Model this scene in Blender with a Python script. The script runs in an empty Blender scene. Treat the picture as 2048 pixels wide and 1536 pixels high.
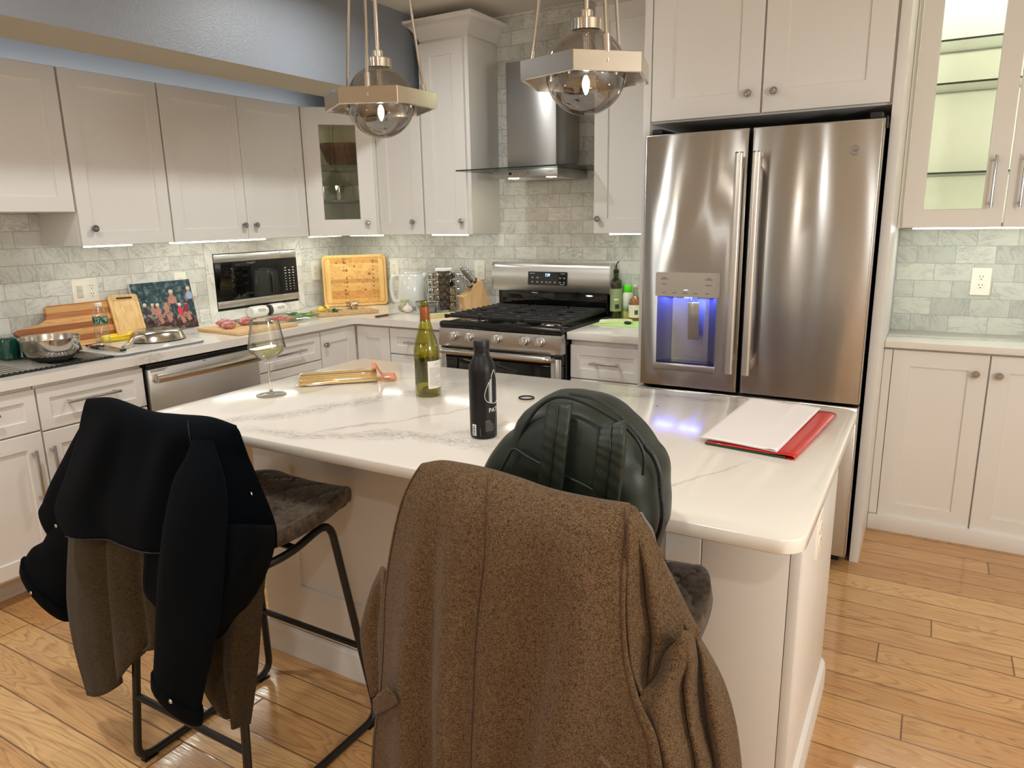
import bpy, bmesh, math, random
from mathutils import Vector as V, Matrix
random.seed(7)
SC = bpy.context.scene
C = SC.collection
PI = math.pi
R = math.radians
ZV = V((0, 0, 1))


def s2l(c):
    c = c / 255
    return c / 12.92 if c <= .04045 else ((c + .055) / 1.055) ** 2.4


def rgb(*c):
    return tuple(s2l(x) for x in c) + (1,)


# ------------------------------------------------------------------ mesh builder
class MB:
    def __init__(s):
        s.bm = bmesh.new()
        s.mi = 0

    def _fin(s, verts, M=None):
        if M is not None:
            bmesh.ops.transform(s.bm, matrix=M, verts=list(verts))

    def face(s, vs, mi=None):
        try:
            f = s.bm.faces.new(vs)
            f.material_index = s.mi if mi is None else mi
            return f
        except ValueError:
            return None

    def box(s, x0, x1, y0, y1, z0, z1, bev=0.0, M=None, seg=2):
        before = set(s.bm.faces)
        r = bmesh.ops.create_cube(s.bm, size=1)
        vs = r['verts']
        bmesh.ops.transform(s.bm, verts=vs, matrix=Matrix.Translation(((x0 + x1) / 2, (y0 + y1) / 2, (z0 + z1) / 2)) @ Matrix.Diagonal((abs(x1 - x0), abs(y1 - y0), abs(z1 - z0), 1)))
        if M is not None:
            bmesh.ops.transform(s.bm, verts=vs, matrix=M)
        if bev > 0:
            es = list({e for v in vs for e in v.link_edges})
            bmesh.ops.bevel(s.bm, geom=es, offset=bev, segments=seg, profile=.5, affect='EDGES', clamp_overlap=True)
        for f in s.bm.faces:
            if f not in before:
                f.material_index = s.mi
        return s

    def loop(s, pts):
        return [s.bm.verts.new(p) for p in pts]

    def bridge(s, a, b, closed=True):
        n = len(a)
        for i in range(n if closed else n - 1):
            j = (i + 1) % n
            s.face((a[i], a[j], b[j], b[i]))

    def rings(s, rings, closed=True, cap0=True, cap1=True):
        ls = [s.loop(r) for r in rings]
        for a, b in zip(ls, ls[1:]):
            s.bridge(a, b, closed)
        if cap0:
            s.face(list(reversed(ls[0])))
        if cap1:
            s.face(ls[-1])
        return s

    def lathe(s, prof, c=(0, 0, 0), seg=24, M=None, cap0=True, cap1=True, a0=0.0, a1=2 * PI):
        """prof: list of (r, z)"""
        c = V(c)
        full = abs(a1 - a0 - 2 * PI) < 1e-6
        n = seg if full else seg + 1
        ls = []
        for r, z in prof:
            if r < 1e-6:
                p = c + V((0, 0, z))
                ls.append([s.bm.verts.new(M @ p if M else p)])
            else:
                row = []
                for i in range(n):
                    a = a0 + (a1 - a0) * i / seg
                    p = c + V((r * math.cos(a), r * math.sin(a), z))
                    row.append(s.bm.verts.new(M @ p if M else p))
                ls.append(row)
        for a, b in zip(ls, ls[1:]):
            m = n if full else n - 1
            for i in range(m):
                j = (i + 1) % n
                if len(a) == 1 and len(b) == 1:
                    continue
                if len(a) == 1:
                    s.face((a[0], b[j], b[i]))
                elif len(b) == 1:
                    s.face((a[i], a[j], b[0]))
                else:
                    s.face((a[i], a[j], b[j], b[i]))
        if full:
            if cap0 and len(ls[0]) > 1:
                s.face(list(reversed(ls[0])))
            if cap1 and len(ls[-1]) > 1:
                s.face(ls[-1])
        return s

    def cyl(s, p0, p1, r0, r1=None, seg=16):
        p0, p1 = V(p0), V(p1)
        r1 = r0 if r1 is None else r1
        d = p1 - p0
        q = d.to_track_quat('Z', 'Y').to_matrix().to_4x4()
        return s.lathe([(r0, 0), (r1, d.length)], (0, 0, 0), seg, Matrix.Translation(p0) @ q)

    def tube(s, pts, r, seg=10, closed=False, flat=1.0):
        """swept round tube along pts; r number or list"""
        pts = [V(p) for p in pts]
        n = len(pts)
        rs = r if isinstance(r, (list, tuple)) else [r] * n
        T = []
        for i in range(n):
            if closed:
                t = pts[(i + 1) % n] - pts[i - 1]
            else:
                t = pts[min(i + 1, n - 1)] - pts[max(i - 1, 0)]
            T.append(t.normalized())
        up = V((0, 0, 1)) if abs(T[0].z) < .9 else V((1, 0, 0))
        nn = (up - T[0] * up.dot(T[0])).normalized()
        rings = []
        for i in range(n):
            nn = (nn - T[i] * nn.dot(T[i]))
            nn = nn.normalized() if nn.length > 1e-6 else T[i].orthogonal().normalized()
            bb = T[i].cross(nn)
            rings.append([pts[i] + (nn * math.cos(2 * PI * k / seg) * flat + bb * math.sin(2 * PI * k / seg)) * rs[i] for k in range(seg)])
        if closed:
            ls = [s.loop(q) for q in rings]
            for i in range(n):
                s.bridge(ls[i], ls[(i + 1) % n])
        else:
            s.rings(rings)
        return s

    def sphere(s, c, r, u=20, v=12, sc=(1, 1, 1), M=None):
        prof = [(r * math.sin(PI * i / v), -r * math.cos(PI * i / v)) for i in range(v + 1)]
        prof[0] = (0, -r)
        prof[-1] = (0, r)
        T = Matrix.Translation(V(c)) @ Matrix.Diagonal((*sc, 1))
        return s.lathe(prof, (0, 0, 0), u, (M @ T) if M else T)

    def prism(s, poly, P, h):
        """poly: 2d list, P(u,v,n)->point; extruded n 0..h"""
        a = s.loop([P(u, v, 0) for u, v in poly])
        b = s.loop([P(u, v, h) for u, v in poly])
        s.bridge(a, b)
        s.face(list(reversed(a)))
        s.face(b)
        return s

    def grid(s, rows):
        """open sheet from rows of points"""
        ls = [s.loop(r) for r in rows]
        for a, b in zip(ls, ls[1:]):
            s.bridge(a, b, closed=False)
        return s

    def mesh(s, verts, faces, M=None, mi=None):
        vs = [s.bm.verts.new((M @ V(v)) if M else V(v)) for v in verts]
        for f in faces:
            s.face([vs[i] for i in f], mi)
        return s

    def shaker(s, O, U, N, w, h, t=.02, rail=.06, rec=.009, hole=False):
        O, U, N = V(O), V(U).normalized(), V(N).normalized()
        P = lambda u, v, n: O + U * u + ZV * v + N * n
        def rect(i, n, extra=0):
            return s.loop([P(i, i, n), P(w - i, i, n), P(w - i, h - i, n), P(i, h - i, n)])
        a = rect(0, 0)
        b = rect(0, t - .002)
        c = rect(.002, t)
        d = rect(rail, t)
        e = rect(rail + .002, t - rec)
        flip = U.cross(ZV).dot(N) < 0
        for x, y in ((a, b), (b, c), (c, d), (d, e)):
            s.bridge(x, y)
        if hole:
            g = rect(rail + .002, 0)
            s.bridge(e, g)
            s.bridge(g, a)
        else:
            s.face(e)
            s.face(list(reversed(a)))
        return s

    def slab(s, O, U, N, w, h, t=.02):
        return s.shaker(O, U, N, w, h, t, rail=min(w, h) * .3, rec=.0001)

    def build(s, name, mat, parent=None, ang=35, solid=None, sub=0, smooth=True, flat=False):
        bmesh.ops.recalc_face_normals(s.bm, faces=s.bm.faces)
        off = V((0, 0, 0))
        if parent is not None:
            p = parent
            while p.parent:
                off -= V(p.location)
                p = p.parent
            off -= V(p.location)
        if off.length > 0:
            bmesh.ops.translate(s.bm, verts=s.bm.verts, vec=off)
        me = bpy.data.meshes.new(name)
        s.bm.to_mesh(me)
        s.bm.free()
        mats = mat if isinstance(mat, (list, tuple)) else [mat]
        for m in mats:
            me.materials.append(m)
        if not flat:
            me.polygons.foreach_set('use_smooth', [True] * len(me.polygons))
            if ang:
                me.set_sharp_from_angle(angle=R(ang))
        o = bpy.data.objects.new(name, me)
        C.objects.link(o)
        if parent is not None:
            o.parent = parent
        if solid:
            m = o.modifiers.new('thickness', 'SOLIDIFY')
            m.thickness = solid
            m.offset = -1
        if sub:
            m = o.modifiers.new('smooth', 'SUBSURF')
            m.levels = m.render_levels = sub
        return o


def thing(name, label, cat, loc, group=None):
    o = bpy.data.objects.new(name, None)
    C.objects.link(o)
    o.location = loc
    o.empty_display_size = .05
    o['label'] = label
    o['category'] = cat
    if group:
        o['group'] = group
    return o


def tag(o, label, cat, group=None, kind=None):
    o['label'] = label
    o['category'] = cat
    if group:
        o['group'] = group
    if kind:
        o['kind'] = kind
    return o


def struct(o, label=None):
    o['kind'] = 'structure'
    if label:
        o['label'] = label
    return o


def relabel(o, label, group=None):
    o['label'] = label
    if group:
        o['group'] = group
    return o


def copy_thing(root, loc, rotz=0.0, label=None):
    r = root.copy()
    C.objects.link(r)
    r.location = loc
    r.rotation_euler = (0, 0, rotz)
    if label:
        r['label'] = label
    for ch in list(root.children):
        c = ch.copy()
        C.objects.link(c)
        c.parent = r
        for g in ch.children:
            d = g.copy()
            C.objects.link(d)
            d.parent = c
    return r


def text_geo(body, size, align='CENTER', ext=0.0, spacing=1.0):
    cu = bpy.data.curves.new('lettering', 'FONT')
    cu.body = body
    cu.size = size
    cu.align_x = align
    cu.extrude = ext
    cu.space_character = spacing
    cu.resolution_u = 3
    o = bpy.data.objects.new('lettering', cu)
    C.objects.link(o)
    dg = bpy.context.evaluated_depsgraph_get()
    me = bpy.data.meshes.new_from_object(o.evaluated_get(dg))
    vs = [v.co.copy() for v in me.vertices]
    fs = [tuple(p.vertices) for p in me.polygons]
    bpy.data.objects.remove(o)
    bpy.data.curves.remove(cu)
    bpy.data.meshes.remove(me)
    return vs, fs


def frame_mat(O, U, Vv):
    """matrix mapping local x->U, y->Vv, z->UxV, origin O"""
    U, Vv = V(U).normalized(), V(Vv).normalized()
    W = U.cross(Vv)
    return Matrix(((U.x, Vv.x, W.x, O[0]), (U.y, Vv.y, W.y, O[1]), (U.z, Vv.z, W.z, O[2]), (0, 0, 0, 1)))


def cr(p0, p1, p2, p3, t):
    return .5 * ((2 * p1) + (p2 - p0) * t + (2 * p0 - 5 * p1 + 4 * p2 - p3) * t * t + (3 * p1 - p0 - 3 * p2 + p3) * t ** 3)


def spline(pts, n):
    """catmull-rom through pts, n samples"""
    pts = [V(p) for p in pts]
    m = len(pts) - 1
    out = []
    for k in range(n):
        x = k / (n - 1) * m
        i = min(int(x), m - 1)
        t = x - i
        p0 = pts[i - 1] if i > 0 else pts[0] * 2 - pts[1]
        p3 = pts[i + 2] if i + 2 <= m else pts[m] * 2 - pts[m - 1]
        out.append(cr(p0, pts[i], pts[i + 1], p3, t))
    return out


def sheet(rows, nu, nv, disp=None):
    """smooth sheet through a control grid; disp(a, b, p) -> offset"""
    hr = [spline(r, nu) for r in rows]
    cols = [spline([hr[j][i] for j in range(len(rows))], nv) for i in range(nu)]
    out = [[cols[i][j] for i in range(nu)] for j in range(nv)]
    if disp:
        out = [[p + V(disp(i / (nu - 1), j / (nv - 1), p)) for i, p in enumerate(r)] for j, r in enumerate(out)]
    return out


def arcpts(pts, rad, n=6):
    """polyline with rounded corners"""
    pts = [V(p) for p in pts]
    out = [pts[0]]
    for a, b, c in zip(pts, pts[1:], pts[2:]):
        u = (a - b)
        w = (c - b)
        d = min(rad, u.length * .49, w.length * .49)
        p, q = b + u.normalized() * d, b + w.normalized() * d
        for k in range(n + 1):
            t = k / n
            out.append(p * (1 - t) ** 2 + b * 2 * t * (1 - t) + q * t * t)
    out.append(pts[-1])
    return out


def rrect(w, h, r, n=5):
    """rounded rectangle outline, centred"""
    out = []
    for cx, cy, a in ((w / 2 - r, h / 2 - r, 0), (-w / 2 + r, h / 2 - r, 90), (-w / 2 + r, -h / 2 + r, 180), (w / 2 - r, -h / 2 + r, 270)):
        for k in range(n + 1):
            t = R(a + 90 * k / n)
            out.append((cx + r * math.cos(t), cy + r * math.sin(t)))
    return out
# ------------------------------------------------------------------ materials
MATS = {}


class NT:
    def __init__(s, name):
        s.m = bpy.data.materials.new(name)
        s.m.use_nodes = True
        s.t = s.m.node_tree
        s.t.nodes.clear()
        s.out = s.t.nodes.new('ShaderNodeOutputMaterial')

    def n(s, typ, props=None, **inp):
        nd = s.t.nodes.new('ShaderNode' + typ)
        for k, v in (props or {}).items():
            setattr(nd, k, v)
        for k, v in inp.items():
            key = k.replace('_', ' ')
            if key.startswith('i') and key[1:].isdigit():
                sock = nd.inputs[int(key[1:])]
            else:
                sock = nd.inputs[key]
            if hasattr(v, 'is_output') or isinstance(v, bpy.types.NodeSocket):
                s.t.links.new(v, sock)
            else:
                sock.default_value = v
        return nd

    def math(s, op, a, b=None, c=None, clamp=False):
        nd = s.t.nodes.new('ShaderNodeMath')
        nd.operation = op
        nd.use_clamp = clamp
        for i, v in enumerate((a, b, c)):
            if v is None:
                continue
            if isinstance(v, bpy.types.NodeSocket):
                s.t.links.new(v, nd.inputs[i])
            else:
                nd.inputs[i].default_value = v
        return nd.outputs[0]

    def mix(s, f, a, b, blend='MIX'):
        nd = s.t.nodes.new('ShaderNodeMix')
        nd.data_type = 'RGBA'
        nd.blend_type = blend
        for sock, v in ((nd.inputs[0], f), (nd.inputs[6], a), (nd.inputs[7], b)):
            if isinstance(v, bpy.types.NodeSocket):
                s.t.links.new(v, sock)
            else:
                sock.default_value = v
        return nd.outputs[2]

    def ramp(s, fac, stops, interp='LINEAR'):
        nd = s.t.nodes.new('ShaderNodeValToRGB')
        s.t.links.new(fac, nd.inputs[0])
        el = nd.color_ramp.elements
        nd.color_ramp.interpolation = interp
        while len(el) < len(stops):
            el.new(.5)
        for e, (p, c) in zip(el, stops):
            e.position = p
            e.color = c if isinstance(c, tuple) else (c, c, c, 1)
        return nd.outputs[0]

    def coord(s, scale=(1, 1, 1), loc=(0, 0, 0), rot=(0, 0, 0), kind='Object'):
        tc = s.n('TexCoord')
        mp = s.n('Mapping', Vector=tc.outputs[kind], Scale=scale, Location=loc, Rotation=rot)
        return mp.outputs[0]

    def noise(s, vec, scale=5, detail=3, rough=.5, dist=0.0):
        return s.n('TexNoise', Vector=vec, Scale=scale, Detail=detail, Roughness=rough, Distortion=dist)

    def surf(s, sock):
        s.t.links.new(sock, s.out.inputs[0])
        return s.m

    def bump(s, h, strength=.3, dist=.002):
        return s.n('Bump', Strength=strength, Distance=dist, Height=h).outputs[0]


def pbr(name, col, rough=.5, metal=0.0, var=.06, vscale=6, bump=0.0, bscale=200, bdist=.0006, coat=0.0, spec=.5, aniso=0.0, arot=0.0, sheen=0.0, emit=None, estr=0.0, trans=0.0, alpha=1.0, sss=0.0):
    if name in MATS:
        return MATS[name]
    t = NT(name)
    co = t.coord()
    nz = t.noise(co, vscale, 4)
    base = rgb(*col)
    lo = tuple(x * (1 - var) for x in base[:3]) + (1,)
    hi = tuple(min(1, x * (1 + var)) for x in base[:3]) + (1,)
    c = t.mix(nz.outputs[0], lo, hi)
    p = t.n('BsdfPrincipled', Base_Color=c, Roughness=rough, Metallic=metal)
    p.inputs['Coat Weight'].default_value = coat
    p.inputs['Coat Roughness'].default_value = .1
    p.inputs['Specular IOR Level'].default_value = spec
    p.inputs['Anisotropic'].default_value = aniso
    p.inputs['Anisotropic Rotation'].default_value = arot
    p.inputs['Sheen Weight'].default_value = sheen
    p.inputs['Transmission Weight'].default_value = trans
    p.inputs['Alpha'].default_value = alpha
    if sss:
        p.inputs['Subsurface Weight'].default_value = sss
        p.inputs['Subsurface Radius'].default_value = (.01, .005, .003)
    if emit:
        p.inputs['Emission Color'].default_value = rgb(*emit)
        p.inputs['Emission Strength'].default_value = estr
    if aniso:
        tg = t.n('Tangent', {'direction_type': 'RADIAL', 'axis': 'Z'})
        t.t.links.new(tg.outputs[0], p.inputs['Tangent'])
    if bump:
        b = t.noise(co, bscale, 2)
        t.t.links.new(t.bump(b.outputs[0], bump, bdist), p.inputs['Normal'])
    MATS[name] = t.surf(p.outputs[0])
    return MATS[name]


def thin_glass(name, tint, fac=.06, rough=0.0, edge=.5, gcol=(1, 1, 1, 1), power=3.0):
    """clear wall of glass: tinted see-through + fresnel reflection that grows at the rim"""
    if name in MATS:
        return MATS[name]
    t = NT(name)
    nz = t.noise(t.coord(), 8, 2)
    tn = t.mix(nz.outputs[0], tuple(x * .985 for x in tint[:3]) + (1,), tint)
    lw = t.n('LayerWeight', Blend=.5)
    e = t.math('POWER', lw.outputs['Facing'], power)
    dark = t.mix(t.math('MULTIPLY', e, edge), tn, tuple(x * .35 for x in tint[:3]) + (1,))
    tr = t.n('BsdfTransparent', Color=dark)
    gl = t.n('BsdfGlossy', Color=gcol, Roughness=rough)
    f = t.math('ADD', t.math('MULTIPLY', e, .5), fac, clamp=True)
    mx = t.n('MixShader', Fac=f, i1=tr.outputs[0], i2=gl.outputs[0])
    MATS[name] = t.surf(mx.outputs[0])
    return MATS[name]


def emis(name, col, strength):
    t = NT(name)
    nz = t.noise(t.coord(), 3, 1)
    c = t.mix(nz.outputs[0], rgb(*col), tuple(x * .97 for x in rgb(*col)[:3]) + (1,))
    e = t.n('Emission', Color=c, Strength=strength)
    return t.surf(e.outputs[0])


def tile_mat(name, ax, w, h, ou, ov, tintA=(228, 227, 220), tintB=(206, 206, 199), vein=(140, 142, 140)):
    """marble running-bond tile. ax: 0 -> u is x, 1 -> u is y ; v is z"""
    t = NT(name)
    tc = t.n('TexCoord')
    sp = t.n('SeparateXYZ', Vector=tc.outputs['Object'])
    u = t.math('SUBTRACT', sp.outputs[ax], ou)
    v = t.math('SUBTRACT', sp.outputs[2], ov)
    row = t.math('FLOOR', t.math('DIVIDE', v, h))
    par = t.math('MULTIPLY', t.math('FLOORED_MODULO', row, 2.0), .5)
    uu = t.math('ADD', t.math('DIVIDE', u, w), par)
    col = t.math('FLOOR', uu)
    fu = t.math('MULTIPLY', t.math('FRACT', uu), w)
    fv = t.math('MULTIPLY', t.math('FRACT', t.math('DIVIDE', v, h)), h)
    du = t.math('MINIMUM', fu, t.math('SUBTRACT', w, fu))
    dv = t.math('MINIMUM', fv, t.math('SUBTRACT', h, fv))
    d = t.math('MINIMUM', du, dv)
    grout = t.math('LESS_THAN', d, .0011)
    idv = t.n('CombineXYZ', X=row, Y=col, Z=0.0)
    wn = t.n('TexWhiteNoise', {'noise_dimensions': '3D'}, Vector=idv.outputs[0])
    base = t.mix(wn.outputs[0], rgb(*tintA), rgb(*tintB))
    offs = t.n('VectorMath', {'operation': 'SCALE'}, i0=wn.outputs[1], Scale=7.0)
    loc = t.n('CombineXYZ', X=u, Y=v, Z=0.0)
    pos = t.n('VectorMath', {'operation': 'ADD'}, i0=loc.outputs[0], i1=offs.outputs[0])
    ang = t.math('SUBTRACT', t.math('MULTIPLY', wn.outputs[0], 2.4), .4)
    rot = t.n('VectorRotate', {'rotation_type': 'Z_AXIS'}, Vector=pos.outputs[0], Angle=ang)
    st = t.n('Mapping', Vector=rot.outputs[0], Scale=(6, 17, 1))
    n1 = t.noise(st.outputs[0], 1.6, 6, .62, .9)
    v1 = t.ramp(n1.outputs[0], [(0, 0.0), (.44, 0.0), (.5, 1.0), (.55, 0.0), (1, 0.0)])
    n2 = t.noise(pos.outputs[0], 9, 5, .6)
    m2 = t.ramp(n2.outputs[0], [(.35, 0.0), (.65, 1.0)])
    vn = t.math('MULTIPLY', t.math('MULTIPLY', v1, m2), .62)
    c = t.mix(t.math('MULTIPLY', m2, .22), base, rgb(168, 170, 166))
    c = t.mix(vn, c, rgb(*vein))
    c = t.mix(grout, c, rgb(150, 147, 138))
    bm = t.bump(t.math('SUBTRACT', 1.0, t.ramp(d, [(0, 1.0), (.002, 0.0)])), .25, .0008)
    p = t.n('BsdfPrincipled', Base_Color=c, Roughness=.32, Normal=bm)
    return t.surf(p.outputs[0])


def floor_mat():
    t = NT('oak_planks')
    tc = t.n('TexCoord')
    sp = t.n('SeparateXYZ', Vector=tc.outputs['Object'])
    w, L = .1265, 1.05
    v = t.math('DIVIDE', t.math('ADD', sp.outputs[1], .965), w)
    row = t.math('FLOOR', v)
    r1 = t.n('TexWhiteNoise', {'noise_dimensions': '1D'}, W=row)
    u = t.math('ADD', t.math('DIVIDE', sp.outputs[0], L), t.math('MULTIPLY', r1.outputs[0], 5.3))
    col = t.math('FLOOR', u)
    idv = t.n('CombineXYZ', X=row, Y=col, Z=3.0)
    wn = t.n('TexWhiteNoise', {'noise_dimensions': '3D'}, Vector=idv.outputs[0])
    fu = t.math('MULTIPLY', t.math('FRACT', u), L)
    fv = t.math('MULTIPLY', t.math('FRACT', v), w)
    d = t.math('MINIMUM', t.math('MINIMUM', fu, t.math('SUBTRACT', L, fu)), t.math('MINIMUM', fv, t.math('SUBTRACT', w, fv)))
    gap = t.ramp(d, [(0, 1.0), (.0013, 0.0)])
    offs = t.n('VectorMath', {'operation': 'SCALE'}, i0=wn.outputs[1], Scale=11.0)
    pos = t.n('VectorMath', {'operation': 'ADD'}, i0=tc.outputs['Object'], i1=offs.outputs[0])
    # long cathedral grain: rings of a stretched distorted field
    m1 = t.n('Mapping', Vector=pos.outputs[0], Scale=(1.1, 9, 1))
    g0 = t.noise(m1.outputs[0], 1.0, 2, .45, .35)
    rings = t.math('FRACT', t.math('MULTIPLY', g0.outputs[0], 24.0))
    rg = t.ramp(rings, [(0, 0.0), (.55, .25), (.85, 1.0), (1, 0.0)])
    m2 = t.n('Mapping', Vector=pos.outputs[0], Scale=(7, 230, 1))
    g2 = t.noise(m2.outputs[0], 1.0, 3, .6)
    pores = t.ramp(g2.outputs[0], [(.46, 0.0), (.66, 1.0)])
    g3 = t.noise(m1.outputs[0], 3.0, 3, .5)
    base = t.ramp(wn.outputs[0], [(0, rgb(186, 141, 90)), (.35, rgb(199, 155, 102)), (.7, rgb(206, 163, 109)), (1, rgb(219, 180, 124))])
    dark = t.mix(1.0, base, rgb(168, 118, 84), 'MULTIPLY')
    c = t.mix(t.math('MULTIPLY', rg, .36), base, dark)
    c = t.mix(t.math('MULTIPLY', t.math('MULTIPLY', pores, t.math('ADD', t.math('MULTIPLY', rg, .7), .3)), .5), c, t.mix(1.0, base, rgb(132, 84, 56), 'MULTIPLY'))
    c = t.mix(t.math('MULTIPLY', g3.outputs[0], .18), c, rgb(150, 98, 54))
    c = t.mix(gap, c, rgb(70, 42, 22))
    h = t.math('SUBTRACT', t.math('MULTIPLY', pores, -.25), gap)
    bm = t.bump(h, .22, .0012)
    ro = t.math('ADD', .075, t.math('MULTIPLY', pores, .10))
    p = t.n('BsdfPrincipled', Base_Color=c, Roughness=ro, Normal=bm)
    p.inputs['Specular IOR Level'].default_value = .6
    return t.surf(p.outputs[0])


def quartz_mat(name, bands, tint=(226, 222, 214)):
    """white quartz with grey crackle veins; bands = (x, y, angle, wobble, half width, gain, half length)"""
    t = NT(name)
    tc = t.n('TexCoord')
    tot = None
    for i, (bx, by, ang, amp, wd, gain, hl) in enumerate(bands):
        sh = t.n('VectorMath', {'operation': 'SUBTRACT'}, i0=tc.outputs['Object'], i1=(bx, by, 0))
        ro = t.n('VectorRotate', {'rotation_type': 'Z_AXIS'}, Vector=sh.outputs[0], Angle=-R(ang))
        sp = t.n('SeparateXYZ', Vector=ro.outputs[0])
        mp = t.n('Mapping', Vector=ro.outputs[0], Location=(i * 3.1, i * 1.7, 0))
        n1 = t.noise(mp.outputs[0], 3.0, 3, .5)
        d = t.math('ABSOLUTE', t.math('SUBTRACT', sp.outputs[1], t.math('MULTIPLY', t.math('SUBTRACT', n1.outputs[0], .5), amp)))
        nw = t.noise(mp.outputs[0], 7, 2)
        soft = t.math('SUBTRACT', 1.0, t.math('DIVIDE', d, t.math('MULTIPLY', nw.outputs[0], wd * 2)), clamp=True)
        fade = t.math('SUBTRACT', 1.0, t.math('POWER', t.math('DIVIDE', t.math('ABSOLUTE', sp.outputs[0]), hl), 4.0), clamp=True)
        st = t.n('Mapping', Vector=mp.outputs[0], Scale=(.6, 1.2, 1))
        n2 = t.noise(st.outputs[0], 30, 4, .6, 1.2)
        n3 = t.noise(st.outputs[0], 52, 3, .6, .8)
        l2 = t.ramp(n2.outputs[0], [(.455, 0.0), (.492, 1.0), (.505, 1.0), (.545, 0.0)])
        l3 = t.ramp(n3.outputs[0], [(.46, 0.0), (.5, .8), (.54, 0.0)])
        core = t.math('SUBTRACT', 1.0, t.math('DIVIDE', d, .004), clamp=True)
        ln = t.math('MAXIMUM', t.math('MAXIMUM', l2, l3), t.math('MULTIPLY', core, .7))
        f = t.math('MULTIPLY', t.math('MULTIPLY', t.math('MULTIPLY', t.math('POWER', soft, .6), fade), t.math('ADD', t.math('MULTIPLY', ln, .85), .10)), gain)
        tot = f if tot is None else t.math('MAXIMUM', tot, f)
    n5 = t.noise(tc.outputs['Object'], 2.2, 6, .6, .4)
    hair = t.ramp(n5.outputs[0], [(.494, 0.0), (.5, .16), (.506, 0.0)])
    n6 = t.noise(tc.outputs['Object'], 1.3, 2)
    hair = t.math('MULTIPLY', hair, t.ramp(n6.outputs[0], [(.5, 0.0), (.62, 1.0)]))
    tot = t.math('MAXIMUM', tot, hair) if tot is not None else hair
    c = t.mix(tot, rgb(*tint), rgb(112, 112, 108))
    p = t.n('BsdfPrincipled', Base_Color=c, Roughness=.12)
    p.inputs['Specular IOR Level'].default_value = .5
    return t.surf(p.outputs[0])


def wood_mat(name, cA, cB, axis='X', scale=1.0, rough=.45, ring=9, strips=None, alt=False):
    """plain sawn wood; strips=(axis index, width, colours) gives glued staves"""
    t = NT(name)
    tc = t.n('TexCoord')
    k = {'X': (2, 26, 26), 'Y': (26, 2, 26), 'Z': (26, 26, 2)}[axis]
    mp = t.n('Mapping', Vector=tc.outputs['Object'], Scale=tuple(q * scale for q in k))
    vec = mp.outputs[0]
    if strips:
        sp = t.n('SeparateXYZ', Vector=tc.outputs['Object'])
        ix = t.math('FLOOR', t.math('DIVIDE', sp.outputs[strips[0]], strips[1]))
        wn = t.n('TexWhiteNoise', {'noise_dimensions': '1D'}, W=ix)
        pick = wn.outputs[0]
        if alt:
            pick = t.math('ADD', t.math('MULTIPLY', t.math('FLOORED_MODULO', ix, 2.0), .5), t.math('MULTIPLY', wn.outputs[0], .49))
        of = t.n('VectorMath', {'operation': 'SCALE'}, i0=wn.outputs[1], Scale=20.0)
        vec = t.n('VectorMath', {'operation': 'ADD'}, i0=vec, i1=of.outputs[0]).outputs[0]
    n1 = t.noise(vec, 1.0, 4, .6, .6)
    f = t.math('FRACT', t.math('MULTIPLY', n1.outputs[0], ring))
    g = t.ramp(f, [(0, 0.0), (.7, .6), (.9, 1.0), (1, 0.0)])
    base, dk = rgb(*cA), rgb(*cB)
    if strips:
        base = t.ramp(pick, [(i / max(1, len(strips[2])), rgb(*c)) for i, c in enumerate(strips[2])], 'CONSTANT' if len(strips[2]) > 2 else 'LINEAR')
        dk = t.mix(1.0, base, rgb(205, 180, 150), 'MULTIPLY')
    c = t.mix(t.math('MULTIPLY', g, .6), base, dk)
    p = t.n('BsdfPrincipled', Base_Color=c, Roughness=rough)
    return t.surf(p.outputs[0])


def brushed(name, col, rough=.27, wave=0.0, vertical=True, aniso=.75):
    """brushed stainless sheet; vertical: highlights stretch up and down"""
    t = NT(name)
    tc = t.n('TexCoord')
    k = (5, 5, 900) if vertical else (900, 900, 5)
    mp = t.n('Mapping', Vector=tc.outputs['Object'], Scale=k)
    n = t.noise(mp.outputs[0], 1.0, 2)
    c = t.mix(n.outputs[0], tuple(x * .93 for x in rgb(*col)[:3]) + (1,), rgb(*col))
    ro = t.math('ADD', rough - .05, t.math('MULTIPLY', n.outputs[0], .1))
    p = t.n('BsdfPrincipled', Base_Color=c, Roughness=ro, Metallic=1.0)
    p.inputs['Anisotropic'].default_value = aniso
    p.inputs['Anisotropic Rotation'].default_value = .25 if vertical else 0.0
    tg = t.n('Tangent', {'direction_type': 'RADIAL', 'axis': 'Z'})
    t.t.links.new(tg.outputs[0], p.inputs['Tangent'])
    if wave:
        m2 = t.n('Mapping', Vector=tc.outputs['Object'], Scale=(7, 7, 1.6))
        w2 = t.noise(m2.outputs[0], 1.0, 1, .4)
        t.t.links.new(t.bump(w2.outputs[0], wave, .01), p.inputs['Normal'])
    return t.surf(p.outputs[0])


def wool(name, cA, cB, scale=260, rough=.95, sheen=.35, bump=.5, bdist=.0015):
    t = NT(name)
    co = t.coord()
    n1 = t.noise(co, scale, 3, .7)
    n2 = t.noise(co, scale * .3, 3, .6)
    f = t.math('ADD', t.math('MULTIPLY', n1.outputs[0], .82), t.math('MULTIPLY', n2.outputs[0], .18))
    c = t.ramp(f, [(.36, rgb(*cA)), (.62, rgb(*cB))])
    p = t.n('BsdfPrincipled', Base_Color=c, Roughness=rough, Normal=t.bump(f, bump, bdist))
    p.inputs['Sheen Weight'].default_value = sheen
    p.inputs['Sheen Roughness'].default_value = .5
    p.inputs['Specular IOR Level'].default_value = .1
    return t.surf(p.outputs[0])


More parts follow.
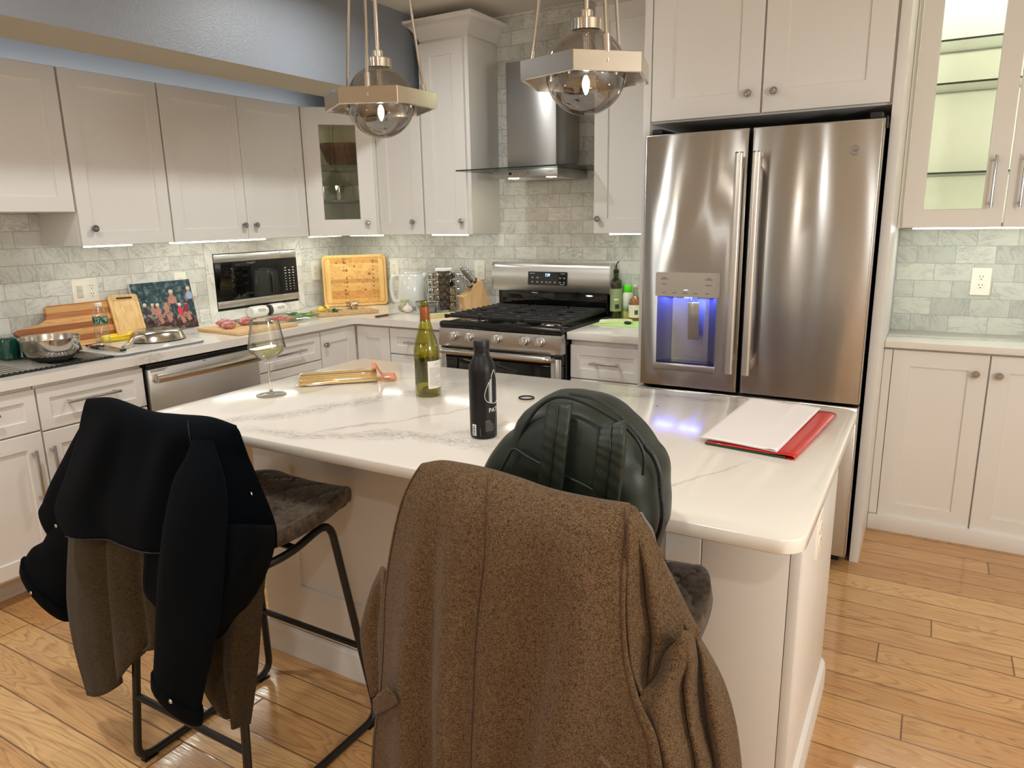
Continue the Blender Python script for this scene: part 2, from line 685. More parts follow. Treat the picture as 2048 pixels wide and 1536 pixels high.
def plaster(name, col, bump=.4, scale=60, rough=.55):
    t = NT(name)
    co = t.coord()
    n1 = t.noise(co, scale, 4, .6)
    n2 = t.noise(co, 3, 2)
    c = t.mix(n2.outputs[0], tuple(x * .95 for x in rgb(*col)[:3]) + (1,), rgb(*col))
    p = t.n('BsdfPrincipled', Base_Color=c, Roughness=rough, Normal=t.bump(n1.outputs[0], bump, .003))
    return t.surf(p.outputs[0])


WHITE = pbr('cabinet_white_paint', (224, 222, 218), .32, var=.012, vscale=2)
WHITE_IN = pbr('cabinet_inside_white', (234, 234, 226), .5, var=.01)
TOEK = pbr('toe_kick_paint', (200, 190, 178), .5, var=.02)
CHROME = pbr('polished_chrome', (176, 176, 178), .08, 1.0, var=.03)
NICKEL = pbr('polished_nickel', (212, 204, 192), .12, 1.0, var=.04)
SATIN = pbr('satin_nickel', (206, 203, 198), .25, 1.0, var=.03)
BLACKM = pbr('black_enamel', (14, 14, 13), .22, var=.1)
BLACKIRON = pbr('cast_iron', (20, 20, 20), .5, var=.2, bump=.2, bscale=300)
BLACKGL = pbr('black_glass', (7, 7, 7), .03, var=.1, spec=.6)
BLACKP = pbr('black_plastic', (16, 16, 16), .4, var=.1)
DARKGAP = pbr('dark_recess', (10, 9, 8), .8, var=.1)
STEEL = brushed('brushed_steel', (204, 202, 198), .25)
STEELH = brushed('brushed_steel_long', (214, 212, 208), .34, vertical=False)
FRIDGE = brushed('fridge_steel', (196, 194, 190), .23, wave=.2, aniso=1.0)
CER_WHITE = pbr('white_ceramic', (235, 232, 225), .15, var=.01)
PLATE = pbr('outlet_plastic', (238, 234, 220), .35, var=.01)
INK = pbr('dark_print', (40, 38, 36), .6, var=.05)
INKG = pbr('grey_print', (120, 116, 110), .6, var=.05)
PRINTW = pbr('white_print', (230, 230, 228), .5, var=.02)
CAMV = ((0.865231, 0.50105, -0.017994), (-0.097598, 0.203521, 0.974194), (-0.491782, 0.841147, -0.224994), (3.65747, -3.9456, 1.48682))
ISL_BANDS = [(2.05, -2.30, 58, .34, .06, .62, .75), (2.36, -2.52, 20, .30, .05, .72, .42), (2.66, -2.28, 62, .2, .03, .5, .25), (2.33, -2.34, 60, .2, .012, .6, .3), (2.95, -1.76, 18, .24, .035, .6, .35), (3.24, -2.44, 70, .16, .008, .5, .25), (1.9, -1.95, 30, .2, .03, .35, .3)]
# ------------------------------------------------------------------ camera
cam = bpy.data.cameras.new('camera')
cam.sensor_width = 36
cam.lens = 1437.5367 / 2048 * 36
cam.clip_start = .05
co = bpy.data.objects.new('camera', cam)
C.objects.link(co)
_R, _U, _F, _C = CAMV
co.matrix_world = Matrix(((_R[0], _U[0], -_F[0], _C[0]), (_R[1], _U[1], -_F[1], _C[1]), (_R[2], _U[2], -_F[2], _C[2]), (0, 0, 0, 1)))
SC.camera = co

# ------------------------------------------------------------------ room shell
CEIL = 2.64
GREYWALL = plaster('grey_wall_paint', (150, 154, 158), .05, 90)
BEAMGREY = plaster('grey_textured_plaster', (130, 135, 142), .55, 150, .38)
BEAMTAN = plaster('tan_rough_plaster', (192, 187, 174), .9, 90, .8)
CEILW = plaster('ceiling_white', (226, 221, 210), .05, 80, .8)
PALEWALL = plaster('pale_wall', (226, 222, 214), .05, 90, .7)
m = MB(); m.box(-.15, 6.35, -7.65, .25, -.1, 0); struct(m.build('floor', floor_mat()), 'glossy oak plank floor')
m = MB(); m.box(-.15, 6.35, -7.65, .25, CEIL, CEIL + .1); struct(m.build('ceiling', CEILW), 'white ceiling')
m = MB(); m.box(-.15, -.008, -7.5, .2, 0, CEIL); struct(m.build('wall_left', GREYWALL), 'grey painted wall')
m = MB(); m.box(-.008, 3.5, .008, .2, 0, CEIL); struct(m.build('wall_back', GREYWALL))
m = MB(); m.box(3.5, 6.2, .06, .2, 0, CEIL); struct(m.build('wall_niche', PALEWALL))
m = MB(); m.box(6.2, 6.35, -7.5, .2, 0, CEIL); struct(m.build('wall_right', PALEWALL))
m = MB(); m.box(-.15, 6.35, -7.65, -7.5, 0, CEIL); struct(m.build('wall_front', PALEWALL))
# dropped beam over the sink wall: grey face, tan underside
m = MB()
m.box(.57, .897, -7.5, .0, 2.176, CEIL)
m.bm.faces.ensure_lookup_table()
for f in m.bm.faces:
    f.material_index = 1 if f.normal.z < -.5 else 0
struct(m.build('wall_beam', [BEAMGREY, BEAMTAN]), 'grey plaster ceiling beam with a tan underside')
# marble tile
TW, TH = .1535, .0772
TZ = 1.3127 - TH * 6
m = MB(); m.box(0, 3.48, 0, .012, .86, CEIL); struct(m.build('trim_1', tile_mat('marble_tile_back', 0, TW, TH, .4705 - TW * .5, TZ)), 'grey white marble brick tile')
m = MB()
for y0, y1, z0, z1 in ((-3.6, -1.18, .86, 1.60), (-1.18, -.46, 1.36, 1.60), (-.46, 0, .86, 1.60)):
    m.box(-.012, 0, y0, y1, z0, z1)
struct(m.build('trim_2', tile_mat('marble_tile_left', 1, TW, TH, -1.725 - TW * .5, TZ)), 'grey white marble brick tile')
m = MB(); m.box(3.5, 6.2, .048, .0605, .86, 1.47); struct(m.build('trim_3', tile_mat('marble_tile_niche', 0, .158, .0815, 3.583 - .079, .997 - .0815 * 2, (206, 210, 198), (176, 182, 174))), 'grey marble brick tile')
# marble frame round the built-in microwave, mitred corners
FRAME_M = tile_mat('marble_frame', 1, .21, .4, -1.34, .80, (232, 230, 222), (226, 224, 216))
o = [(-1.195, .915), (-.452, .915), (-.452, 1.373), (-1.195, 1.373)]
i_ = [(-1.143, .975), (-.502, .975), (-.502, 1.312), (-1.143, 1.312)]
m = MB()
for k in range(4):
    l = (k + 1) % 4
    q = [o[k], o[l], i_[l], i_[k]]
    ct = (sum(p[0] for p in q) / 4, sum(p[1] for p in q) / 4)
    q = [(p[0] + (ct[0] - p[0]) * .006, p[1] + (ct[1] - p[1]) * .006) for p in q]
    m.prism(q, lambda u, v, n: V((-.04 + n, u, v)), .048)
struct(m.build('trim_4', FRAME_M), 'white marble frame around the microwave')

# ------------------------------------------------------------------ lights
def area(name, loc, power, size, col, rot=(0, 0, 0), shape='DISK', sy=None, spread=180):
    l = bpy.data.lights.new(name, 'AREA')
    l.energy = power
    l.shape = shape
    l.size = size
    if sy:
        l.size_y = sy
    l.color = col
    l.spread = R(spread)
    o = bpy.data.objects.new(name, l)
    C.objects.link(o)
    o.location = loc
    o.rotation_euler = rot
    return o


WARM = (1.0, .86, .70)
NEUT = (.98, 1.0, .99)
for i, (x, y, p) in enumerate(((1.45, -3.2, 15), (3.05, -3.4, 9), (4.7, -2.1, 7), (1.45, -1.3, 13), (4.3, -4.9, 16), (2.2, -5.8, 16), (.9, -4.8, 12), (5.3, -6.3, 16))):
    area('recessed_lamp', (x, y, CEIL - .012), p, .14, NEUT, spread=165)
for x, y, z, p in ((1.1, -5.1, 1.75, 20), (4.6, -5.6, 1.6, 8), (5.35, -3.1, 1.62, 72)):  # unseen point lights added as fill, mainly to brighten the left wall cabinets
    l = bpy.data.lights.new('fill_light', 'POINT')
    l.energy = p
    l.shadow_soft_size = .16
    l.color = (.98, 1, .985)
    o = bpy.data.objects.new('fill_light', l)
    C.objects.link(o)
    o.location = (x, y, z)
area('cabinet_top_fill', (.12, -1.45, 2.17), 1.9, .05, (.94, .97, 1.0), (R(180), R(-35), 0), 'RECTANGLE', 2.3)  # unseen strip light added to brighten the wall above the left cabinets
w = bpy.data.worlds.new('world')
w.use_nodes = True
w.node_tree.nodes['Background'].inputs[0].default_value = (.9, .85, .8, 1)
w.node_tree.nodes['Background'].inputs[1].default_value = .02
SC.world = w
SC.view_settings.view_transform = 'Standard'
SC.view_settings.look = 'None'
SC.view_settings.gamma = 1
SC.view_settings.use_curve_mapping = False
SC.view_settings.exposure = 0.0
SC.cycles.use_denoising = True
SC.cycles.max_bounces = 10
SC.cycles.diffuse_bounces = 7
SC.cycles.glossy_bounces = 4
SC.cycles.transmission_bounces = 6
SC.cycles.transparent_max_bounces = 16
SC.cycles.caustics_reflective = False
SC.cycles.caustics_refractive = False
SC.cycles.sample_clamp_indirect = 6
# ------------------------------------------------------------------ cabinet hardware
def add_knob(p, N, parent, mat=None):
    """mushroom knob with a ringed face, sticking out of p along N"""
    N = V(N).normalized()
    M = Matrix.Translation(V(p)) @ N.to_track_quat('Z', 'Y').to_matrix().to_4x4()
    m = MB()
    m.lathe([(.0085, 0), (.0085, .003), (.0055, .006), (.0055, .014), (.009, .017), (.0155, .0195), (.0165, .023), (.015, .0262), (.0125, .0262), (.0115, .0285), (.008, .0285), (.007, .031), (0, .032)], seg=20, M=M)
    return m.build('knob', mat or CHROME, parent)


def add_pull(a, b, N, parent, out=.03, r=.0052, mat=None, round_=False):
    """bar pull between posts at a and b"""
    a, b, N = V(a), V(b), V(N).normalized()
    d = (b - a).normalized()
    m = MB()
    s = d.cross(N)
    for p in (a + d * .018, b - d * .018):
        m.mesh([p + s * i * r + d * j * r * .9 + N * k * out for i in (-1, 1) for j in (-1, 1) for k in (0, 1)], [(0, 1, 3, 2), (4, 6, 7, 5), (0, 4, 5, 1), (2, 3, 7, 6), (0, 2, 6, 4), (1, 5, 7, 3)])
    if round_:
        m.cyl(a + N * out, b + N * out, r * 1.15, seg=12)
    else:
        F = Matrix.Translation((a + b) / 2 + N * out) @ Matrix(((d.x, s.x, N.x, 0), (d.y, s.y, N.y, 0), (d.z, s.z, N.z, 0), (0, 0, 0, 1)))
        m.box(-(b - a).length / 2, (b - a).length / 2, -r, r, -r, r, .0012, F)
    return m.build('handle', mat or SATIN, parent)


LED = emis('under_cabinet_led', (250, 254, 242), 24.0)
def led(parent, x0, x1, y0, y1, z, mat=None, n='light_strip'):
    m = MB(); m.box(x0, x1, y0, y1, z - .007, z, .001)
    return m.build(n, mat or LED, parent)


X = V((1, 0, 0))
Y = V((0, 1, 0))
# ---- left wall cabinets (doors face +x). door plane x=.334
FX = .334
G = 'white shaker wall cabinets'
def left_upper(label, y0, y1, z0, z1, doors, knobs, leds=()):
    t = thing('wall_cabinet', label, 'cabinet', (.16, (y0 + y1) / 2, z0), G)
    m = MB(); m.box(.001, FX - .021, y0 + .0015, y1 - .0015, z0, z1, .001)
    m.build('carcass', WHITE, t)
    for (a, b), k in zip(doors, knobs):
        m = MB(); m.shaker((FX - .02, a + .0015, z0 + .001), Y, X, b - a - .003, z1 - z0 - .004, .02, .062, .009)
        d = m.build('door', WHITE, t)
        if k:
            add_knob((FX, k, z0 + .077), X, d)
    for a, b in leds:
        led(t, .255, .285, a, b, z0)
    return t


left_upper('short white shaker cabinet high over the sink, cut by the left picture edge', -2.86, -2.072, 1.547, 2.155, [(-2.86, -2.466), (-2.466, -2.074)], [None, None])
left_upper('white single door wall cabinet above the striped cutting board', -2.068, -1.604, 1.397, 2.155, [(-2.066, -1.606)], [-2.008], [(-2.02, -1.80)])
left_upper('white double door wall cabinet above the microwave', -1.602, -.664, 1.397, 2.155, [(-1.600, -1.138), (-1.138, -.688)], [-1.170, -1.090], [(-1.58, -.98)])

# ---- diagonal corner cabinet with a glass door
t = thing('corner_cabinet', 'white diagonal corner wall cabinet with one glass door and a wooden bowl inside', 'cabinet', (.2, -.2, 1.397), G)
poly = [(0, -.003), (.002, -.655), (.302, -.655), (.6, -.357), (.6, -.003)]
P2 = lambda u, v, n: V((u, v, n))
def plate(poly, z0, z1):
    m.prism(poly, lambda u, v, n: V((u, v, z0 + n)), z1 - z0)
m = MB()
plate(poly, 1.397, 1.415); plate(poly, 2.137, 2.155)
m.box(.001, .302, -.6545, -.637, 1.415, 2.137)
m.box(.582, .5995, -.357, -.003, 1.415, 2.137)
m.box(.001, .008, -.637, -.003, 1.415, 2.137)
m.box(.008, .582, -.010, -.003, 1.415, 2.137)
m.build('carcass', [WHITE_IN], t)
DU = V((1, 1, 0)).normalized(); DN = V((1, -1, 0)).normalized()
DL = (V((.6, -.357, 0)) - V((.302, -.655, 0))).length
m = MB()
O = V((.302, -.655, 1.398))
m.shaker(O + DU * .004, DU, DN, DL - .008, .753, .02, .098, .011, hole=True)
d = m.build('door', WHITE, t)
add_knob(O + DU * (DL - .062) + DN * .02 + ZV * .075, DN, d)
m = MB()
m.box(.1, DL - .1, .006, .009, .1, .655, 0, frame_mat(O, DU, ZV) @ Matrix.Diagonal((1, 1, 1, 1)) if False else None) if False else None
q = [O + DU * a + DN * b + ZV * c for a in (.094, DL - .094) for b in (.004, .008) for c in (.094, .662)]
m.mesh(q, [(0, 1, 3, 2), (4, 6, 7, 5), (0, 4, 5, 1), (2, 3, 7, 6), (0, 2, 6, 4), (1, 5, 7, 3)])
m.build('pane', thin_glass('door_pane_glass', (.97, .98, .93, 1), .03), d)
SHELFG = thin_glass('shelf_glass', (.94, .965, .93, 1), .05)
SHELFE = pbr('shelf_glass_edge', (10, 62, 44), .15, var=.1)
spoly = [(.012, -.012), (.012, -.63), (.29, -.63), (.575, -.345), (.575, -.012)]
for z in (1.605, 1.815):
    m = MB(); m.prism(spoly, lambda u, v, n: V((u, v, z + n)), .008)
    m.bm.faces.ensure_lookup_table()
    m.bm.normal_update()
    for f in m.bm.faces:
        f.material_index = 0 if abs(f.normal.z) > .5 else 1
    m.build('shelf', [SHELFG, SHELFE], t, flat=True)
m = MB(); m.lathe([(0, 2.132), (.03, 2.132), (.03, 2.136), (0, 2.136)], (.36, -.36, 0), 20); m.build('inside_light', emis('corner_fill_glow', (255, 226, 176), 26.0), t)  # glowing disc added under the top panel to brighten the dark interior
led(t, .20, .235, -.56, -.30, 1.397)
led(t, .30, .56, -.285, -.255, 1.397)

# things in the corner cabinet
BOWLW = wood_mat('acacia_bowl', (104, 58, 20), (46, 22, 6), 'Z', .6, .25, 5)
m = MB()
m.lathe([(0, 0), (.085, 0), (.09, .004), (.128, .07), (.150, .14), (.146, .142), (.12, .07), (.08, .012), (0, .01)], (.31, -.31, 1.8235), 40)
tag(m.build('wooden_bowl', BOWLW), 'deep brown wooden bowl on the top glass shelf of the corner cabinet', 'bowl')
CLEAR = thin_glass('clear_glass', (.98, .985, .97, 1), .05, edge=.55)
gp = [(0, 0), (.03, 0), (.034, .004), (.037, .09), (.0355, .0905), (.0325, .008), (0, .008)]
for i, (x, y, lab) in enumerate(((.33, -.40, 'clear drinking glass in the middle of the lower cabinet shelf'), (.245, -.45, 'clear drinking glass at the left end of the lower cabinet shelf'), (.42, -.31, 'clear drinking glass at the right end of the lower cabinet shelf'))):
    m = MB(); m.lathe(gp, (x, y, 1.6135), 22)
    tag(m.build('drinking_glass', CLEAR), lab, 'glass', 'glasses in the corner cabinet')
t = thing('serving_plate', 'white plate with a ring handle standing on the corner cabinet floor', 'dish', (.36, -.36, 1.415))
m = MB(); m.lathe([(0, 0), (.06, 0), (.105, .008), (.108, .012), (.06, .006), (0, .006)], (.36, -.36, 1.4152), 32)
m.build('plate_body', CER_WHITE, t)
m = MB()
cc = V((.395, -.395, 1.452))
m.tube([cc + DU * .0165 * math.cos(a) + ZV * .027 * math.sin(a) for a in [2 * PI * k / 24 for k in range(24)]], .0075, 8, closed=True)
m.build('ring_handle', CER_WHITE, t)

# ---- back wall cabinets (doors face -y) door plane y=-.335
FY = -.335
def back_upper(name, label, x0, x1, z0, z1, doors, knobs, leds=(), crown=0, d_top=.004, rail=.062, depth=0):
    fy = FY - depth
    t = thing(name, label, 'cabinet', ((x0 + x1) / 2, -.16, z0), G)
    m = MB(); m.box(x0 + .0015, x1 - .0015, fy + .021, -.001, z0, z1, .001)
    m.build('carcass', WHITE, t)
    for (a, b), k in zip(doors, knobs):
        m = MB(); m.shaker((b - .0015, fy + .02, z0 + .001), -X, -Y, b - a - .003, z1 - z0 - d_top, .02, rail, .009)
        dd = m.build('door', WHITE, t)
        if k:
            add_knob((k, fy, z0 + .077), -Y, dd)
    for a, b in leds:
        led(t, a, b, -.29, -.26, z0)
    if crown:
        m = MB()
        # crown profile swept round left, front, right
        prof = [(.002, 0), (.004, .014), (.012, .022), (.02, .04), (.034, .062), (.055, .078), (.075, .084), (.078, .09), (.078, .102)]
        rows = []
        for dd_, z in prof:
            rows.append([V((x0 - dd_, -.001, z1 - .012 + z)), V((x0 - dd_, fy + .022 - dd_, z1 - .012 + z)), V((x1 + dd_, fy + .022 - dd_, z1 - .012 + z)), V((x1 + dd_, -.001, z1 - .012 + z))])
        m.grid(rows)
        m.face([m.bm.verts.new(p) for p in rows[-1]])
        m.build('crown_moulding', WHITE, t, ang=50)
    return t


back_upper('wall_cabinet', 'narrow white wall cabinet between glass corner cabinet and tall cabinet', .602, .948, 1.397, 2.155, [(.604, .945)], [.871], [], rail=.075)
t = back_upper('tall_wall_cabinet', 'tall white wall cabinet with crown moulding beside the range hood', .953, 1.288, 1.397, 2.50, [(.955, 1.264)], [1.229], [(.97, 1.22)], crown=1, d_top=.03, rail=.075)
t = back_upper('tall_wall_cabinet', 'tall white wall cabinet between the range hood and the refrigerator', 2.063, 2.472, 1.397, 2.535, [(2.066, 2.470)], [2.096], [(2.14, 2.42)], d_top=.028, rail=.075)
m = MB(); m.box(2.048, 2.472, FY - .012, -.003, 2.535, CEIL - .001, .006); m.box(2.036, 2.472, FY - .026, -.003, 2.59, CEIL - .001, .008)
m.build('crown_moulding', WHITE, t)

# ---- refrigerator enclosure
PFY = -.725
m = MB(); m.box(2.4745, 2.508, PFY, -.002, 0.0, CEIL - .002, .0015)
tag(m.build('side_panel', WHITE), 'white full height panel on the left side of the refrigerator', 'panel')
m = MB(); m.box(3.462, 3.4985, PFY - .004, -.002, 0.0, CEIL - .002, .0015)
tag(m.build('side_panel', WHITE), 'white full height panel on the right side of the refrigerator', 'panel')
t = thing('wall_cabinet', 'deep white double door cabinet above the refrigerator', 'cabinet', (2.98, -.36, 1.89), G)
m = MB(); m.box(2.510, 3.460, PFY + .021, -.002, 1.882, CEIL - .004, .001)
m.build('carcass', WHITE, t)
for a, b, k in ((2.513, 2.976, 2.928), (2.984, 3.452, 3.030)):
    m = MB(); m.shaker((b, PFY + .02, 1.889), -X, -Y, b - a, .74, .02, .088, .007)
    d = m.build('door', WHITE, t)
    add_knob((k, PFY, 1.967), -Y, d)

# ---- right hand hutch
HY = -.28
HLED = emis('hutch_led', (255, 253, 236), 30.0)
t = thing('display_cabinet', 'tall white display cabinet with lit glass doors at the right', 'cabinet', (3.9, -.1, 1.413))
m = MB()
m.box(3.5, 3.518, HY + .021, .046, 1.413, 2.62)
m.box(4.27, 4.288, HY + .021, .046, 1.413, 2.62)
m.box(3.518, 4.27, HY + .021, .046, 1.413, 1.432)
m.box(3.518, 4.27, HY + .021, .046, 2.60, 2.62)
m.box(3.518, 4.27, .036, .046, 1.432, 2.60)
m.build('carcass', WHITE_IN, t)
for i, (a, b, hx) in enumerate(((3.519, 3.883, 3.836), (3.889, 4.27, 3.936))):
    m = MB(); m.shaker((b, HY + .02, 1.415), -X, -Y, b - a, 1.195, .02, .073, .011, hole=True)
    d = m.build('door', WHITE, t)
    m = MB(); m.box(a + .068, b - .068, HY + .008, HY + .012, 1.483, 2.542)
    m.build('pane', thin_glass('hutch_pane_glass', (.97, .985, .95, 1), .035), d)
    add_pull((hx, HY, 1.492), (hx, HY, 1.702), -Y, d, .032, .005, CHROME, True)
for z in (1.645, 2.006, 2.175):
    m = MB(); m.box(3.52, 4.268, HY + .035, .033, z - .008, z)
    m.bm.normal_update()
    for f in m.bm.faces:
        f.material_index = 0 if abs(f.normal.z) > .5 else 1
    m.build('shelf', [SHELFG, SHELFE], t, flat=True)
m = MB(); m.box(3.53, 4.26, HY + .06, HY + .10, 2.590, 2.599); m.build('inside_light', HLED, t)
SLED = emis('hutch_side_led', (255, 253, 236), 7.5)
for xx in (3.530, 3.862, 3.905, 4.252):
    m = MB(); m.box(xx, xx + .008, HY + .032, HY + .040, 1.46, 2.56); m.build('inside_light', SLED, t)
led(t, 3.56, 4.26, -.23, -.20, 1.413, emis('hutch_under_led', (240, 250, 245), 22.0))

LY = -.29
t = thing('base_cabinet', 'white two door base cabinet under the shallow worktop at right', 'cabinet', (3.9, -.1, 0), 'white shaker base cabinets')
m = MB(); m.box(3.5, 4.30, LY + .021, .046, .072, .876, .001); m.build('carcass', WHITE, t)
m = MB(); m.box(3.5, 4.9, LY - .022, .046, 0.0, .071, .002); m.build('plinth', WHITE, t)
for a, b, k in ((3.536, 3.906, 3.860), (3.912, 4.282, 3.946)):
    m = MB(); m.shaker((b, LY + .02, .066), -X, -Y, b - a, .806, .02, .072, .009)
    d = m.build('door', WHITE, t)
    add_knob((k, LY, .789), -Y, d)
m = MB(); m.box(3.5, 3.5335, LY, LY + .02, .075, .872); m.build('filler_strip', WHITE, t)
QZ2 = quartz_mat('white_quartz_right', [(3.9, -.12, 5, .12, .03, .8, .6)])
m = MB(); m.box(3.5, 4.9, -.315, .047, .884, .914, .002)
tag(m.build('worktop', QZ2), 'shallow white marbled worktop at the right under the display cabinet', 'countertop')

# ---- base cabinets on the left wall
BX = .61
G2 = 'white shaker base cabinets'
def base_left(label, y0, y1):
    t = thing('base_cabinet', label, 'cabinet', (.3, (y0 + y1) / 2, 0), G2)
    m = MB(); m.box(.001, BX - .021, y0 + .001, y1 - .001, .11, .8755 if y0 > -2.45 else .685, .001)
    if y0 < -2.45:
        m.box(.565, BX - .021, y0 + .001, y1 - .001, .685, .8755, .001)
    m.build('carcass', WHITE, t)
    m = MB(); m.box(.05, .50, y0 + .001, y1 - .001, 0.0, .1095); m.build('toe_kick', TOEK, t)
    return t


def front(t, n, y0, y1, z0, z1, rail=.045):
    m = MB(); m.shaker((BX - .02, y0 + .002, z0), Y, X, y1 - y0 - .004, z1 - z0, .02, rail, .008)
    return m.build(n, WHITE, t)


t = base_left('white sink base cabinet at the left picture edge', -3.42, -2.497)
d = front(t, 'drawer', -2.96, -2.497, .69, .857)
add_pull((BX, -2.80, .787), (BX, -2.645, .787), X, d)
d = front(t, 'door', -2.96, -2.497, .125, .683, .062)
add_pull((BX, -2.543, .40), (BX, -2.543, .62), X, d)
d = front(t, 'drawer', -3.42, -2.962, .69, .857)
d = front(t, 'door', -3.42, -2.962, .125, .683, .062)
t = base_left('white base cabinet with drawer and door behind the navy jacket', -2.494, -2.034)
d = front(t, 'drawer', -2.494, -2.036, .683, .857)
add_pull((BX, -2.395, .783), (BX, -2.165, .783), X, d)
d = front(t, 'door', -2.494, -2.036, .125, .676, .062)
add_pull((BX, -2.473, .40), (BX, -2.473, .62), X, d)
t = base_left('white drawer cabinet right of the dishwasher, behind the wine glass', -1.398, -.932)
for z0, z1 in ((.703, .860), (.415, .696), (.125, .408)):
    d = front(t, 'drawer', -1.396, -.934, z0, z1)
    add_pull((BX, -1.295, (z0 + z1) / 2), (BX, -1.07, (z0 + z1) / 2), X, d)
t = thing('corner_base_cabinet', 'white corner base cabinet with folded door in the counter corner', 'cabinet', (.4, -.4, 0), G2)
m = MB()
m.prism([(.001, -.931), (.589, -.931), (.589, -.609), (.866, -.609), (.866, -.002), (.001, -.002)], lambda u, v, n: V((u, v, .11 + n)), .7655)
m.build('carcass', WHITE, t)
m = MB(); m.prism([(.02, -.929), (.50, -.929), (.50, -.52), (.864, -.52), (.864, -.02), (.02, -.02)], lambda u, v, n: V((u, v, n)), .1095); m.build('toe_kick', TOEK, t)
d = front(t, 'door', -.930, -.636, .125, .860, .07)
add_knob((BX, -.900, .782), X, d)
m = MB(); m.shaker((.868, -.609, .125), -X, -Y, .252, .735, .02, .07, .008); m.build('door', WHITE, t)
BY = -.629
def base_back(label, x0, x1, fronts):
    t = thing('base_cabinet', label, 'cabinet', ((x0 + x1) / 2, -.3, 0), G2)
    m = MB(); m.box(x0 + .001, x1 - .001, BY + .021, -.002, .11, .8755, .001); m.build('carcass', WHITE, t)
    m = MB(); m.box(x0 + .001, x1 - .001, -.53, -.05, 0, .1095); m.build('toe_kick', TOEK, t)
    for z0, z1 in fronts:
        m = MB(); m.shaker((x1 - .004, BY + .02, z0), -X, -Y, x1 - x0 - .008, z1 - z0, .02, .05, .008)
        d = m.build('drawer', WHITE, t)
        c = (x0 + x1) / 2
        add_pull((c - .08, BY, (z0 + z1) / 2), (c + .08, BY, (z0 + z1) / 2), -Y, d)
    return t


base_back('white drawer cabinet left of the gas range', .872, 1.288, [(.708, .860), (.415, .70), (.125, .408)])
base_back('white drawer cabinet between gas range and refrigerator', 2.068, 2.472, [(.672, .845), (.395, .665), (.125, .388)])

# ---- worktops
QZ = quartz_mat('white_quartz_counter', [(.35, -1.1, 75, .2, .05, .6, 1.2), (.5, -2.2, 60, .2, .05, .6, .6), (.9, -.4, 20, .2, .04, .6, .5)])
m = MB()
SINK = (.13, .545, -3.35, -2.462)
def ctr(x0, x1, y0, y1):
    m.box(x0, x1, y0, y1, .876, .914)
m2 = MB()
pl = [(.001, -3.5), (.629, -3.5), (.629, -.70)]
pl += [(.629 + .04 * (1 - math.cos(R(a))), -.70 + .04 * math.sin(R(a))) for a in (30, 60, 90)]
pl += [(1.29, -.66), (1.29, -.001), (.001, -.001)]
a_ = m2.loop([V((u, v, .914)) for u, v in pl]); b_ = m2.loop([V((u, v, .876)) for u, v in pl])
m2.bridge(a_, b_)
hole = [(SINK[0], SINK[2]), (SINK[1], SINK[2]), (SINK[1], SINK[3]), (SINK[0], SINK[3])]
ha = m2.loop([V((u, v, .914)) for u, v in hole]); hb = m2.loop([V((u, v, .876)) for u, v in hole])
m2.bridge(ha, hb)
for L, H in ((a_, ha), (b_, hb)):
    es = [m2.bm.edges.get((L[i], L[(i + 1) % len(L)])) or m2.bm.edges.new((L[i], L[(i + 1) % len(L)])) for i in range(len(L))]
    es += [m2.bm.edges.get((H[i], H[(i + 1) % 4])) or m2.bm.edges.new((H[i], H[(i + 1) % 4])) for i in range(4)]
    bmesh.ops.triangle_fill(m2.bm, use_beauty=True, edges=es)
tag(m2.build('worktop', QZ), 'long white quartz worktop turning the corner from sink to range', 'countertop')
m = MB(); m.box(2.066, 2.472, -.66, -.001, .876, .914, .002)
tag(m.build('worktop', QZ), 'short white quartz worktop between gas range and refrigerator', 'countertop')
m = MB()
x0, x1, y0, y1 = SINK
for q in ((x0 - .012, x0, y0, y1, .70, .875), (x1, x1 + .012, y0, y1, .70, .875), (x0 - .012, x1 + .012, y0 - .012, y0, .70, .875), (x0 - .012, x1 + .012, y1, y1 + .012, .70, .875), (x0 - .012, x1 + .012, y0 - .012, y1 + .012, .69, .70)):
    m.box(*q)
tag(m.build('sink', STEEL), 'stainless undermount sink at the left under the drying rack', 'sink')

# ---- island
t = thing('kitchen_island', 'white panelled kitchen island base under the marbled top', 'island', (2.5, -2.05, 0))
m = MB(); m.box(1.70, 3.452, -2.365, -1.70, .0, .8835, .001); m.build('carcass', WHITE, t)
for a, b in ((1.72, 2.55), (2.55, 3.25)):
    m = MB(); m.shaker((b, -2.3655, .105), -X, -Y, b - a, .775, .0195, .085 if a > 2 else .17, .009); m.build('front_panel', WHITE, t)
m = MB(); m.box(3.252, 3.446, -2.385, -2.3655, .105, .8835, .001); m.box(3.4475, 3.47, -2.3855, -2.3655, .0, .8835, .001); m.build('corner_post', WHITE, t)
m = MB(); m.box(3.4525, 3.47, -2.365, -1.70, .0, .8835, .001); m.build('end_panel', WHITE, t)
m = MB()
prof = [(0, 0), (.014, 0), (.014, .07), (.011, .078), (.011, .088), (.004, .1), (0, .104)]
rows = [[V((1.70, -2.385 - d_, z)), V((3.47 + d_, -2.385 - d_, z)), V((3.47 + d_, -1.70, z))] for d_, z in prof]
m.grid(rows); m.build('base_moulding', WHITE, t, ang=25)
QI = quartz_mat('white_quartz_island', ISL_BANDS, (224, 218, 208))
m = MB()
pl = []
for cx, cy, a0 in ((3.506 - .05, -2.675 + .05, 270), (3.506 - .035, -1.66 - .035, 0), (1.578 + .02, -1.66 - .02, 90), (1.578 + .05, -2.675 + .05, 180)):
    r_ = {270: .05, 0: .035, 90: .02, 180: .05}[a0]
    for k in range(8):
        a = R(a0 + 90 * k / 7)
        pl.append((cx + r_ * math.cos(a), cy + r_ * math.sin(a)))
def inset(p, d_):
    cx, cy = 2.54, -2.17
    return (p[0] + (d_ if p[0] < cx else -d_), p[1] + (d_ if p[1] < cy else -d_))
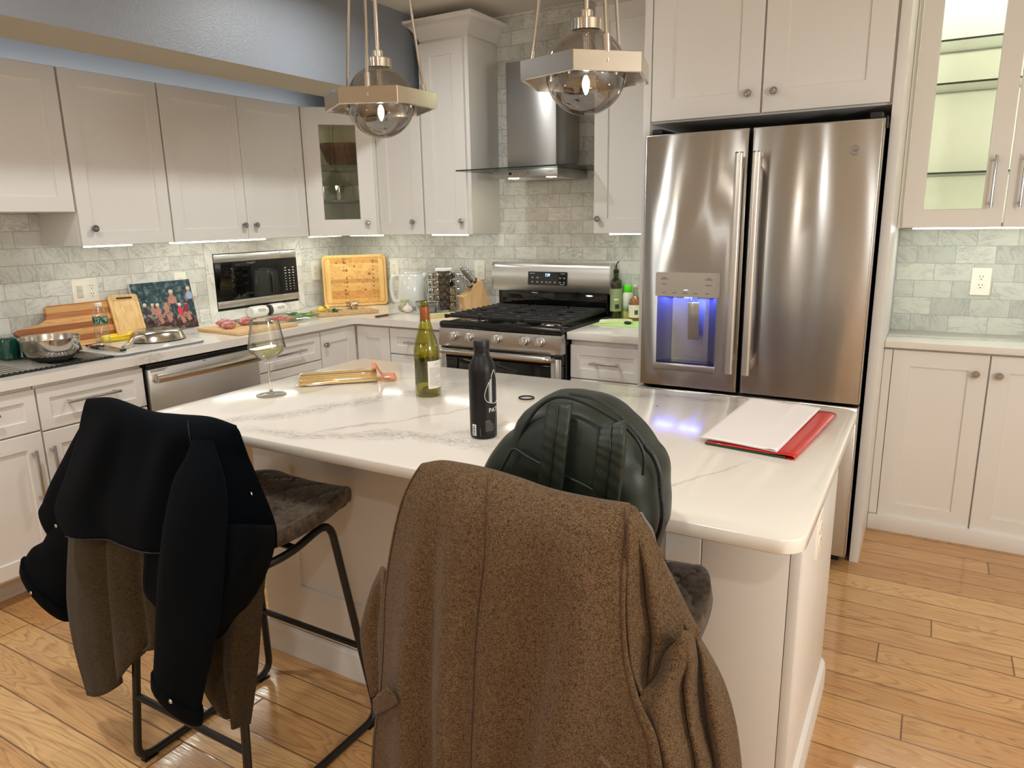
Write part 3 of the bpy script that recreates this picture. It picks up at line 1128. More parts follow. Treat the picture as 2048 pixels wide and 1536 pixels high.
rr = [[V((*inset(p, d_), z)) for p in pl] for d_, z in ((.003, .884), (0, .887), (0, .911), (.001, .9132), (.003, .914))]
m.rings(rr)
tag(m.build('island_top', QI, ang=50), 'large white quartz island top with grey veins and rounded corners', 'countertop')
# ------------------------------------------------------------------ gas range
RX0, RX1 = 1.298, 2.060
RC = (RX0 + RX1) / 2
t = thing('gas_range', 'stainless gas range with black cooktop and five knobs', 'stove', (RC, -.35, 0))
m = MB(); m.box(RX0 + .002, RX1 - .002, -.655, -.03, .06, .90, .003); m.build('body', BLACKM, t)
m = MB()
m.box(RX0, RX1, -.70, -.03, .900, .926, .008, seg=3)
m.box(RX0, RX1, -.708, -.66, .902, .936, .012, seg=3)
m.build('cooktop', BLACKM, t)
m = MB()
m.box(RX0, RX0 + .018, -.05, -.028, .93, 1.06); m.box(RX0 + .018, RX1 - .018, -.075, -.028, .926, 1.056, .004); m.box(RX1 - .018, RX1, -.05, -.028, .93, 1.06)
m.build('splash_panel', BLACKGL, t)
m = MB()
pr = [(-.100, 1.052), (-.104, 1.060), (-.090, 1.195), (-.082, 1.212), (-.066, 1.221), (-.03, 1.222), (-.03, 1.052)]
m.rings([[V((x, y, z)) for y, z in pr] for x in (RX0 - .012, RX1 + .006)])
bg = m.build('back_guard', STEELH, t, ang=50)
m = MB(); m.box(RX1 + .006, RX1 + .012, -.106, -.03, 1.05, 1.224, .002); m.box(RX0 - .018, RX0 - .012, -.106, -.03, 1.05, 1.224, .002); m.build('end_cap', SATIN, bg)
# clock panel
q = R(6)
CM = frame_mat((RC - .012, -.0975, 1.130), (1, 0, 0), (0, .104, .995))
m = MB()
m.rings([[CM @ V((u, v, n)) for u, v in rrect(.262, .080, .006)] for n in (-.004, .0045)])
cl = m.build('clock_panel', BLACKGL, bg)
m = MB()
vs, fs = text_geo('7:39', .021)
m.mesh(vs, fs, CM @ Matrix.Translation((0.002, .013, .0052)) @ Matrix.Diagonal((.9, 1.15, 1, 1)))
m.build('clock_digits', emis('clock_glow', (150, 205, 255), 5.0), cl, ang=0)
m = MB()
for r_, row in enumerate(((-.10, -.066, .086, .112), (-.10, -.066, -.034, -.004, .02, .052, .086, .112))):
    for u in row:
        for k in range(2):
            m.box(u - .007 + k * .002, u + .007 - k * .002, .006 - r_ * .026 - k * .005, .0075 - r_ * .026 - k * .005, .0048, .0054, 0, CM)
m.box(-.118, -.085, .029, .031, .0048, .0054, 0, CM); m.box(.088, .118, .029, .031, .0048, .0054, 0, CM); m.box(.085, .115, -.034, -.032, .0048, .0054, 0, CM)
m.build('key_legends', PRINTW, cl)
# control fascia
m = MB()
pr = [(-.66, .80), (-.712, .800), (-.716, .806), (-.706, .897), (-.70, .901), (-.66, .901)]
m.rings([[V((x, y, z)) for y, z in pr] for x in (RX0 + .001, RX1 - .001)])
m.build('control_panel', STEELH, t, ang=50)
KN = V((0, -.994, .11)).normalized()
for kx in (1.407, 1.506, 1.681, 1.849, 1.938):
    p = V((kx, -.7105, .858))
    KM = Matrix.Translation(p) @ KN.to_track_quat('Z', 'Y').to_matrix().to_4x4()
    m = MB(); m.lathe([(.029, 0), (.029, .004), (.0255, .0045), (.0255, .007), (.024, .026), (.021, .029), (0, .029)], seg=28, M=KM)
    k = m.build('burner_knob', SATIN, t)
    m = MB(); m.box(-.0052, .0052, -.0235, .0235, .027, .036, .002, KM @ Matrix.Rotation(R(6), 4, 'Z'))
    m.build('grip', SATIN, k)
    m = MB()
    for a in (20, 60, 100, 140):
        m.box(.036 * math.cos(R(a)) - .0015, .036 * math.cos(R(a)) + .0015, .036 * math.sin(R(a)) - .0015, .036 * math.sin(R(a)) + .0015, -.001, .0016, 0, KM)
    m.build('flame_marks', INK, k)
# oven door
m = MB(); m.box(RX0 + .004, RX1 - .004, -.698, -.656, .742, .796, .003)
m.build('vent_trim', BLACKM, t)
m = MB()
for x in (RC - .06, RC - .04, RC - .02, RC + .02, RC + .05):
    m.box(x, x + .009, -.6995, -.697, .775, .779)
m.build('vent_slots', INKG, t)
m = MB(); m.box(RX0 + .006, RX1 - .006, -.70, -.656, .20, .738, .004); od = m.build('oven_door', BLACKGL, t)
m = MB(); m.box(RX0 + .006, RX0 + .040, -.707, -.698, .20, .775, .003); m.build('door_trim', STEEL, od)
m = MB(); m.box(RX1 - .064, RX1 - .020, -.707, -.698, .20, .775, .003); m.box(RX1 - .0205, RX1 - .006, -.703, -.698, .20, .775, .002); m.build('door_trim', STEEL, od)
m = MB()
m.tube(arcpts([(RX0 + .035, -.70, .775), (RX0 + .035, -.752, .778), (RX1 - .06, -.752, .778), (RX1 - .06, -.70, .775)], .02, 5), .017, 14, flat=1.0)
m.build('oven_handle', SATIN, od)
m = MB(); m.box(RX0 + .006, RX1 - .006, -.70, -.656, .065, .19, .004); m.build('storage_drawer', STEELH, t)
# burners
for bx, by, br in ((1.44, -.52, .045), (1.44, -.20, .036), (RC, -.36, .05), (1.915, -.52, .05), (1.915, -.20, .036)):
    m = MB(); m.lathe([(br + .02, .926), (br + .012, .932), (br, .934), (br, .942), (br * .8, .944)], (bx, by, 0), 26); b = m.build('burner', SATIN, t)
    m = MB(); m.lathe([(br * .78, .944), (br * .78, .950), (br * .7, .953), (0, .953)], (bx, by, 0), 26); m.build('burner_cap', BLACKIRON, b)
# grates: three linked cast iron sections
def grate(x0, x1):
    m = MB()
    y0, y1, z = -.668, -.105, .962
    b = .0062
    def bar(a, c, w=b):
        a, c = V(a), V(c)
        d = (c - a); L = d.length; d.normalize(); s = d.cross(ZV).normalized(); u = s.cross(d)
        m.box(-L / 2, L / 2, -w, w, -.008, .008, .002, Matrix.Translation((a + c) / 2) @ Matrix(((d.x, s.x, u.x, 0), (d.y, s.y, u.y, 0), (d.z, s.z, u.z, 0), (0, 0, 0, 1))), 1)
    for x in (x0 + .010, x1 - .010):
        bar((x, y0, z - .006), (x, y1, z - .006), .007)
        for yy in (y0 + .01, -.39, y1 - .01):
            bar((x, yy, z - .006), (x, yy, .926), .008)
    n = 11
    for i in range(n):
        y = y0 + (y1 - y0) * i / (n - 1)
        if i in (0, n - 1):
            bar((x0 + .004, y, z), (x1 - .004, y, z), .007)
        elif i % 2 == 0 and i not in (2, 8):
            bar((x0 + .004, y, z), (x0 + .095, y, z)); bar((x1 - .095, y, z), (x1 - .004, y, z))
        else:
            bar((x0 + .004, y, z), (x1 - .004, y, z))
    xm = (x0 + x1) / 2
    for yy in (-.52, -.25):
        for sx in (-1, 1):
            for sy in (-1, 1):
                bar((xm + sx * .028, yy + sy * .028, z), (xm + sx * .09, yy + sy * .085, z))
    return m
for a, b in ((RX0 + .012, 1.548), (1.551, 1.809), (1.812, RX1 - .012)):
    grate(a, b).build('grate', BLACKIRON, t)

# ------------------------------------------------------------------ range hood
t = thing('range_hood', 'stainless chimney range hood with a thin glass canopy', 'range hood', (1.676, -.2, 1.70))
HOODS = brushed('hood_steel', (182, 181, 178), .34)
m = MB(); m.box(1.522, 1.830, -.30, -.001, 1.752, 2.315, .002); m.build('chimney', HOODS, t)
m = MB(); m.box(1.475, 1.878, -.38, -.001, 1.704, 1.744, .002); bo = m.build('body', HOODS, t)
m = MB(); m.prism([(1.305, -.50), (1.45, -.50), (1.676, -.505), (1.90, -.50), (2.05, -.50), (2.052, -.40), (2.02, -.05), (1.95, -.002), (1.40, -.002), (1.335, -.05), (1.303, -.40)], lambda u, v, n: V((u, v, 1.7445 + n)), .007)
m.bm.normal_update()
for f in m.bm.faces:
    f.material_index = 0 if abs(f.normal.z) > .5 else 1
m.build('glass_canopy', [thin_glass('canopy_glass', (.80, .84, .80, 1), .05), pbr('canopy_edge', (38, 46, 46), .15, var=.1)], t, flat=True)
for k, x in enumerate((1.586, 1.606, 1.628, 1.650, 1.673, 1.696)):
    m = MB(); m.lathe([(.0085, 0), (.0085, .003), (.006, .005), (0, .005)], seg=16, M=frame_mat((x, -.38, 1.7245), (1, 0, 0), (0, 0, 1)))
    m.build('button', BLACKP if k == 0 else CHROME, bo)
m = MB()
vs, fs = text_geo('ZLINE', .009)
m.mesh(vs, fs, frame_mat((1.835, -.3806, 1.727), (1, 0, 0), (0, 0, 1)) @ Matrix.Diagonal((1, 1, 1, 1))) if False else m.box(1.820, 1.850, -.3806, -.380, 1.7255, 1.7285)
m.build('maker_mark', INKG, bo)
for x, e in ((1.56, 60.0), (1.80, 14.0)):
    m = MB(); m.lathe([(0, 1.7035), (.026, 1.7035), (.03, 1.7015), (.022, 1.7005), (0, 1.7005)], (x, -.30, 0), 20)
    m.build('hood_lamp', emis('hood_lamp_glow', (255, 236, 200), e), bo)
m = MB(); m.box(1.50, 1.85, -.24, -.03, 1.701, 1.7035, .001); m.build('filter', STEELH, bo)

# ------------------------------------------------------------------ refrigerator
t = thing('refrigerator', 'stainless french door refrigerator with a blue lit water dispenser', 'refrigerator', (2.985, -.4, 0))
FRS = pbr('fridge_side_grey', (60, 58, 56), .5, .3, var=.05)
m = MB(); m.box(2.535, 3.443, -.758, -.03, .03, 1.825, .004); m.build('cabinet_body', FRS, t)
m = MB(); m.box(2.56, 3.42, -.74, -.60, .0, .029); m.build('base_grille', BLACKP, t)


def fdoor(x0, x1, z0, z1, hole=None):
    m = MB()
    yb, yf, r = -.768, -.838, .010
    def ring(a, c, y):
        return m.loop([V((x0 + a, y, z0 + c)), V((x1 - a, y, z0 + c)), V((x1 - a, y, z1 - c)), V((x0 + a, y, z1 - c))])
    L = [ring(0, 0, yb), ring(0, 0, yf + r), ring(r * .3, r * .2, yf + r * .3), ring(r, r * .6, yf)]
    for a, b in zip(L, L[1:]):
        m.bridge(a, b)
    m.face(list(reversed(L[0])))
    if hole:
        hx0, hx1, hz0, hz1, hd = hole
        n = 10
        h = m.loop([V((hx0, yf, hz0)), V((hx1, yf, hz0)), V((hx1, yf, hz1)), V((hx0, yf, hz1))])
        m.bridge(L[3], h)
    else:
        m.face(L[3])
    return m.build('door' if z0 > .7 else 'freezer_drawer', FRIDGE, t, ang=50)


HO = (2.602, 2.866, .838, 1.137, .09)
dl = fdoor(2.527, 2.9655, .728, 1.822, HO)
dr = fdoor(2.9785, 3.451, .728, 1.822)
fz = fdoor(2.527, 3.451, .062, .716)
# dispenser recess: curved back wall
m = MB()
n = 24
rows = []
for z in (HO[2], HO[3]):
    rows.append([V(((HO[0] + HO[1]) / 2 - (HO[1] - HO[0]) / 2 * math.cos(PI * i / n), -.838 + HO[4] * math.sin(PI * i / n), z)) for i in range(n + 1)])
m.grid(rows)
m.face([m.bm.verts.new(p) for p in rows[0]]); m.face([m.bm.verts.new(p) for p in rows[1]])
DISP = pbr('dispenser_grey', (92, 90, 92), .45, .15, var=.05)
dc = m.build('dispenser_recess', DISP, dl, ang=60)
m = MB(); m.rings([[V((2.7355 + u, -.838 - k, 1.189 + v)) for u, v in rrect(.284, .106, .008)] for k in (-.004, .005)]); cp = m.build('dispenser_panel', pbr('dispenser_panel_steel', (188, 180, 168), .32, .6, var=.03), dl)
m = MB()
for u, v, w_ in ((-.102, .030, .016), (-.102, .024, .034), (-.102, .002, .022), (.094, .030, .016), (.094, .024, .034), (.094, .000, .028), (-.102, -.036, .012), (-.055, -.036, .018), (-.008, -.036, .024), (.038, -.036, .02), (.09, -.036, .016)):
    m.box(2.7355 + u - w_ / 2, 2.7355 + u + w_ / 2, -.8435, -.843, 1.189 + v - .0011, 1.189 + v + .0011)
m.build('panel_lettering', INK, cp)
m = MB(); m.box(2.722, 2.740, -.8435, -.843, 1.166, 1.1675); m.build('indicator', emis('panel_indicator', (230, 240, 255), 4), cp)
m = MB()
m.rings([[V((x, -.838 - .0, z)) for x, z in ()]]) if False else None
m.box(2.590, 2.872, -.852, -.80, .806, .838, .006)
m.build('drip_ledge', SATIN, dl)
m = MB(); m.prism([((HO[0] + HO[1]) / 2 - (HO[1] - HO[0]) / 2 * .97 * math.cos(PI * i / n), -.836 + HO[4] * .93 * math.sin(PI * i / n)) for i in range(n + 1)], lambda u, v, q: V((u, v, .8385 + q)), .004); m.build('drip_tray', pbr('drip_tray_dark', (46, 46, 60), .3, .3, var=.1), dl)
m = MB(); m.box(2.737, 2.786, -.826, -.818, .945, 1.112, .002, Matrix.Translation((2.76, -.82, 1.11)) @ Matrix.Rotation(R(5), 4, 'X') @ Matrix.Translation((-2.76, .82, -1.11))); m.build('paddle', SATIN, dl)
m = MB(); m.cyl((2.742, -.805, 1.137), (2.742, -.805, 1.115), .007); m.cyl((2.722, -.80, 1.137), (2.722, -.80, 1.122), .01); m.build('spout', pbr('spout_clear_grey', (150, 150, 160), .2, var=.05), dl)
m = MB()
for x in (2.655, 2.815):
    m.lathe([(0, 1.1368), (.007, 1.1368), (.006, 1.134), (0, 1.133)], (x, -.79, 0), 12)
m.build('dispenser_light', emis('blue_led', (40, 60, 255), 60), dl)
area('dispenser_glow', (2.735, -.803, 1.131), 1.3, .22, (.10, .15, 1.0), (R(-12), 0, 0), 'RECTANGLE', .03)
# handles: flat bars, ends capped
for hx, dd in ((2.9425, dl), (3.0115, dr)):
    m = MB()
    pts = [(-.0165, .004), (-.0150, -.006), (-.009, -.010), (.009, -.010), (.0150, -.006), (.0165, .004), (.012, .008), (-.012, .008)]
    m.rings([[V((hx + u, -.893 + v, z)) for u, v in pts] for z in (.822, 1.722)])
    m.box(hx - .010, hx + .010, -.888, -.8375, .835, .875, .002)
    m.box(hx - .010, hx + .010, -.888, -.8375, 1.668, 1.708, .002)
    h = m.build('handle', pbr('handle_satin_steel', (218, 212, 204), .3, .85, var=.02), dd, ang=50)
    m = MB(); m.rings([[V((hx + u * 1.02, -.893 + v * 1.02, z)) for u, v in pts] for z in (1.7222, 1.728)]); m.build('end_cap', CHROME, h)
m = MB()
m.tube(arcpts([(2.60, -.838, .655), (2.60, -.893, .655), (3.37, -.893, .655), (3.37, -.838, .655)], .012, 4), .014, 12); m.build('handle', SATIN, fz)
# round monogram badge
BM = frame_mat((3.3585, -.838, 1.713), (1, 0, 0), (0, 0, 1))
m = MB()
m.lathe([(0, 0), (.0185, 0), (.0185, .0012), (.0165, .0018), (.0155, .0008), (0, .0008)], seg=32, M=BM)
bd = m.build('badge', pbr('badge_steel', (150, 144, 136), .4, .8, var=.04), dr)
vs, fs = text_geo('GE', .017, spacing=.75)
m = MB(); m.mesh([V((a.x + (a.y) * .25, a.y - .006, 0)) for a in vs], fs, BM @ Matrix.Translation((-.0015, 0, .0014)))
m.build('monogram', pbr('badge_engraving', (96, 92, 86), .45, .6, var=.05), bd, ang=0)
m = MB(); m.box(3.452, 3.4575, -.80, -.765, 1.79, 1.832); m.build('hinge_cover', BLACKP, t)
m = MB(); m.box(3.395, 3.44, -.80, -.60, 1.8255, 1.848, .004); m.box(2.545, 2.59, -.80, -.60, 1.8255, 1.848, .004); m.build('hinge_cover', BLACKP, t)

# ------------------------------------------------------------------ dishwasher
t = thing('dishwasher', 'stainless dishwasher with a bar handle under the left worktop', 'dishwasher', (.3, -1.717, 0))
y0, y1 = -2.029, -1.403
m = MB(); m.box(.03, .606, y0, y1, .10, .872); m.build('tub', BLACKP, t)
m = MB(); m.box(.05, .53, y0, y1, .0, .0995); m.build('toe_kick', BLACKP, t)
m = MB(); m.box(.6065, .632, y0 + .003, y1 - .003, .118, .846, .004); d = m.build('door', brushed('dishwasher_steel', (216, 212, 204), .34, vertical=False), t)
m = MB(); m.box(.6065, .622, y0 + .003, y1 - .003, .8475, .868, .003); m.build('control_strip', BLACKM, t)
m = MB()
hy0, hy1 = y0 + .018, y1 - .025
pts = [V((.632 + (.046 if 0 < i < 14 else .0), hy0 + (hy1 - hy0) * max(0, min(14, i)) / 14, .808)) for i in range(15)]
pr = [(-.004, -.018), (.004, -.019), (.010, -.012), (.011, 0), (.010, .012), (.004, .019), (-.004, .018)]
m.rings([[V((.672 + a + .010 * (1 - (2 * i / 14 - 1) ** 2), hy0 + (hy1 - hy0) * i / 14, .806 + b)) for a, b in pr] for i in range(15)])
m.box(.632, .674, hy0, hy0 + .026, .789, .823, .003); m.box(.632, .674, hy1 - .026, hy1, .789, .823, .003)
m.build('handle', pbr('dishwasher_handle_steel', (205, 196, 182), .22, 1.0, var=.03), d, ang=50)
m = MB()
for z in (.840, .834):
    m.box(.6322, .6326, y0 + .014, y0 + .098 - (.84 - z) * 2, z - .0015, z + .0015)
m.build('maker_mark', INK, d)
m = MB(); m.box(.6322, .6326, -1.74, -1.722, .8385, .842); m.build('indicator_mark', INK, d)

# ------------------------------------------------------------------ built-in microwave
t = thing('microwave', 'built in stainless and black microwave with a marble surround', 'microwave', (.0, -.82, .98))
y0, y1, z0, z1 = -1.139, -.506, .979, 1.308
m = MB(); m.box(-.007, .000, y0 - .003, y1 + .003, z0 - .003, z1 + .003); m.build('casing', BLACKP, t)
ys = -.640
m = MB(); m.box(.0, .014, y0, ys - .001, 1.033, 1.261); dd = m.build('door', BLACKGL, t)
m = MB(); m.box(.0, .016, y0, ys - .001, 1.262, z1, .002); m.build('door_trim', STEELH, dd)
m = MB(); m.box(.0, .016, y0, ys - .001, z0 + .012, 1.032, .002); m.build('door_trim', STEELH, dd)
m = MB(); m.box(.0, .0145, ys, y1, 1.033, 1.261); kk = m.build('keypad', BLACKM, t)
m = MB(); m.box(.0, .016, ys, y1, 1.262, z1, .002); m.build('keypad_trim', STEELH, kk)
m = MB(); m.box(.0, .016, ys, y1, z0 + .012, 1.032, .002); m.build('keypad_trim', STEELH, kk)
m = MB()
for r_ in range(9):
    for c_ in range(3):
        if r_ in (0,) and c_ == 1:
            continue
        s_ = .0042 if r_ > 2 else .0075
        yy = ys + .034 + c_ * .033
        zz = 1.200 - r_ * .0175
        m.box(.0145, .0149, yy - s_, yy + s_, zz - .0022, zz + .0022)
m.build('key_legends', PRINTW, kk)
m = MB(); m.box(.0145, .0149, -.545, -.535, 1.056, 1.064); m.build('stop_key', pbr('red_key', (200, 60, 60), .5, var=.05), kk)
m = MB(); m.box(.0141, .0145, -.905, -.84, 1.247, 1.2525); m.box(.0141, .0145, -.89, -.855, 1.242, 1.2445); m.build('maker_mark', INKG, dd)

# ------------------------------------------------------------------ outlets and switches
def plate(label, P, w, h, kinds, cat='outlet', mats=PLATE):
    """P: matrix with x=right on wall, y=up, z=out of the wall; origin at plate centre"""
    t = thing('wall_outlet' if cat == 'outlet' else 'switch_plate', label, cat, P.translation, 'white outlet plates')
    m = MB()
    m.rings([[P @ V((u * k, v * k, n)) for u, v in rrect(w, h, .004, 3)] for n, k in ((0, 1), (.004, 1), (.006, .97))])
    pl_ = m.build('plate', mats, t)
    for kx, kind in kinds:
        if kind == 'duplex':
            for s in (1, -1):
                m = MB()
                c0 = (kx, s * .0195)
                m.rings([[P @ V((c0[0] + a * k, c0[1] + b * k, n)) for a, b in rrect(.034, .028, .011, 4)] for n, k in ((.004, 1), (.0075, 1), (.0082, .95))])
                f = m.build('receptacle', mats, pl_)
                m = MB()
                for du in (-.0065, .0065):
                    m.box(c0[0] + du - .0012, c0[0] + du + .0012, c0[1] + .001, c0[1] + .009, .0076, .0085, 0, P)
                m.cyl(P @ V((c0[0], c0[1] - .0075, .007)), P @ V((c0[0], c0[1] - .0075, .0085)), .0027, seg=10)
                m.build('slots', INK, f) if False else None
                m.bm.verts.ensure_lookup_table()
                sl = m.build('slots', INK, pl_)
        elif kind == 'rocker':
            m = MB(); m.box(kx - .017, kx + .017, -.033, .033, .004, .007, .001, P); f = m.build('rocker_frame', mats, pl_)
            m = MB(); m.box(kx - .014, kx + .014, .0, .030, .0072, .0115, .002, P @ Matrix.Rotation(R(4), 4, 'X')); m.box(kx - .014, kx + .014, -.030, .0, .0072, .0095, .001, P); m.build('rocker', pbr('rocker_grey', (206, 200, 188), .35, var=.02), pl_)
    return t


LW = lambda y, z: frame_mat((.0002, y, z), (0, 1, 0), (0, 0, 1))
BW = lambda x, z, y=-.0002: frame_mat((x, y, z), (1, 0, 0), (0, 0, 1))
plate('cream switch and outlet plate above the striped cutting board', LW(-1.899, 1.170), .127, .118, [(-.030, 'rocker'), (.03, 'duplex')])
plate('cream outlet plate peeking above the family photo print', LW(-1.365, 1.165), .076, .118, [(0, 'duplex')])
plate('white outlet plate between microwave and bamboo board', LW(-.330, 1.160), .076, .126, [(0, 'duplex')])
plate('white outlet plate above the kettle handle', BW(.427, 1.160), .076, .126, [(0, 'duplex')])
plate('white outlet plate behind the knife block', BW(1.128, 1.162), .08, .12, [(0, 'duplex')])
plate('cream outlet plate on the marble tile at right', BW(3.853, 1.160, .0478), .079, .126, [(0, 'duplex')])
plate('white outlet plate on the end of the island', frame_mat((3.4702, -2.115, .700), (0, 1, 0), (0, 0, 1)), .074, .118, [(0, 'duplex')])

# ------------------------------------------------------------------ pendants
SMOKE = thin_glass('smoked_glass', (.58, .56, .54, 1), .15, edge=.62, power=3.2)
BULB = emis('bulb_glow', (255, 247, 236), 640.0)
BULBG = thin_glass('bulb_glass', (1, .97, .92, 1), .04)
def pendant(label, cx, cy, cz, rot):
    t = thing('pendant_light', label, 'pendant light', (cx, cy, cz), 'pendants over the island')
    c = V((cx, cy, cz))
    rg = .1
    m = MB()
    prof = [(rg * math.sin(R(a)), rg * math.cos(R(a))) for a in range(18, 181, 6)]
    prof[-1] = (0, -rg)
    m.lathe(prof, c, 48); m.build('globe', SMOKE, t, ang=0)
    m = MB()
    m.lathe([(.014, .098), (.038, .095), (.038, .118), (.036, .120), (.016, .120), (.016, .140), (.014, .142), (.0, .142)], c, 32)
    m.build('cap', NICKEL, t)
    m = MB(); m.cyl(c + V((0, 0, .14)), V((cx, cy, CEIL - .03)), .0065, seg=14); m.build('stem', NICKEL, t)
    m = MB(); m.lathe([(.0, CEIL - .034), (.055, CEIL - .034), (.06, CEIL - .03), (.06, CEIL - .0005), (0, CEIL - .0005)], (cx, cy, 0), 36); m.build('canopy', NICKEL, t)
    m = MB(); m.lathe([(.0, .094), (.012, .094), (.012, .02), (.0165, .015), (.0165, .0), (0, .0)], c, 20); so = m.build('socket', NICKEL, t)
    m = MB(); m.lathe([(0, -.006), (.004, -.008), (.0085, -.020), (.009, -.030), (.006, -.042), (.002, -.050), (0, -.051)], c, 16); m.build('filament_bulb', BULB, so)
    # hexagonal band
    ro, ri, h = .168, .160, .0225
    ang = [R(rot + 60 * k) for k in range(6)]
    m = MB()
    L = []
    for rr_, zz in ((ro, -h), (ro, h), (ri, h), (ri, -h)):
        L.append(m.loop([c + V((rr_ * math.cos(a), rr_ * math.sin(a), zz)) for a in ang]))
    for a, b in zip(L, L[1:] + L[:1]):
        m.bridge(a, b)
    es = [e for e in m.bm.edges]
    bmesh.ops.bevel(m.bm, geom=es, offset=.0012, segments=1, affect='EDGES')
    m.build('hexagon_band', NICKEL, t, ang=25)
    for k in (0, 2, 4):
        a = R(rot + 30 + 60 * k)
        rm = .145 - .004
        base = c + V((rm * math.cos(a), rm * math.sin(a), -.004))
        top = V((cx + .042 * math.cos(a), cy + .042 * math.sin(a), CEIL - .034))
        d = (top - base).normalized()
        m = MB()
        m.cyl(base + d * .05, top, .0042, seg=10)
        m.cyl(base + d * .022, base + d * .062, .0085, seg=14)
        m.cyl(base, base + d * .024, .006, seg=12)
        m.cyl(base + V((0, 0, .004)) - V((math.cos(a), math.sin(a), 0)) * .008, base + V((0, 0, .004)) + V((math.cos(a), math.sin(a), 0)) * .004, .006, seg=10)
        m.build('support_rod', NICKEL, t)
    return t


pendant('smoked glass globe pendant farther from the refrigerator', 2.200, -2.190, 1.825, 26)
pendant('smoked glass globe pendant nearest the refrigerator', 2.867, -2.203, 1.833, 44.3)
# ================================================================== things on the left counter
CT = .9145
RT = .9225
RUB = pbr('black_rubber', (24, 24, 25), .6, var=.1)
t = thing('drying_rack', 'black edged roll up drying rack of steel rods over the sink', 'drying rack', (.28, -2.5, CT))
m = MB()
y = -2.13
while y > -2.86:
    m.cyl((.035, y, CT + .0045), (.525, y, CT + .0045), .0042, seg=8)
    y -= .0205
m.build('rods', SATIN, t)
for x in (.535, .025):
    m = MB()
    y = -2.122
    m.box(x - .008, x + .008, -2.87, -2.118, CT, CT + .004, .001)
    while y > -2.86:
        m.box(x - .010, x + .010, y - .0155, y, CT + .0005, CT + .0085, .003)
        y -= .0205
    m.build('edge_strip', RUB, t)
BOWLS = pbr('bowl_steel', (198, 192, 182), .17, 1.0, var=.03)
t = thing('mixing_bowl', 'stainless steel mixing bowl with a dark base on the drying rack', 'bowl', (.395, -2.30, RT + .001))
m = MB()
m.lathe([(0, .012), (.068, .012), (.092, .025), (.107, .055), (.112, .098), (.1175, .1005), (.1175, .1025), (.110, .1015), (.1055, .057), (.090, .028), (.066, .015), (0, .015)], (.395, -2.30, RT), 48)
m.build('bowl_body', BOWLS, t)
m = MB(); m.lathe([(0, .001), (.066, .001), (.088, .016), (.093, .026), (.091, .026), (.07, .0135), (0, .0118)], (.395, -2.30, RT), 40); m.build('base_ring', RUB, t)
GREENM = pbr('dark_green_glaze', (12, 66, 54), .12, var=.06, coat=.5)
MUGB = pbr('unglazed_grey', (150, 150, 146), .6, var=.05)
for x, y, lab in ((.165, -2.362, 'dark green mug upside down at the left end of the drying rack'), (.232, -2.292, 'dark green mug upside down hidden partly behind the steel bowl')):
    t = thing('mug', lab, 'mug', (x, y, RT), 'upside down green mugs')
    m = MB(); m.lathe([(.040, .001), (.043, .002), (.0435, .070), (.040, .086), (.031, .0925), (.027, .0925)], (x, y, RT), 32, cap0=True); m.build('mug_body', GREENM, t)
    m = MB(); m.lathe([(0, .0905), (.026, .0905), (.0275, .0945), (.025, .0948), (.0225, .0915), (0, .0915)], (x, y, RT), 28); m.build('foot', MUGB, t)
    a = PI * .85
    d = V((math.cos(a), math.sin(a), 0))
    m = MB(); m.tube(spline([V((x, y, RT + .07)) + d * .042, V((x, y, RT + .068)) + d * .066, V((x, y, RT + .045)) + d * .072, V((x, y, RT + .022)) + d * .06, V((x, y, RT + .02)) + d * .041], 14), .005, 8); m.build('handle', GREENM, t)
t = thing('pot_lid', 'dark domed pot lid lying behind the steel bowl', 'lid', (.20, -2.165, RT))
m = MB(); m.lathe([(.088, .001), (.090, .004), (.086, .03), (.07, .06), (.04, .078), (0, .084)], (.195, -2.165, RT), 36); m.build('dome', pbr('anodised_grey', (72, 68, 64), .35, .6, var=.06), t)
m = MB(); m.lathe([(.0885, 0.0), (.092, .001), (.092, .006), (.0895, .007)], (.195, -2.165, RT), 36, cap0=False, cap1=False); m.build('rim', BLACKP, t)
m = MB()
m.tube(spline([(.30, -2.175, RT + .085), (.315, -2.13, RT + .092), (.318, -2.09, RT + .088), (.31, -2.075, RT + .082), (.302, -2.09, RT + .078), (.298, -2.13, RT + .075), (.297, -2.175, RT + .072)], 30), .0035, 8)
m.build('wire_handle', BLACKP, t) if False else m.bm.free()
# tall clear carafe cut by the picture edge
t = thing('glass_carafe', 'clear carafe with green herbs at the left picture edge', 'carafe', (.12, -2.44, RT))
m = MB(); m.lathe([(0, 0), (.055, 0), (.062, .006), (.060, .05), (.05, .11), (.036, .165), (.028, .2), (.027, .235), (.03, .245), (.0275, .245), (.025, .235), (.026, .2), (.034, .163), (.048, .109), (.058, .05), (.059, .008), (0, .006)], (.10, -2.452, RT), 32); m.build('glass_wall', CLEAR, t)
HERB = pbr('herb_green', (74, 122, 44), .5, var=.35, vscale=60)
m = MB()
for k in range(26):
    a, r_ = random.random() * 6.28, random.random() * .045
    m.sphere((.10 + r_ * math.cos(a), -2.452 + r_ * math.sin(a), RT + .012 + random.random() * .02), .012, 7, 5, (1, .6, .35))
m.build('herbs', HERB, t)
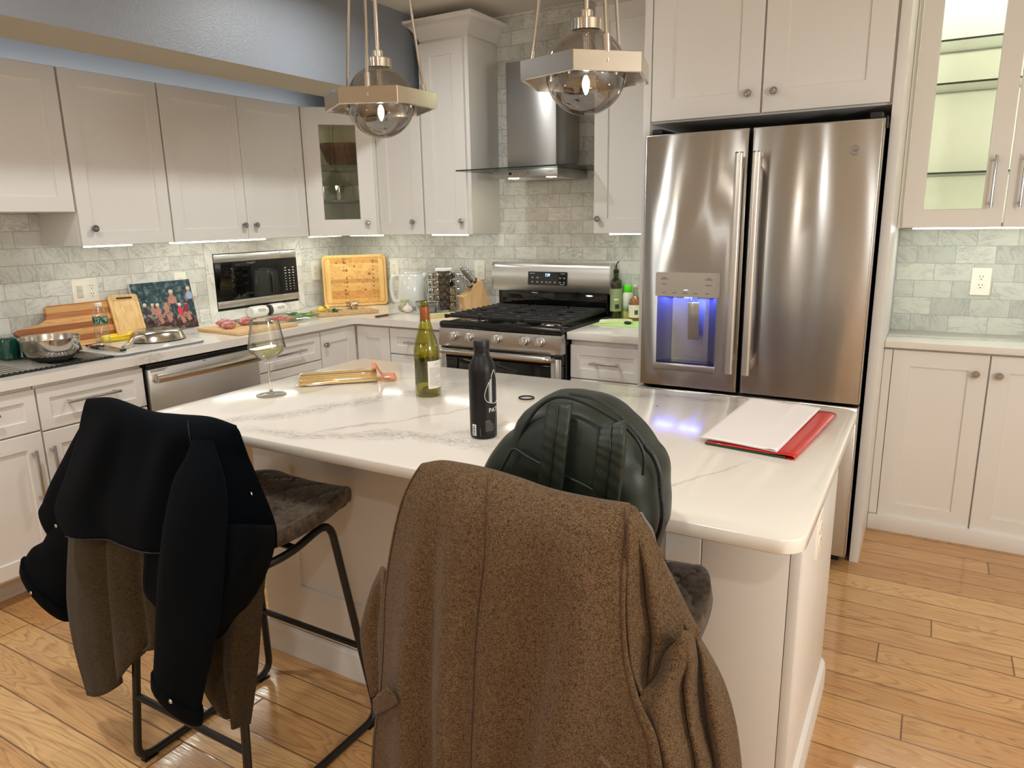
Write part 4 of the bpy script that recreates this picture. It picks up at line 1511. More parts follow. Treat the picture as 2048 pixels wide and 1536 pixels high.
# striped paddle board leaning on the wall
STRIPE = wood_mat('striped_board_wood', (178, 124, 70), (120, 70, 34), 'Y', .8, .4, 6, (2, .0285, ((212, 164, 104), (222, 180, 122), (206, 156, 98), (158, 96, 50), (172, 110, 60), (150, 90, 46))), alt=True)
TM = lambda x0, z0, lean, y0: Matrix.Translation((x0, y0, z0)) @ Matrix.Rotation(R(lean), 4, 'Y') @ frame_mat((0, 0, 0), (0, 1, 0), (0, 0, 1))
t = thing('cutting_board', 'striped wooden paddle cutting board leaning on the tile behind the water bottle', 'cutting board', (.1, -2.0, CT))
B = TM(.088, CT, -17, -2.285)
out_ = [(.0, .092), (.012, .082), (.06, .070), (.115, .045), (.155, .008), (.178, 0), (.52, 0), (.53, .012), (.53, .198), (.52, .208), (.168, .208), (.160, .2), (.158, .165), (.145, .142), (.11, .126), (.05, .118), (.012, .112), (.002, .106)]
m = MB(); m.prism(out_, lambda u, v, n: B @ V((u, v, n)), .022)
m.build('board', STRIPE, t)
# small bamboo board
BAMB = wood_mat('bamboo_light', (226, 192, 136), (190, 146, 86), 'Z', .9, .4, 5)
BAMB2 = wood_mat('bamboo_rim', (214, 174, 112), (176, 130, 72), 'Z', .9, .4, 5)
t = thing('cutting_board', 'small plain bamboo board with hang slot leaning beside the water bottle', 'cutting board', (.12, -1.78, CT))
B = TM(.117, CT + .0005, -17, -1.835) @ Matrix.Rotation(R(-2), 4, 'Z')
m = MB(); m.rings([[B @ V((.078 + u * k, .117 + v * k, n)) for u, v in rrect(.156, .234, .014)] for n, k in ((0, .985), (.002, 1), (.012, 1), (.014, .985))]); b_ = m.build('board', BAMB, t)
m = MB(); m.tube([B @ V((.078 + u, .110 + v, .0142)) for u, v in rrect(.128, .19, .012)], .0016, 6, closed=True); m.build('juice_groove', BAMB2, b_)
m = MB(); m.rings([[B @ V((.082 + u, .215 + v, n)) for u, v in rrect(.085, .010, .0045)] for n in (.0135, .0146)]); m.build('hang_slot', pbr('slot_shadow_wood', (70, 46, 22), .7, var=.1), b_)
m = MB()
for u in (.055, .075):
    m.tube([B @ V((u + .006 * math.cos(a), .175 + .006 * math.sin(a), .0143)) for a in [i * .785 for i in range(8)]], .0006, 4, closed=True) if u < .06 else None
m.box(.05, .06, .176, .177, .014, .0145, 0, B); m.build('brand_mark', BAMB2, b_)
# yellow dish
YEL = pbr('yellow_plastic', (238, 206, 24), .25, var=.04)
t = thing('tray', 'bright yellow oval dish lying behind the upturned skillet', 'dish', (.2, -1.79, CT))
m = MB()
ell = lambda a, b, z: [V((.152 + .83 * a * math.cos(q), -1.84 + .82 * b * math.sin(q), CT + z)) for q in [2 * PI * k / 40 for k in range(40)]]
m.rings([ell(.05, .10, .014), ell(.055, .115, .0145), ell(.058, .128, .024), ell(.052, .122, .026), ell(.054, .127, .036), ell(.049, .120, .040), ell(.044, .112, .034), ell(.04, .10, .024)])
m.build('tray_body', YEL, t)
m = MB(); m.sphere((.172, -1.930, CT + .024), .014, 14, 10, (1, 1.2, .9)); m.build('spout', YEL, t)
# water bottle
PET = thin_glass('pet_plastic', (.96, .975, .96, 1), .09, edge=.5)
t = thing('water_bottle', 'clear ribbed plastic water bottle with green label and white cap', 'bottle', (.262, -1.995, CT + .013))
bx, by, bz = .262, -1.995, CT + .0132
prof = [(0, .003), (.024, 0), (.031, .006)]
for k in range(7):
    z = .012 + k * .0125
    prof += [(.0325, z), (.0305, z + .006)]
prof += [(.0325, .102), (.0325, .14), (.031, .150), (.024, .172), (.014, .186), (.0125, .196)]
m = MB(); m.lathe(prof, (bx, by, bz), 28); m.build('bottle_wall', PET, t)
m = MB(); m.lathe([(.0332, .108), (.0332, .137)], (bx, by, bz), 28, cap0=False, cap1=False)
t_l = NT('green_bottle_label'); n_ = t_l.noise(t_l.coord((60, 60, 40)), 1, 3)
lb = t_l.ramp(n_.outputs[0], [(.38, rgb(10, 70, 52)), (.5, rgb(16, 96, 66)), (.58, rgb(190, 206, 196)), (.62, rgb(18, 84, 90))]); t_l.surf(t_l.n('BsdfPrincipled', Base_Color=lb, Roughness=.3).outputs[0])
m.build('label', t_l.m, t)
m = MB(); m.lathe([(0, .188), (.0145, .188), (.0152, .19), (.0152, .202), (.0140, .2045), (0, .205)], (bx, by, bz), 24); m.build('cap', CER_WHITE, t)
# marble print drying mat with grey edge
MATM = quartz_mat('marble_print_mat', [(.42, -1.80, 60, .14, .03, 1.0, .4), (.30, -1.98, 35, .12, .03, 1.0, .4), (.46, -2.02, 80, .1, .025, 1.0, .3)], (226, 224, 220))
t = thing('drying_mat', 'marble patterned drying mat under the skillet and tongs', 'mat', (.36, -1.88, CT))
m = MB(); m.rings([[V((.362 + u * k, -1.885 + v * k, CT + n)) for u, v in rrect(.40, .47, .05)] for n, k in ((.0002, .995), (.002, 1), (.010, 1), (.012, .99))]); m.build('mat_body', MATM, t)
m = MB(); m.tube([V((.362 + u, -1.885 + v, CT + .005)) for u, v in rrect(.40, .47, .05)], .0042, 8, closed=True); m.build('binding', pbr('mat_binding_grey', (128, 130, 130), .7, var=.05), t)
MT = CT + .0125
# upturned skillet
PANS = brushed('pan_steel', (192, 184, 168), .2, vertical=False, aniso=.4)
t = thing('skillet', 'stainless skillet lying upside down on the marble mat', 'frying pan', (.345, -1.765, MT))
px, py = .335, -1.765
m = MB(); m.lathe([(.128, .003), (.131, .0045), (.130, .007), (.124, .020), (.114, .040), (.104, .050), (.09, .0545), (.03, .056), (0, .056)], (px, py, MT), 48); m.build('pan_body', PANS, t)
m = MB(); m.lathe([(.1275, .0), (.1325, .001), (.1325, .004), (.1285, .0045)], (px, py, MT), 48, cap0=False, cap1=False); m.build('rim', pbr('dark_rim_steel', (70, 66, 62), .3, .9, var=.05), t)
d = (V((.455, -2.02, 0)) - V((px, py, 0))).normalized()
h0 = V((px, py, MT + .030)) + d * .118
h1 = V((.455, -2.02, MT + .008))
m = MB()
hp = spline([h0, h0 + d * .03 + ZV * .006, h0 + d * .08 + ZV * .001, (h0 + h1) / 2 + d * .03 - ZV * .004, h1], 14)
m.tube(hp, [.012, .011, .010, .0095, .0095, .0095, .0098, .010, .0102, .0104, .0106, .0108, .0108, .009], 12)
m.build('handle', pbr('handle_bright_steel', (222, 214, 200), .2, .9, var=.03), t)
m = MB(); m.lathe([(0, 0), (.016, 0), (.018, .006), (.012, .012), (0, .013)], h0 - d * .006 - V((0, 0, .006)), 16); m.build('rivet_plate', SATIN, t)
# tongs
t = thing('tongs', 'steel locking tongs with black trim on the marble mat', 'tongs', (.4, -2.05, MT))
a, b = V((.235, -2.045, MT + .006)), V((.523, -2.062, MT + .006))
d = (b - a).normalized(); s = V((-d.y, d.x, 0))
for k, sg in enumerate((-1, 1)):
    m = MB()
    pp = spline([b + s * sg * .003 + ZV * .004, (a + b) / 2 + s * sg * .012 + ZV * (.003 + .003 * k), a + d * .05 + s * sg * .012, a + s * sg * .004], 16)
    m.tube(pp, [.0065] * 16, 8, flat=.6)
    arm = m.build('arm', CHROME, t)
    m = MB(); m.tube(pp[7:12], .0100, 8, flat=.6); m.build('grip', BLACKP, arm)
    m = MB()
    e = a + s * sg * .006
    m.sphere(e - d * .012, .013, 12, 8, (1.3, .6, .35)); m.build('tip', BLACKP, arm)
m = MB(); m.cyl(b - s * .012 + ZV * .004, b + s * .012 + ZV * .004, .006, seg=12); m.build('hinge', BLACKP, t)
# family photo print on a block
t = thing('photo_print', 'group photo print of people by a lake leaning beside the microwave', 'picture', (.05, -1.51, CT))
B = TM(.066, CT + .0012, -9, -1.692)
W_, H_ = .357, .272
m = MB(); m.box(0, W_, 0, H_, 0, .016, .001, B); pb = m.build('block', pbr('print_block_edge', (206, 204, 200), .6, var=.03), t)
tt = NT('lake_photo')
cc = tt.n('TexCoord'); sp = tt.n('SeparateXYZ', Vector=cc.outputs['Object'])
n1 = tt.noise(cc.outputs['Object'], 38, 6, .7); n2 = tt.noise(cc.outputs['Object'], 9, 3)
fol = tt.ramp(n1.outputs[0], [(.34, rgb(16, 28, 36)), (.5, rgb(52, 78, 88)), (.6, rgb(104, 134, 138)), (.72, rgb(156, 180, 168))])
fol = tt.mix(tt.math('MULTIPLY', n2.outputs[0], .55), fol, rgb(16, 26, 30))
gnd = tt.ramp(n1.outputs[0], [(.35, rgb(20, 14, 14)), (.5, rgb(66, 42, 40)), (.62, rgb(120, 104, 104))])
fz_ = tt.math('LESS_THAN', sp.outputs[2], .078)
cl_ = tt.mix(fz_, fol, gnd)
tt.surf(tt.n('BsdfPrincipled', Base_Color=cl_, Roughness=.35).outputs[0])
m = MB(); m.box(.0015, W_ - .0015, .0015, H_ - .0015, .0161, .0164, 0, B); pr_ = m.build('printed_scene', tt.m, pb)
SK = pbr('print_skin', (168, 120, 104), .5, var=.2, vscale=60)
SKD = pbr('print_skin_shade', (140, 84, 70), .5, var=.15, vscale=60)
HAIR = pbr('print_blond_hair', (206, 188, 160), .5, var=.1)
HAIRD = pbr('print_dark_hair', (70, 48, 40), .5, var=.1)
CLO = {'n': pbr('print_navy', (44, 50, 62), .5), 'b': pbr('print_pale_blue', (138, 164, 190), .5), 'r': pbr('print_red', (196, 46, 70), .5), 'w': pbr('print_cream', (214, 200, 180), .5), 's': SK, 'd': pbr('print_maroon', (120, 40, 50), .5)}
def kid(x, y, s, kind, hair, stand=False, legs=None):
    """a flat printed figure"""
    m = MB()
    def ell_(cx, cy, rx, ry, n, mi):
        m.face([m.bm.verts.new(B @ V((cx + rx * math.cos(a), cy + ry * math.sin(a), .0166 + mi * .00004))) for a in [2 * PI * k / n for k in range(n)]], mi)
    def limb(p, q, w, mi):
        p, q = V((*p, 0)), V((*q, 0)); d_ = (q - p).normalized(); n_ = V((-d_.y, d_.x, 0)) * w
        m.face([m.bm.verts.new(B @ (r_ + V((0, 0, .0166 + mi * .00004)))) for r_ in (p - n_, q - n_ * .7, q + n_ * .7, p + n_)], mi)
    ell_(x, y - .028 * s, .015 * s, .022 * s, 14, 1)
    ell_(x, y, .0095 * s, .0125 * s, 14, 0)
    ell_(x, y + .006 * s, .0102 * s, .0085 * s, 12, 2)
    if stand:
        limb((x - .006 * s, y - .045 * s), (x - .007 * s, y - .085 * s), .006 * s, 3); limb((x + .006 * s, y - .045 * s), (x + .008 * s, y - .085 * s), .006 * s, 3)
        limb((x - .014 * s, y - .018 * s), (x - .018 * s, y - .052 * s), .0045 * s, 0); limb((x + .014 * s, y - .018 * s), (x + .017 * s, y - .052 * s), .0045 * s, 0)
    else:
        limb((x - .006 * s, y - .046 * s), (x - .026 * s, y - .062 * s), .0065 * s, 0); limb((x + .004 * s, y - .046 * s), (x + .026 * s, y - .06 * s), .0065 * s, 0)
        limb((x - .014 * s, y - .018 * s), (x + .008 * s, y - .044 * s), .0045 * s, 0); limb((x + .014 * s, y - .018 * s), (x - .006 * s, y - .040 * s), .0045 * s, 0)
        if legs:
            limb((x + .004 * s, y - .05 * s), (x + .018 * s, y - .09 * s), .007 * s, 0); limb((x - .004 * s, y - .05 * s), (x + .006 * s, y - .095 * s), .007 * s, 0)
    m.build('printed_figure', [SK, CLO[kind], hair, CLO['n']], pr_, flat=True)
kid(.060, .150, 1.05, 'n', HAIR); kid(.103, .147, .9, 's', HAIR); kid(.132, .143, 1.05, 's', HAIR, legs=True); kid(.182, .158, 1.15, 's', HAIRD, legs=True)
kid(.226, .205, 1.3, 's', HAIR, True); kid(.262, .132, 1.05, 'r', HAIR, legs=True); kid(.300, .142, 1.05, 'd', HAIRD, legs=True); kid(.335, .215, 1.2, 'b', HAIR, True)
# ------------------------------------------------------------------ board with shallots
PALEW = wood_mat('pale_board_wood', (220, 186, 136), (196, 152, 100), 'X', .7, .5, 5)
t = thing('cutting_board', 'pale cutting board with pink shallots on it in front of the microwave', 'cutting board', (.39, -1.27, CT))
B = Matrix.Translation((.395, -1.255, CT)) @ Matrix.Rotation(R(-3), 4, 'Z')
m = MB(); m.rings([[B @ V((u * k, v * k, n)) for u, v in rrect(.36, .40, .015)] for n, k in ((.0005, .99), (.002, 1), (.016, 1), (.018, .99))]); m.build('board', PALEW, t)
BT = CT + .0185
SHAL = NT('pink_shallot'); co_ = SHAL.coord((1, 1, 1)); wv = SHAL.noise(SHAL.coord((160, 20, 160)), 1, 2)
sc_ = SHAL.ramp(wv.outputs[0], [(.35, rgb(150, 82, 84)), (.55, rgb(192, 124, 122)), (.7, rgb(222, 176, 166))])
SHAL.surf(SHAL.n('BsdfPrincipled', Base_Color=sc_, Roughness=.22).outputs[0])
for x, y, l, r_, rot, lab in ((.405, -1.392, .042, .022, 60, 'pink shallot nearest the front edge of the pale board'), (.372, -1.365, .042, .022, 75, 'pink shallot in the middle of the row of three'), (.318, -1.352, .045, .024, 50, 'orange pink shallot at the back of the row of three'), (.372, -1.255, .058, .024, 95, 'long pink shallot lying alone right of the other three')):
    M_ = Matrix.Translation((x, y, BT + r_ - .003)) @ Matrix.Rotation(R(rot), 4, 'Z') @ frame_mat((0, 0, 0), (0, 1, 0), (0, 0, 1))
    t = thing('shallot', lab, 'shallot', (x, y, BT), 'shallots on the pale board')
    m = MB(); m.lathe([(0, -l), (r_ * .18, -l * .9), (r_ * .62, -l * .62), (r_ * .95, -l * .15), (r_, l * .2), (r_ * .8, l * .6), (r_ * .4, l * .85), (0, l * .95)], (0, 0, 0), 22, M_); m.build('bulb', SHAL.m, t)
    m = MB(); m.tube([M_ @ V(p) for p in ((0, 0, l * .9), (.003, .002, l * 1.15), (.008, .004, l * 1.4))], [.0022, .0014, .0006], 6); m.build('root_wisp', pbr('dry_root', (120, 96, 70), .8), t)
t = thing('kitchen_knife', 'black handled knife on the pale board seen through the wine glass', 'knife', (.47, -1.13, BT))
B = Matrix.Translation((.43, -1.195, BT + .0085)) @ Matrix.Rotation(R(58), 4, 'Z')
m = MB(); m.prism([(.06, -.010), (.20, -.008), (.235, .006), (.215, .012), (.06, .012)], lambda u, v, n: B @ V((u, v, n - .001)), .0022); m.build('blade', CHROME, t)
m = MB(); m.rings([[B @ V((x, u, v)) for u, v in rrect(.024 * k, .016 * k, .006)] for x, k in ((-.055, .8), (-.045, 1), (.01, .85), (.05, 1), (.06, .9))]); m.build('handle', BLACKP, t)
t = thing('phone_case', 'flat dark grey case lying behind the shallots', 'case', (.09, -1.045, CT))
B = Matrix.Translation((.105, -1.05, CT)) @ Matrix.Rotation(R(8), 4, 'Z')
m = MB(); m.rings([[B @ V((u * k, v * k, n)) for u, v in rrect(.078, .15, .01)] for n, k in ((.0005, .98), (.002, 1), (.007, 1), (.0085, .97))]); m.build('shell', pbr('slate_grey', (64, 66, 68), .4, var=.05), t)
m = MB(); m.rings([[B @ V((u * k, v * k, n)) for u, v in rrect(.070, .142, .008)] for n, k in ((.0085, 1), (.0090, .99))]); m.build('inlay', pbr('slate_inlay', (84, 86, 88), .3, var=.05), t)
# white shaker bottles lying down
for y0_, y1_, capd, lab in ((-.955, -.838, False, 'white shaker bottle with black script lying left of its twin'), (-.80, -.69, True, 'white shaker bottle with a dark cap lying under the microwave')):
    t = thing('shaker_bottle', lab, 'bottle', (.062, (y0_ + y1_) / 2, CT), 'white lettered shakers')
    M_ = Matrix.Translation((.062, y0_, CT + .0365)) @ frame_mat((0, 0, 0), (1, 0, 0), (0, 0, 1)).inverted() if False else Matrix.Translation((.062, y0_, CT + .0365)) @ V((0, 1, 0)).to_track_quat('Z', 'X').to_matrix().to_4x4()
    L_ = y1_ - y0_
    m = MB(); m.lathe([(0, 0), (.030, 0), (.035, .006), (.036, .02), (.036, L_ - .02), (.034, L_ - .006), (.028, L_)], (0, 0, 0), 28, M_); m.build('bottle_body', CER_WHITE, t)
    m = MB()
    if capd:
        m.lathe([(.029, -.016), (.031, -.014), (.031, .002), (0, .002)], (0, 0, 0), 24, M_, cap0=True)
    else:
        m.lathe([(.026, L_), (.024, L_ + .008), (0, L_ + .009)], (0, 0, 0), 24, M_)
    m.build('cap', pbr('charcoal_cap', (60, 60, 60), .5, var=.05) if capd else CER_WHITE, t)
    m = MB()
    for k in range(5):
        c0 = L_ * .30 + k * .012
        pts = []
        for i in range(13):
            a = i / 12 * 2 * PI
            zz = c0 + .0045 * math.sin(a) + .0012 * i / 3
            th = R(-62) + .30 * math.cos(a) * (1 if k % 2 else .7)
            pts.append(V((.062 + .0364 * math.cos(th + R(80)), y0_ + zz, CT + .0365 + .0364 * math.sin(th + R(80)))))
        m.tube(pts, .0008, 5)
    m.build('script', INK, t)
# produce bag
t = thing('produce_bag', 'clear plastic bag with green stalks and pink stems beside the wine glass', 'bag', (.36, -.93, CT))
m = MB()
for k in range(16):
    a0_ = V((.40 + random.uniform(-.03, .03), -.98 + random.uniform(-.02, .03), CT + .008 + random.random() * .018))
    d_ = V((random.uniform(-.05, .05), .15 + random.uniform(-.03, .03), random.uniform(-.004, .012)))
    m.tube(spline([a0_, a0_ + d_ * .5 + V((random.uniform(-.01, .01), 0, .004)), a0_ + d_], 8), [.0055, .0055, .005, .005, .0045, .004, .0035, .003], 7)
for k in range(14):
    m.sphere((.36 + random.uniform(-.04, .04), -.87 + random.uniform(-.05, .03), CT + .028 + random.random() * .012), .013, 8, 5, (1.2, .8, .25))
m.build('green_stalks', pbr('stalk_green', (88, 140, 56), .4, var=.4, vscale=40), t)
m = MB()
for k in range(5):
    a0_ = V((.30 + k * .018, -1.03 + .008 * k, CT + .010 + .004 * (k % 2)))
    m.tube(spline([a0_, a0_ + V((.03, .045, .008)), a0_ + V((.05, .11, .002))], 9), [.004, .008, .0095, .010, .0095, .0085, .007, .005, .003], 9)
m.build('pink_stems', pbr('pink_stem', (226, 106, 104), .35, var=.18, vscale=30), t)
m = MB()
rows = []
for j in range(9):
    rows.append([V((.25 + .26 * i / 12, -1.06 + .24 * j / 8, CT + .002 + .040 * math.sin(PI * i / 12) ** .6 * math.sin(PI * j / 8) ** .5 + random.uniform(-.004, .004) * (0 < i < 12 and 0 < j < 8))) for i in range(13)])
m.grid(rows); m.build('clear_film', thin_glass('bag_film', (.97, .975, .965, 1), .10, rough=.08, edge=.2), t, ang=0)
# ------------------------------------------------------------------ board with lemon, parsley and mushrooms
t = thing('cutting_board', 'wooden cutting board with lemon, parsley and mushrooms in the counter corner', 'cutting board', (.43, -.52, CT))
B = Matrix.Translation((.425, -.525, CT)) @ Matrix.Rotation(R(58), 4, 'Z')
m = MB(); m.rings([[B @ V((u * k, v * k, n)) for u, v in rrect(.385, .24, .012)] for n, k in ((.0005, .99), (.002, 1), (.018, 1), (.020, .99))]); m.build('board', wood_mat('corner_board_wood', (206, 172, 122), (170, 128, 78), 'X', .7, .5, 5), t)
BT2 = CT + .0205
LEM = pbr('lemon_peel', (236, 206, 70), .35, var=.08, bump=.3, bscale=300)
LEMF = pbr('lemon_flesh', (240, 226, 140), .3, var=.1)
for x, y, rz, lab in ((.335, -.640, 20, 'lemon wedge at the left end of the corner board'), (.305, -.565, 70, 'lemon wedge behind the chopped parsley')):
    M_ = Matrix.Translation((x, y, BT2)) @ Matrix.Rotation(R(rz), 4, 'Z')
    t = thing('lemon_wedge', lab, 'lemon', (x, y, BT2), 'lemon wedges')
    m = MB(); m.lathe([(.002, -.032), (.016, -.025), (.025, -.008), (.026, .005), (.018, .022), (.004, .034)], (0, 0, 0), 12, M_ @ Matrix.Translation((0, 0, .006)) @ Matrix.Rotation(R(90), 4, 'X'), a0=R(-10), a1=R(110), cap0=False, cap1=False); m.build('peel', LEM, t)
    m = MB(); m.lathe([(.001, -.029), (.015, -.023), (.0235, -.008), (.0245, .005), (.0165, .02), (.001, .031)], (0, 0, 0), 12, M_ @ Matrix.Translation((0, 0, .006)) @ Matrix.Rotation(R(90), 4, 'X'), a0=R(-10), a1=R(110)); m.build('flesh', LEMF, t)
m = MB()
for k in range(150):
    a, r_ = random.random() * 6.28, abs(random.gauss(0, .03))
    h = max(0, .020 - r_ * .3) * random.random()
    M_ = Matrix.Translation((.435 + r_ * math.cos(a) * 1.25, -.625 + r_ * math.sin(a), BT2 + .002 + h)) @ Matrix.Rotation(random.random() * 6, 4, 'Z') @ Matrix.Rotation(random.uniform(-.7, .7), 4, 'X')
    s_ = random.uniform(.005, .011)
    m.mesh([(0, 0, 0), (s_, s_ * .5, .001), (s_ * 1.6, 0, .002), (s_, -s_ * .5, .001)], [(0, 1, 2, 3)], M_)
o_ = m.build('chopped_parsley', pbr('parsley_green', (52, 104, 36), .5, var=.4, vscale=80), flat=True)
tag(o_, 'small pile of chopped green parsley on the corner board', 'herbs', kind='stuff')
MUSH = pbr('mushroom_flesh', (224, 204, 176), .6, var=.1, vscale=40)
MUSHB = pbr('mushroom_cap_brown', (112, 74, 50), .6, var=.2, vscale=40)
for k in range(16):
    x, y = .45 + random.uniform(-.065, .07), -.445 + random.uniform(-.045, .05)
    z = BT2 + .003 + (.016 if k > 9 else 0) * random.random() + .004
    M_ = Matrix.Translation((x, y, z + .006)) @ Matrix.Rotation(random.random() * 6.28, 4, 'Z') @ Matrix.Rotation(R(random.uniform(20, 75)), 4, 'X')
    t = thing('mushroom_slice', 'brown edged mushroom slice in the heap on the corner board', 'mushroom', (x, y, z), 'sliced mushrooms on the corner board')
    pl_ = [(.020 * math.cos(a), .015 * math.sin(a)) for a in [PI * i / 12 for i in range(13)]] + [(-.007, -.001), (-.006, -.014), (.006, -.014), (.007, -.001)]
    m = MB(); m.prism(pl_, lambda u, v, n: M_ @ V((u, v, n)), .003); m.build('slice', MUSH, t, flat=True)
    m = MB(); m.tube([M_ @ V((.0205 * math.cos(a), .0155 * math.sin(a), .0015)) for a in [PI * i / 10 for i in range(11)]], .0022, 6); m.build('cap_skin', MUSHB, t)
t = thing('paring_knife', 'small dark handled paring knife near the counter corner edge', 'knife', (.78, -.50, CT))
B = Matrix.Translation((.775, -.565, CT + .006)) @ Matrix.Rotation(R(82), 4, 'Z')
m = MB(); m.rings([[B @ V((x, u, v)) for u, v in rrect(.020 * k, .012 * k, .005)] for x, k in ((-.055, .75), (-.045, 1), (0, .9), (.035, 1), (.042, .9))]); m.build('handle', pbr('dark_wood_handle', (84, 66, 46), .5, var=.2), t)
m = MB(); m.prism([(.042, -.007), (.12, -.006), (.145, .006), (.042, .007)], lambda u, v, n: B @ V((u, v, n - .001)), .002); m.build('blade', CHROME, t)
# big bamboo board standing in the corner
t = thing('cutting_board', 'large golden bamboo cutting board standing upright in the tiled corner', 'cutting board', (.2, -.13, CT))
BB = wood_mat('bamboo_golden', (222, 168, 88), (150, 96, 40), 'X', .55, .38, 4, (2, .0265, ((226, 176, 100), (214, 158, 80), (232, 186, 112), (208, 150, 74))))
BR = wood_mat('bamboo_golden_rim', (234, 194, 122), (214, 164, 88), 'Z', .6, .38, 4)
tilt = Matrix.Rotation(R(-5), 4, DU)
B = Matrix.Translation((.230, -.190, CT)) @ tilt @ frame_mat((0, 0, 0), (1, 1, 0), (0, 0, 1))
sgn = 1 if (B.to_3x3() @ V((0, 0, 1))).dot(DN) > 0 else -1
m = MB(); m.rings([[B @ V((u * k, .174 + v * k, n * sgn)) for u, v in rrect(.430, .345, .03)] for n, k in ((0, .985), (.003, 1), (.016, 1), (.019, .985))]); b_ = m.build('rim_board', BR, t)
m = MB(); m.rings([[B @ V((u, .174 + v, n * sgn)) for u, v in rrect(.325, .318, .006)] for n in (.0188, .0194)]); m.build('stave_panel', BB, b_)
m = MB(); m.tube([B @ V((u, .174 + v, .0193 * sgn)) for u, v in rrect(.395, .303, .022)], .0026, 6, closed=True); m.build('juice_groove', wood_mat('bamboo_groove', (206, 156, 84), (180, 128, 60), 'X'), b_)
m = MB()
for k in range(46):
    u, v = random.choice((-.075, -.06, .12, random.uniform(-.15, .15))), random.randint(0, 11) * .0265 + .02
    m.box(u, u + random.uniform(.004, .016), v + .003, v + .003 + random.uniform(.004, .018), .0193 * sgn - .0003, .0193 * sgn + .0004, 0, B)
m.build('bamboo_nodes', pbr('bamboo_node_brown', (150, 98, 44), .5, var=.3, vscale=80), b_)
# ------------------------------------------------------------------ kettle
t = thing('electric_kettle', 'glossy pale kettle with a loop handle beside the spice rack', 'kettle', (.69, -.17, CT))
KW = pbr('kettle_pale_gloss', (222, 224, 220), .10, var=.02, coat=.6)
kx, ky = .700, -.165
m = MB(); m.lathe([(0, .022), (.094, .022), (.096, .026), (.092, .12), (.084, .218), (.078, .228), (.05, .232), (0, .233)], (kx, ky, CT), 40); kb = m.build('kettle_body', KW, t)
m = MB(); m.lathe([(0, .0005), (.096, .0005), (.099, .004), (.098, .018), (.092, .021), (0, .0212)], (kx, ky, CT), 40); m.build('power_base', pbr('base_grey', (150, 150, 148), .4, var=.03), t)
kd = V((-.93, -.36, 0)).normalized()
KP = lambda r_, z: V((kx, ky, CT + z)) + kd * r_
m = MB(); m.tube(spline([KP(.080, .212), KP(.105, .218), KP(.133, .200), KP(.142, .15), KP(.138, .09), KP(.122, .052), KP(.090, .045)], 24), .0105, 12, flat=1.25); m.build('handle', KW, t)
m = MB(); m.lathe([(0, .2325), (.055, .2325), (.05, .240), (.02, .243), (0, .2435)], (kx, ky, CT), 30); m.build('lid', KW, t)
m = MB(); m.tube([KP(-.076, .205), KP(-.09, .222), KP(-.102, .230)], [.022, .016, .010], 12); m.build('spout', KW, t)
m = MB(); m.tube(spline([KP(.0955, .06), KP(.091, .12), KP(.0865, .18)], 8), .004, 6); m.build('level_window', INK, kb)
m = MB(); m.box(-.006, .006, -.004, .004, .0, .006, .001, Matrix.Translation(KP(.112, .226))); m.build('switch', INK, t)
# ------------------------------------------------------------------ spice carousel
sx, sy = .950, -.155
t = thing('spice_rack', 'chrome revolving spice rack tower between kettle and knife block', 'spice rack', (sx, sy, CT))
m = MB(); m.lathe([(0, .0005), (.062, .0005), (.062, .008), (.05, .012), (0, .012)], (sx, sy, CT), 30); m.build('base', SATIN, t)
vd = V((2.71, -3.79, 0)).normalized()
va = math.atan2(vd.y, vd.x)
hexa = lambda r_, z: [V((sx + r_ * math.cos(va + PI / 3 * k), sy + r_ * math.sin(va + PI / 3 * k), CT + z)) for k in range(6)]
m = MB(); m.rings([hexa(.046, .0125), hexa(.046, .250)]); m.build('core', pbr('spice_core', (120, 116, 108), .3, .5, var=.05), t)
m = MB(); m.rings([hexa(.060, .252), hexa(.062, .254), hexa(.062, .266), hexa(.058, .270)]); m.build('top_plate', pbr('rack_top', (226, 226, 222), .25, var=.02), t)
m = MB()
for k in range(6):
    a = va + PI / 3 * k
    m.cyl((sx + .053 * math.cos(a), sy + .053 * math.sin(a), CT + .0125), (sx + .053 * math.cos(a), sy + .053 * math.sin(a), CT + .252), .002, seg=6)
m.build('frame_wires', CHROME, t)
spices = [(122, 84, 46), (86, 98, 52), (150, 62, 34), (172, 140, 84), (60, 52, 40), (190, 176, 140)]
jar0 = None
n_ = 0
for col_ in (-90, -30, 30, 90):
    for row_ in range(5):
        z = CT + .034 + row_ * .047
        if jar0 is None:
            jt = thing('spice_jar', 'small spice jar with a silver cap held in the revolving rack', 'jar', (0, 0, 0), 'spice jars in the rack')
            Mx = Matrix.Rotation(R(90), 4, 'Y')
            m = MB(); m.lathe([(0, .047), (.016, .047), (.0185, .050), (.0185, .078), (.0165, .082)], (0, 0, 0), 18, Mx); m.build('jar_wall', CLEAR, jt)
            m = MB(); m.lathe([(0, .0475), (.0168, .0485), (.0168, .072), (0, .072)], (0, 0, 0), 14, Mx); m.build('spice', pbr('ground_spice', (110, 84, 50), .9, var=.35, vscale=30), jt)
            m = MB(); m.lathe([(.019, .0825), (.0195, .084), (.0195, .097), (.018, .099), (.012, .0985), (0, .0985)], (0, 0, 0), 20, Mx); cp_ = m.build('cap', CHROME, jt)
            jar0 = jt
            jt.location = (sx, sy, z)
            jt.rotation_euler = (0, 0, va + R(col_))
        else:
            copy_thing(jar0, (sx, sy, z), va + R(col_))
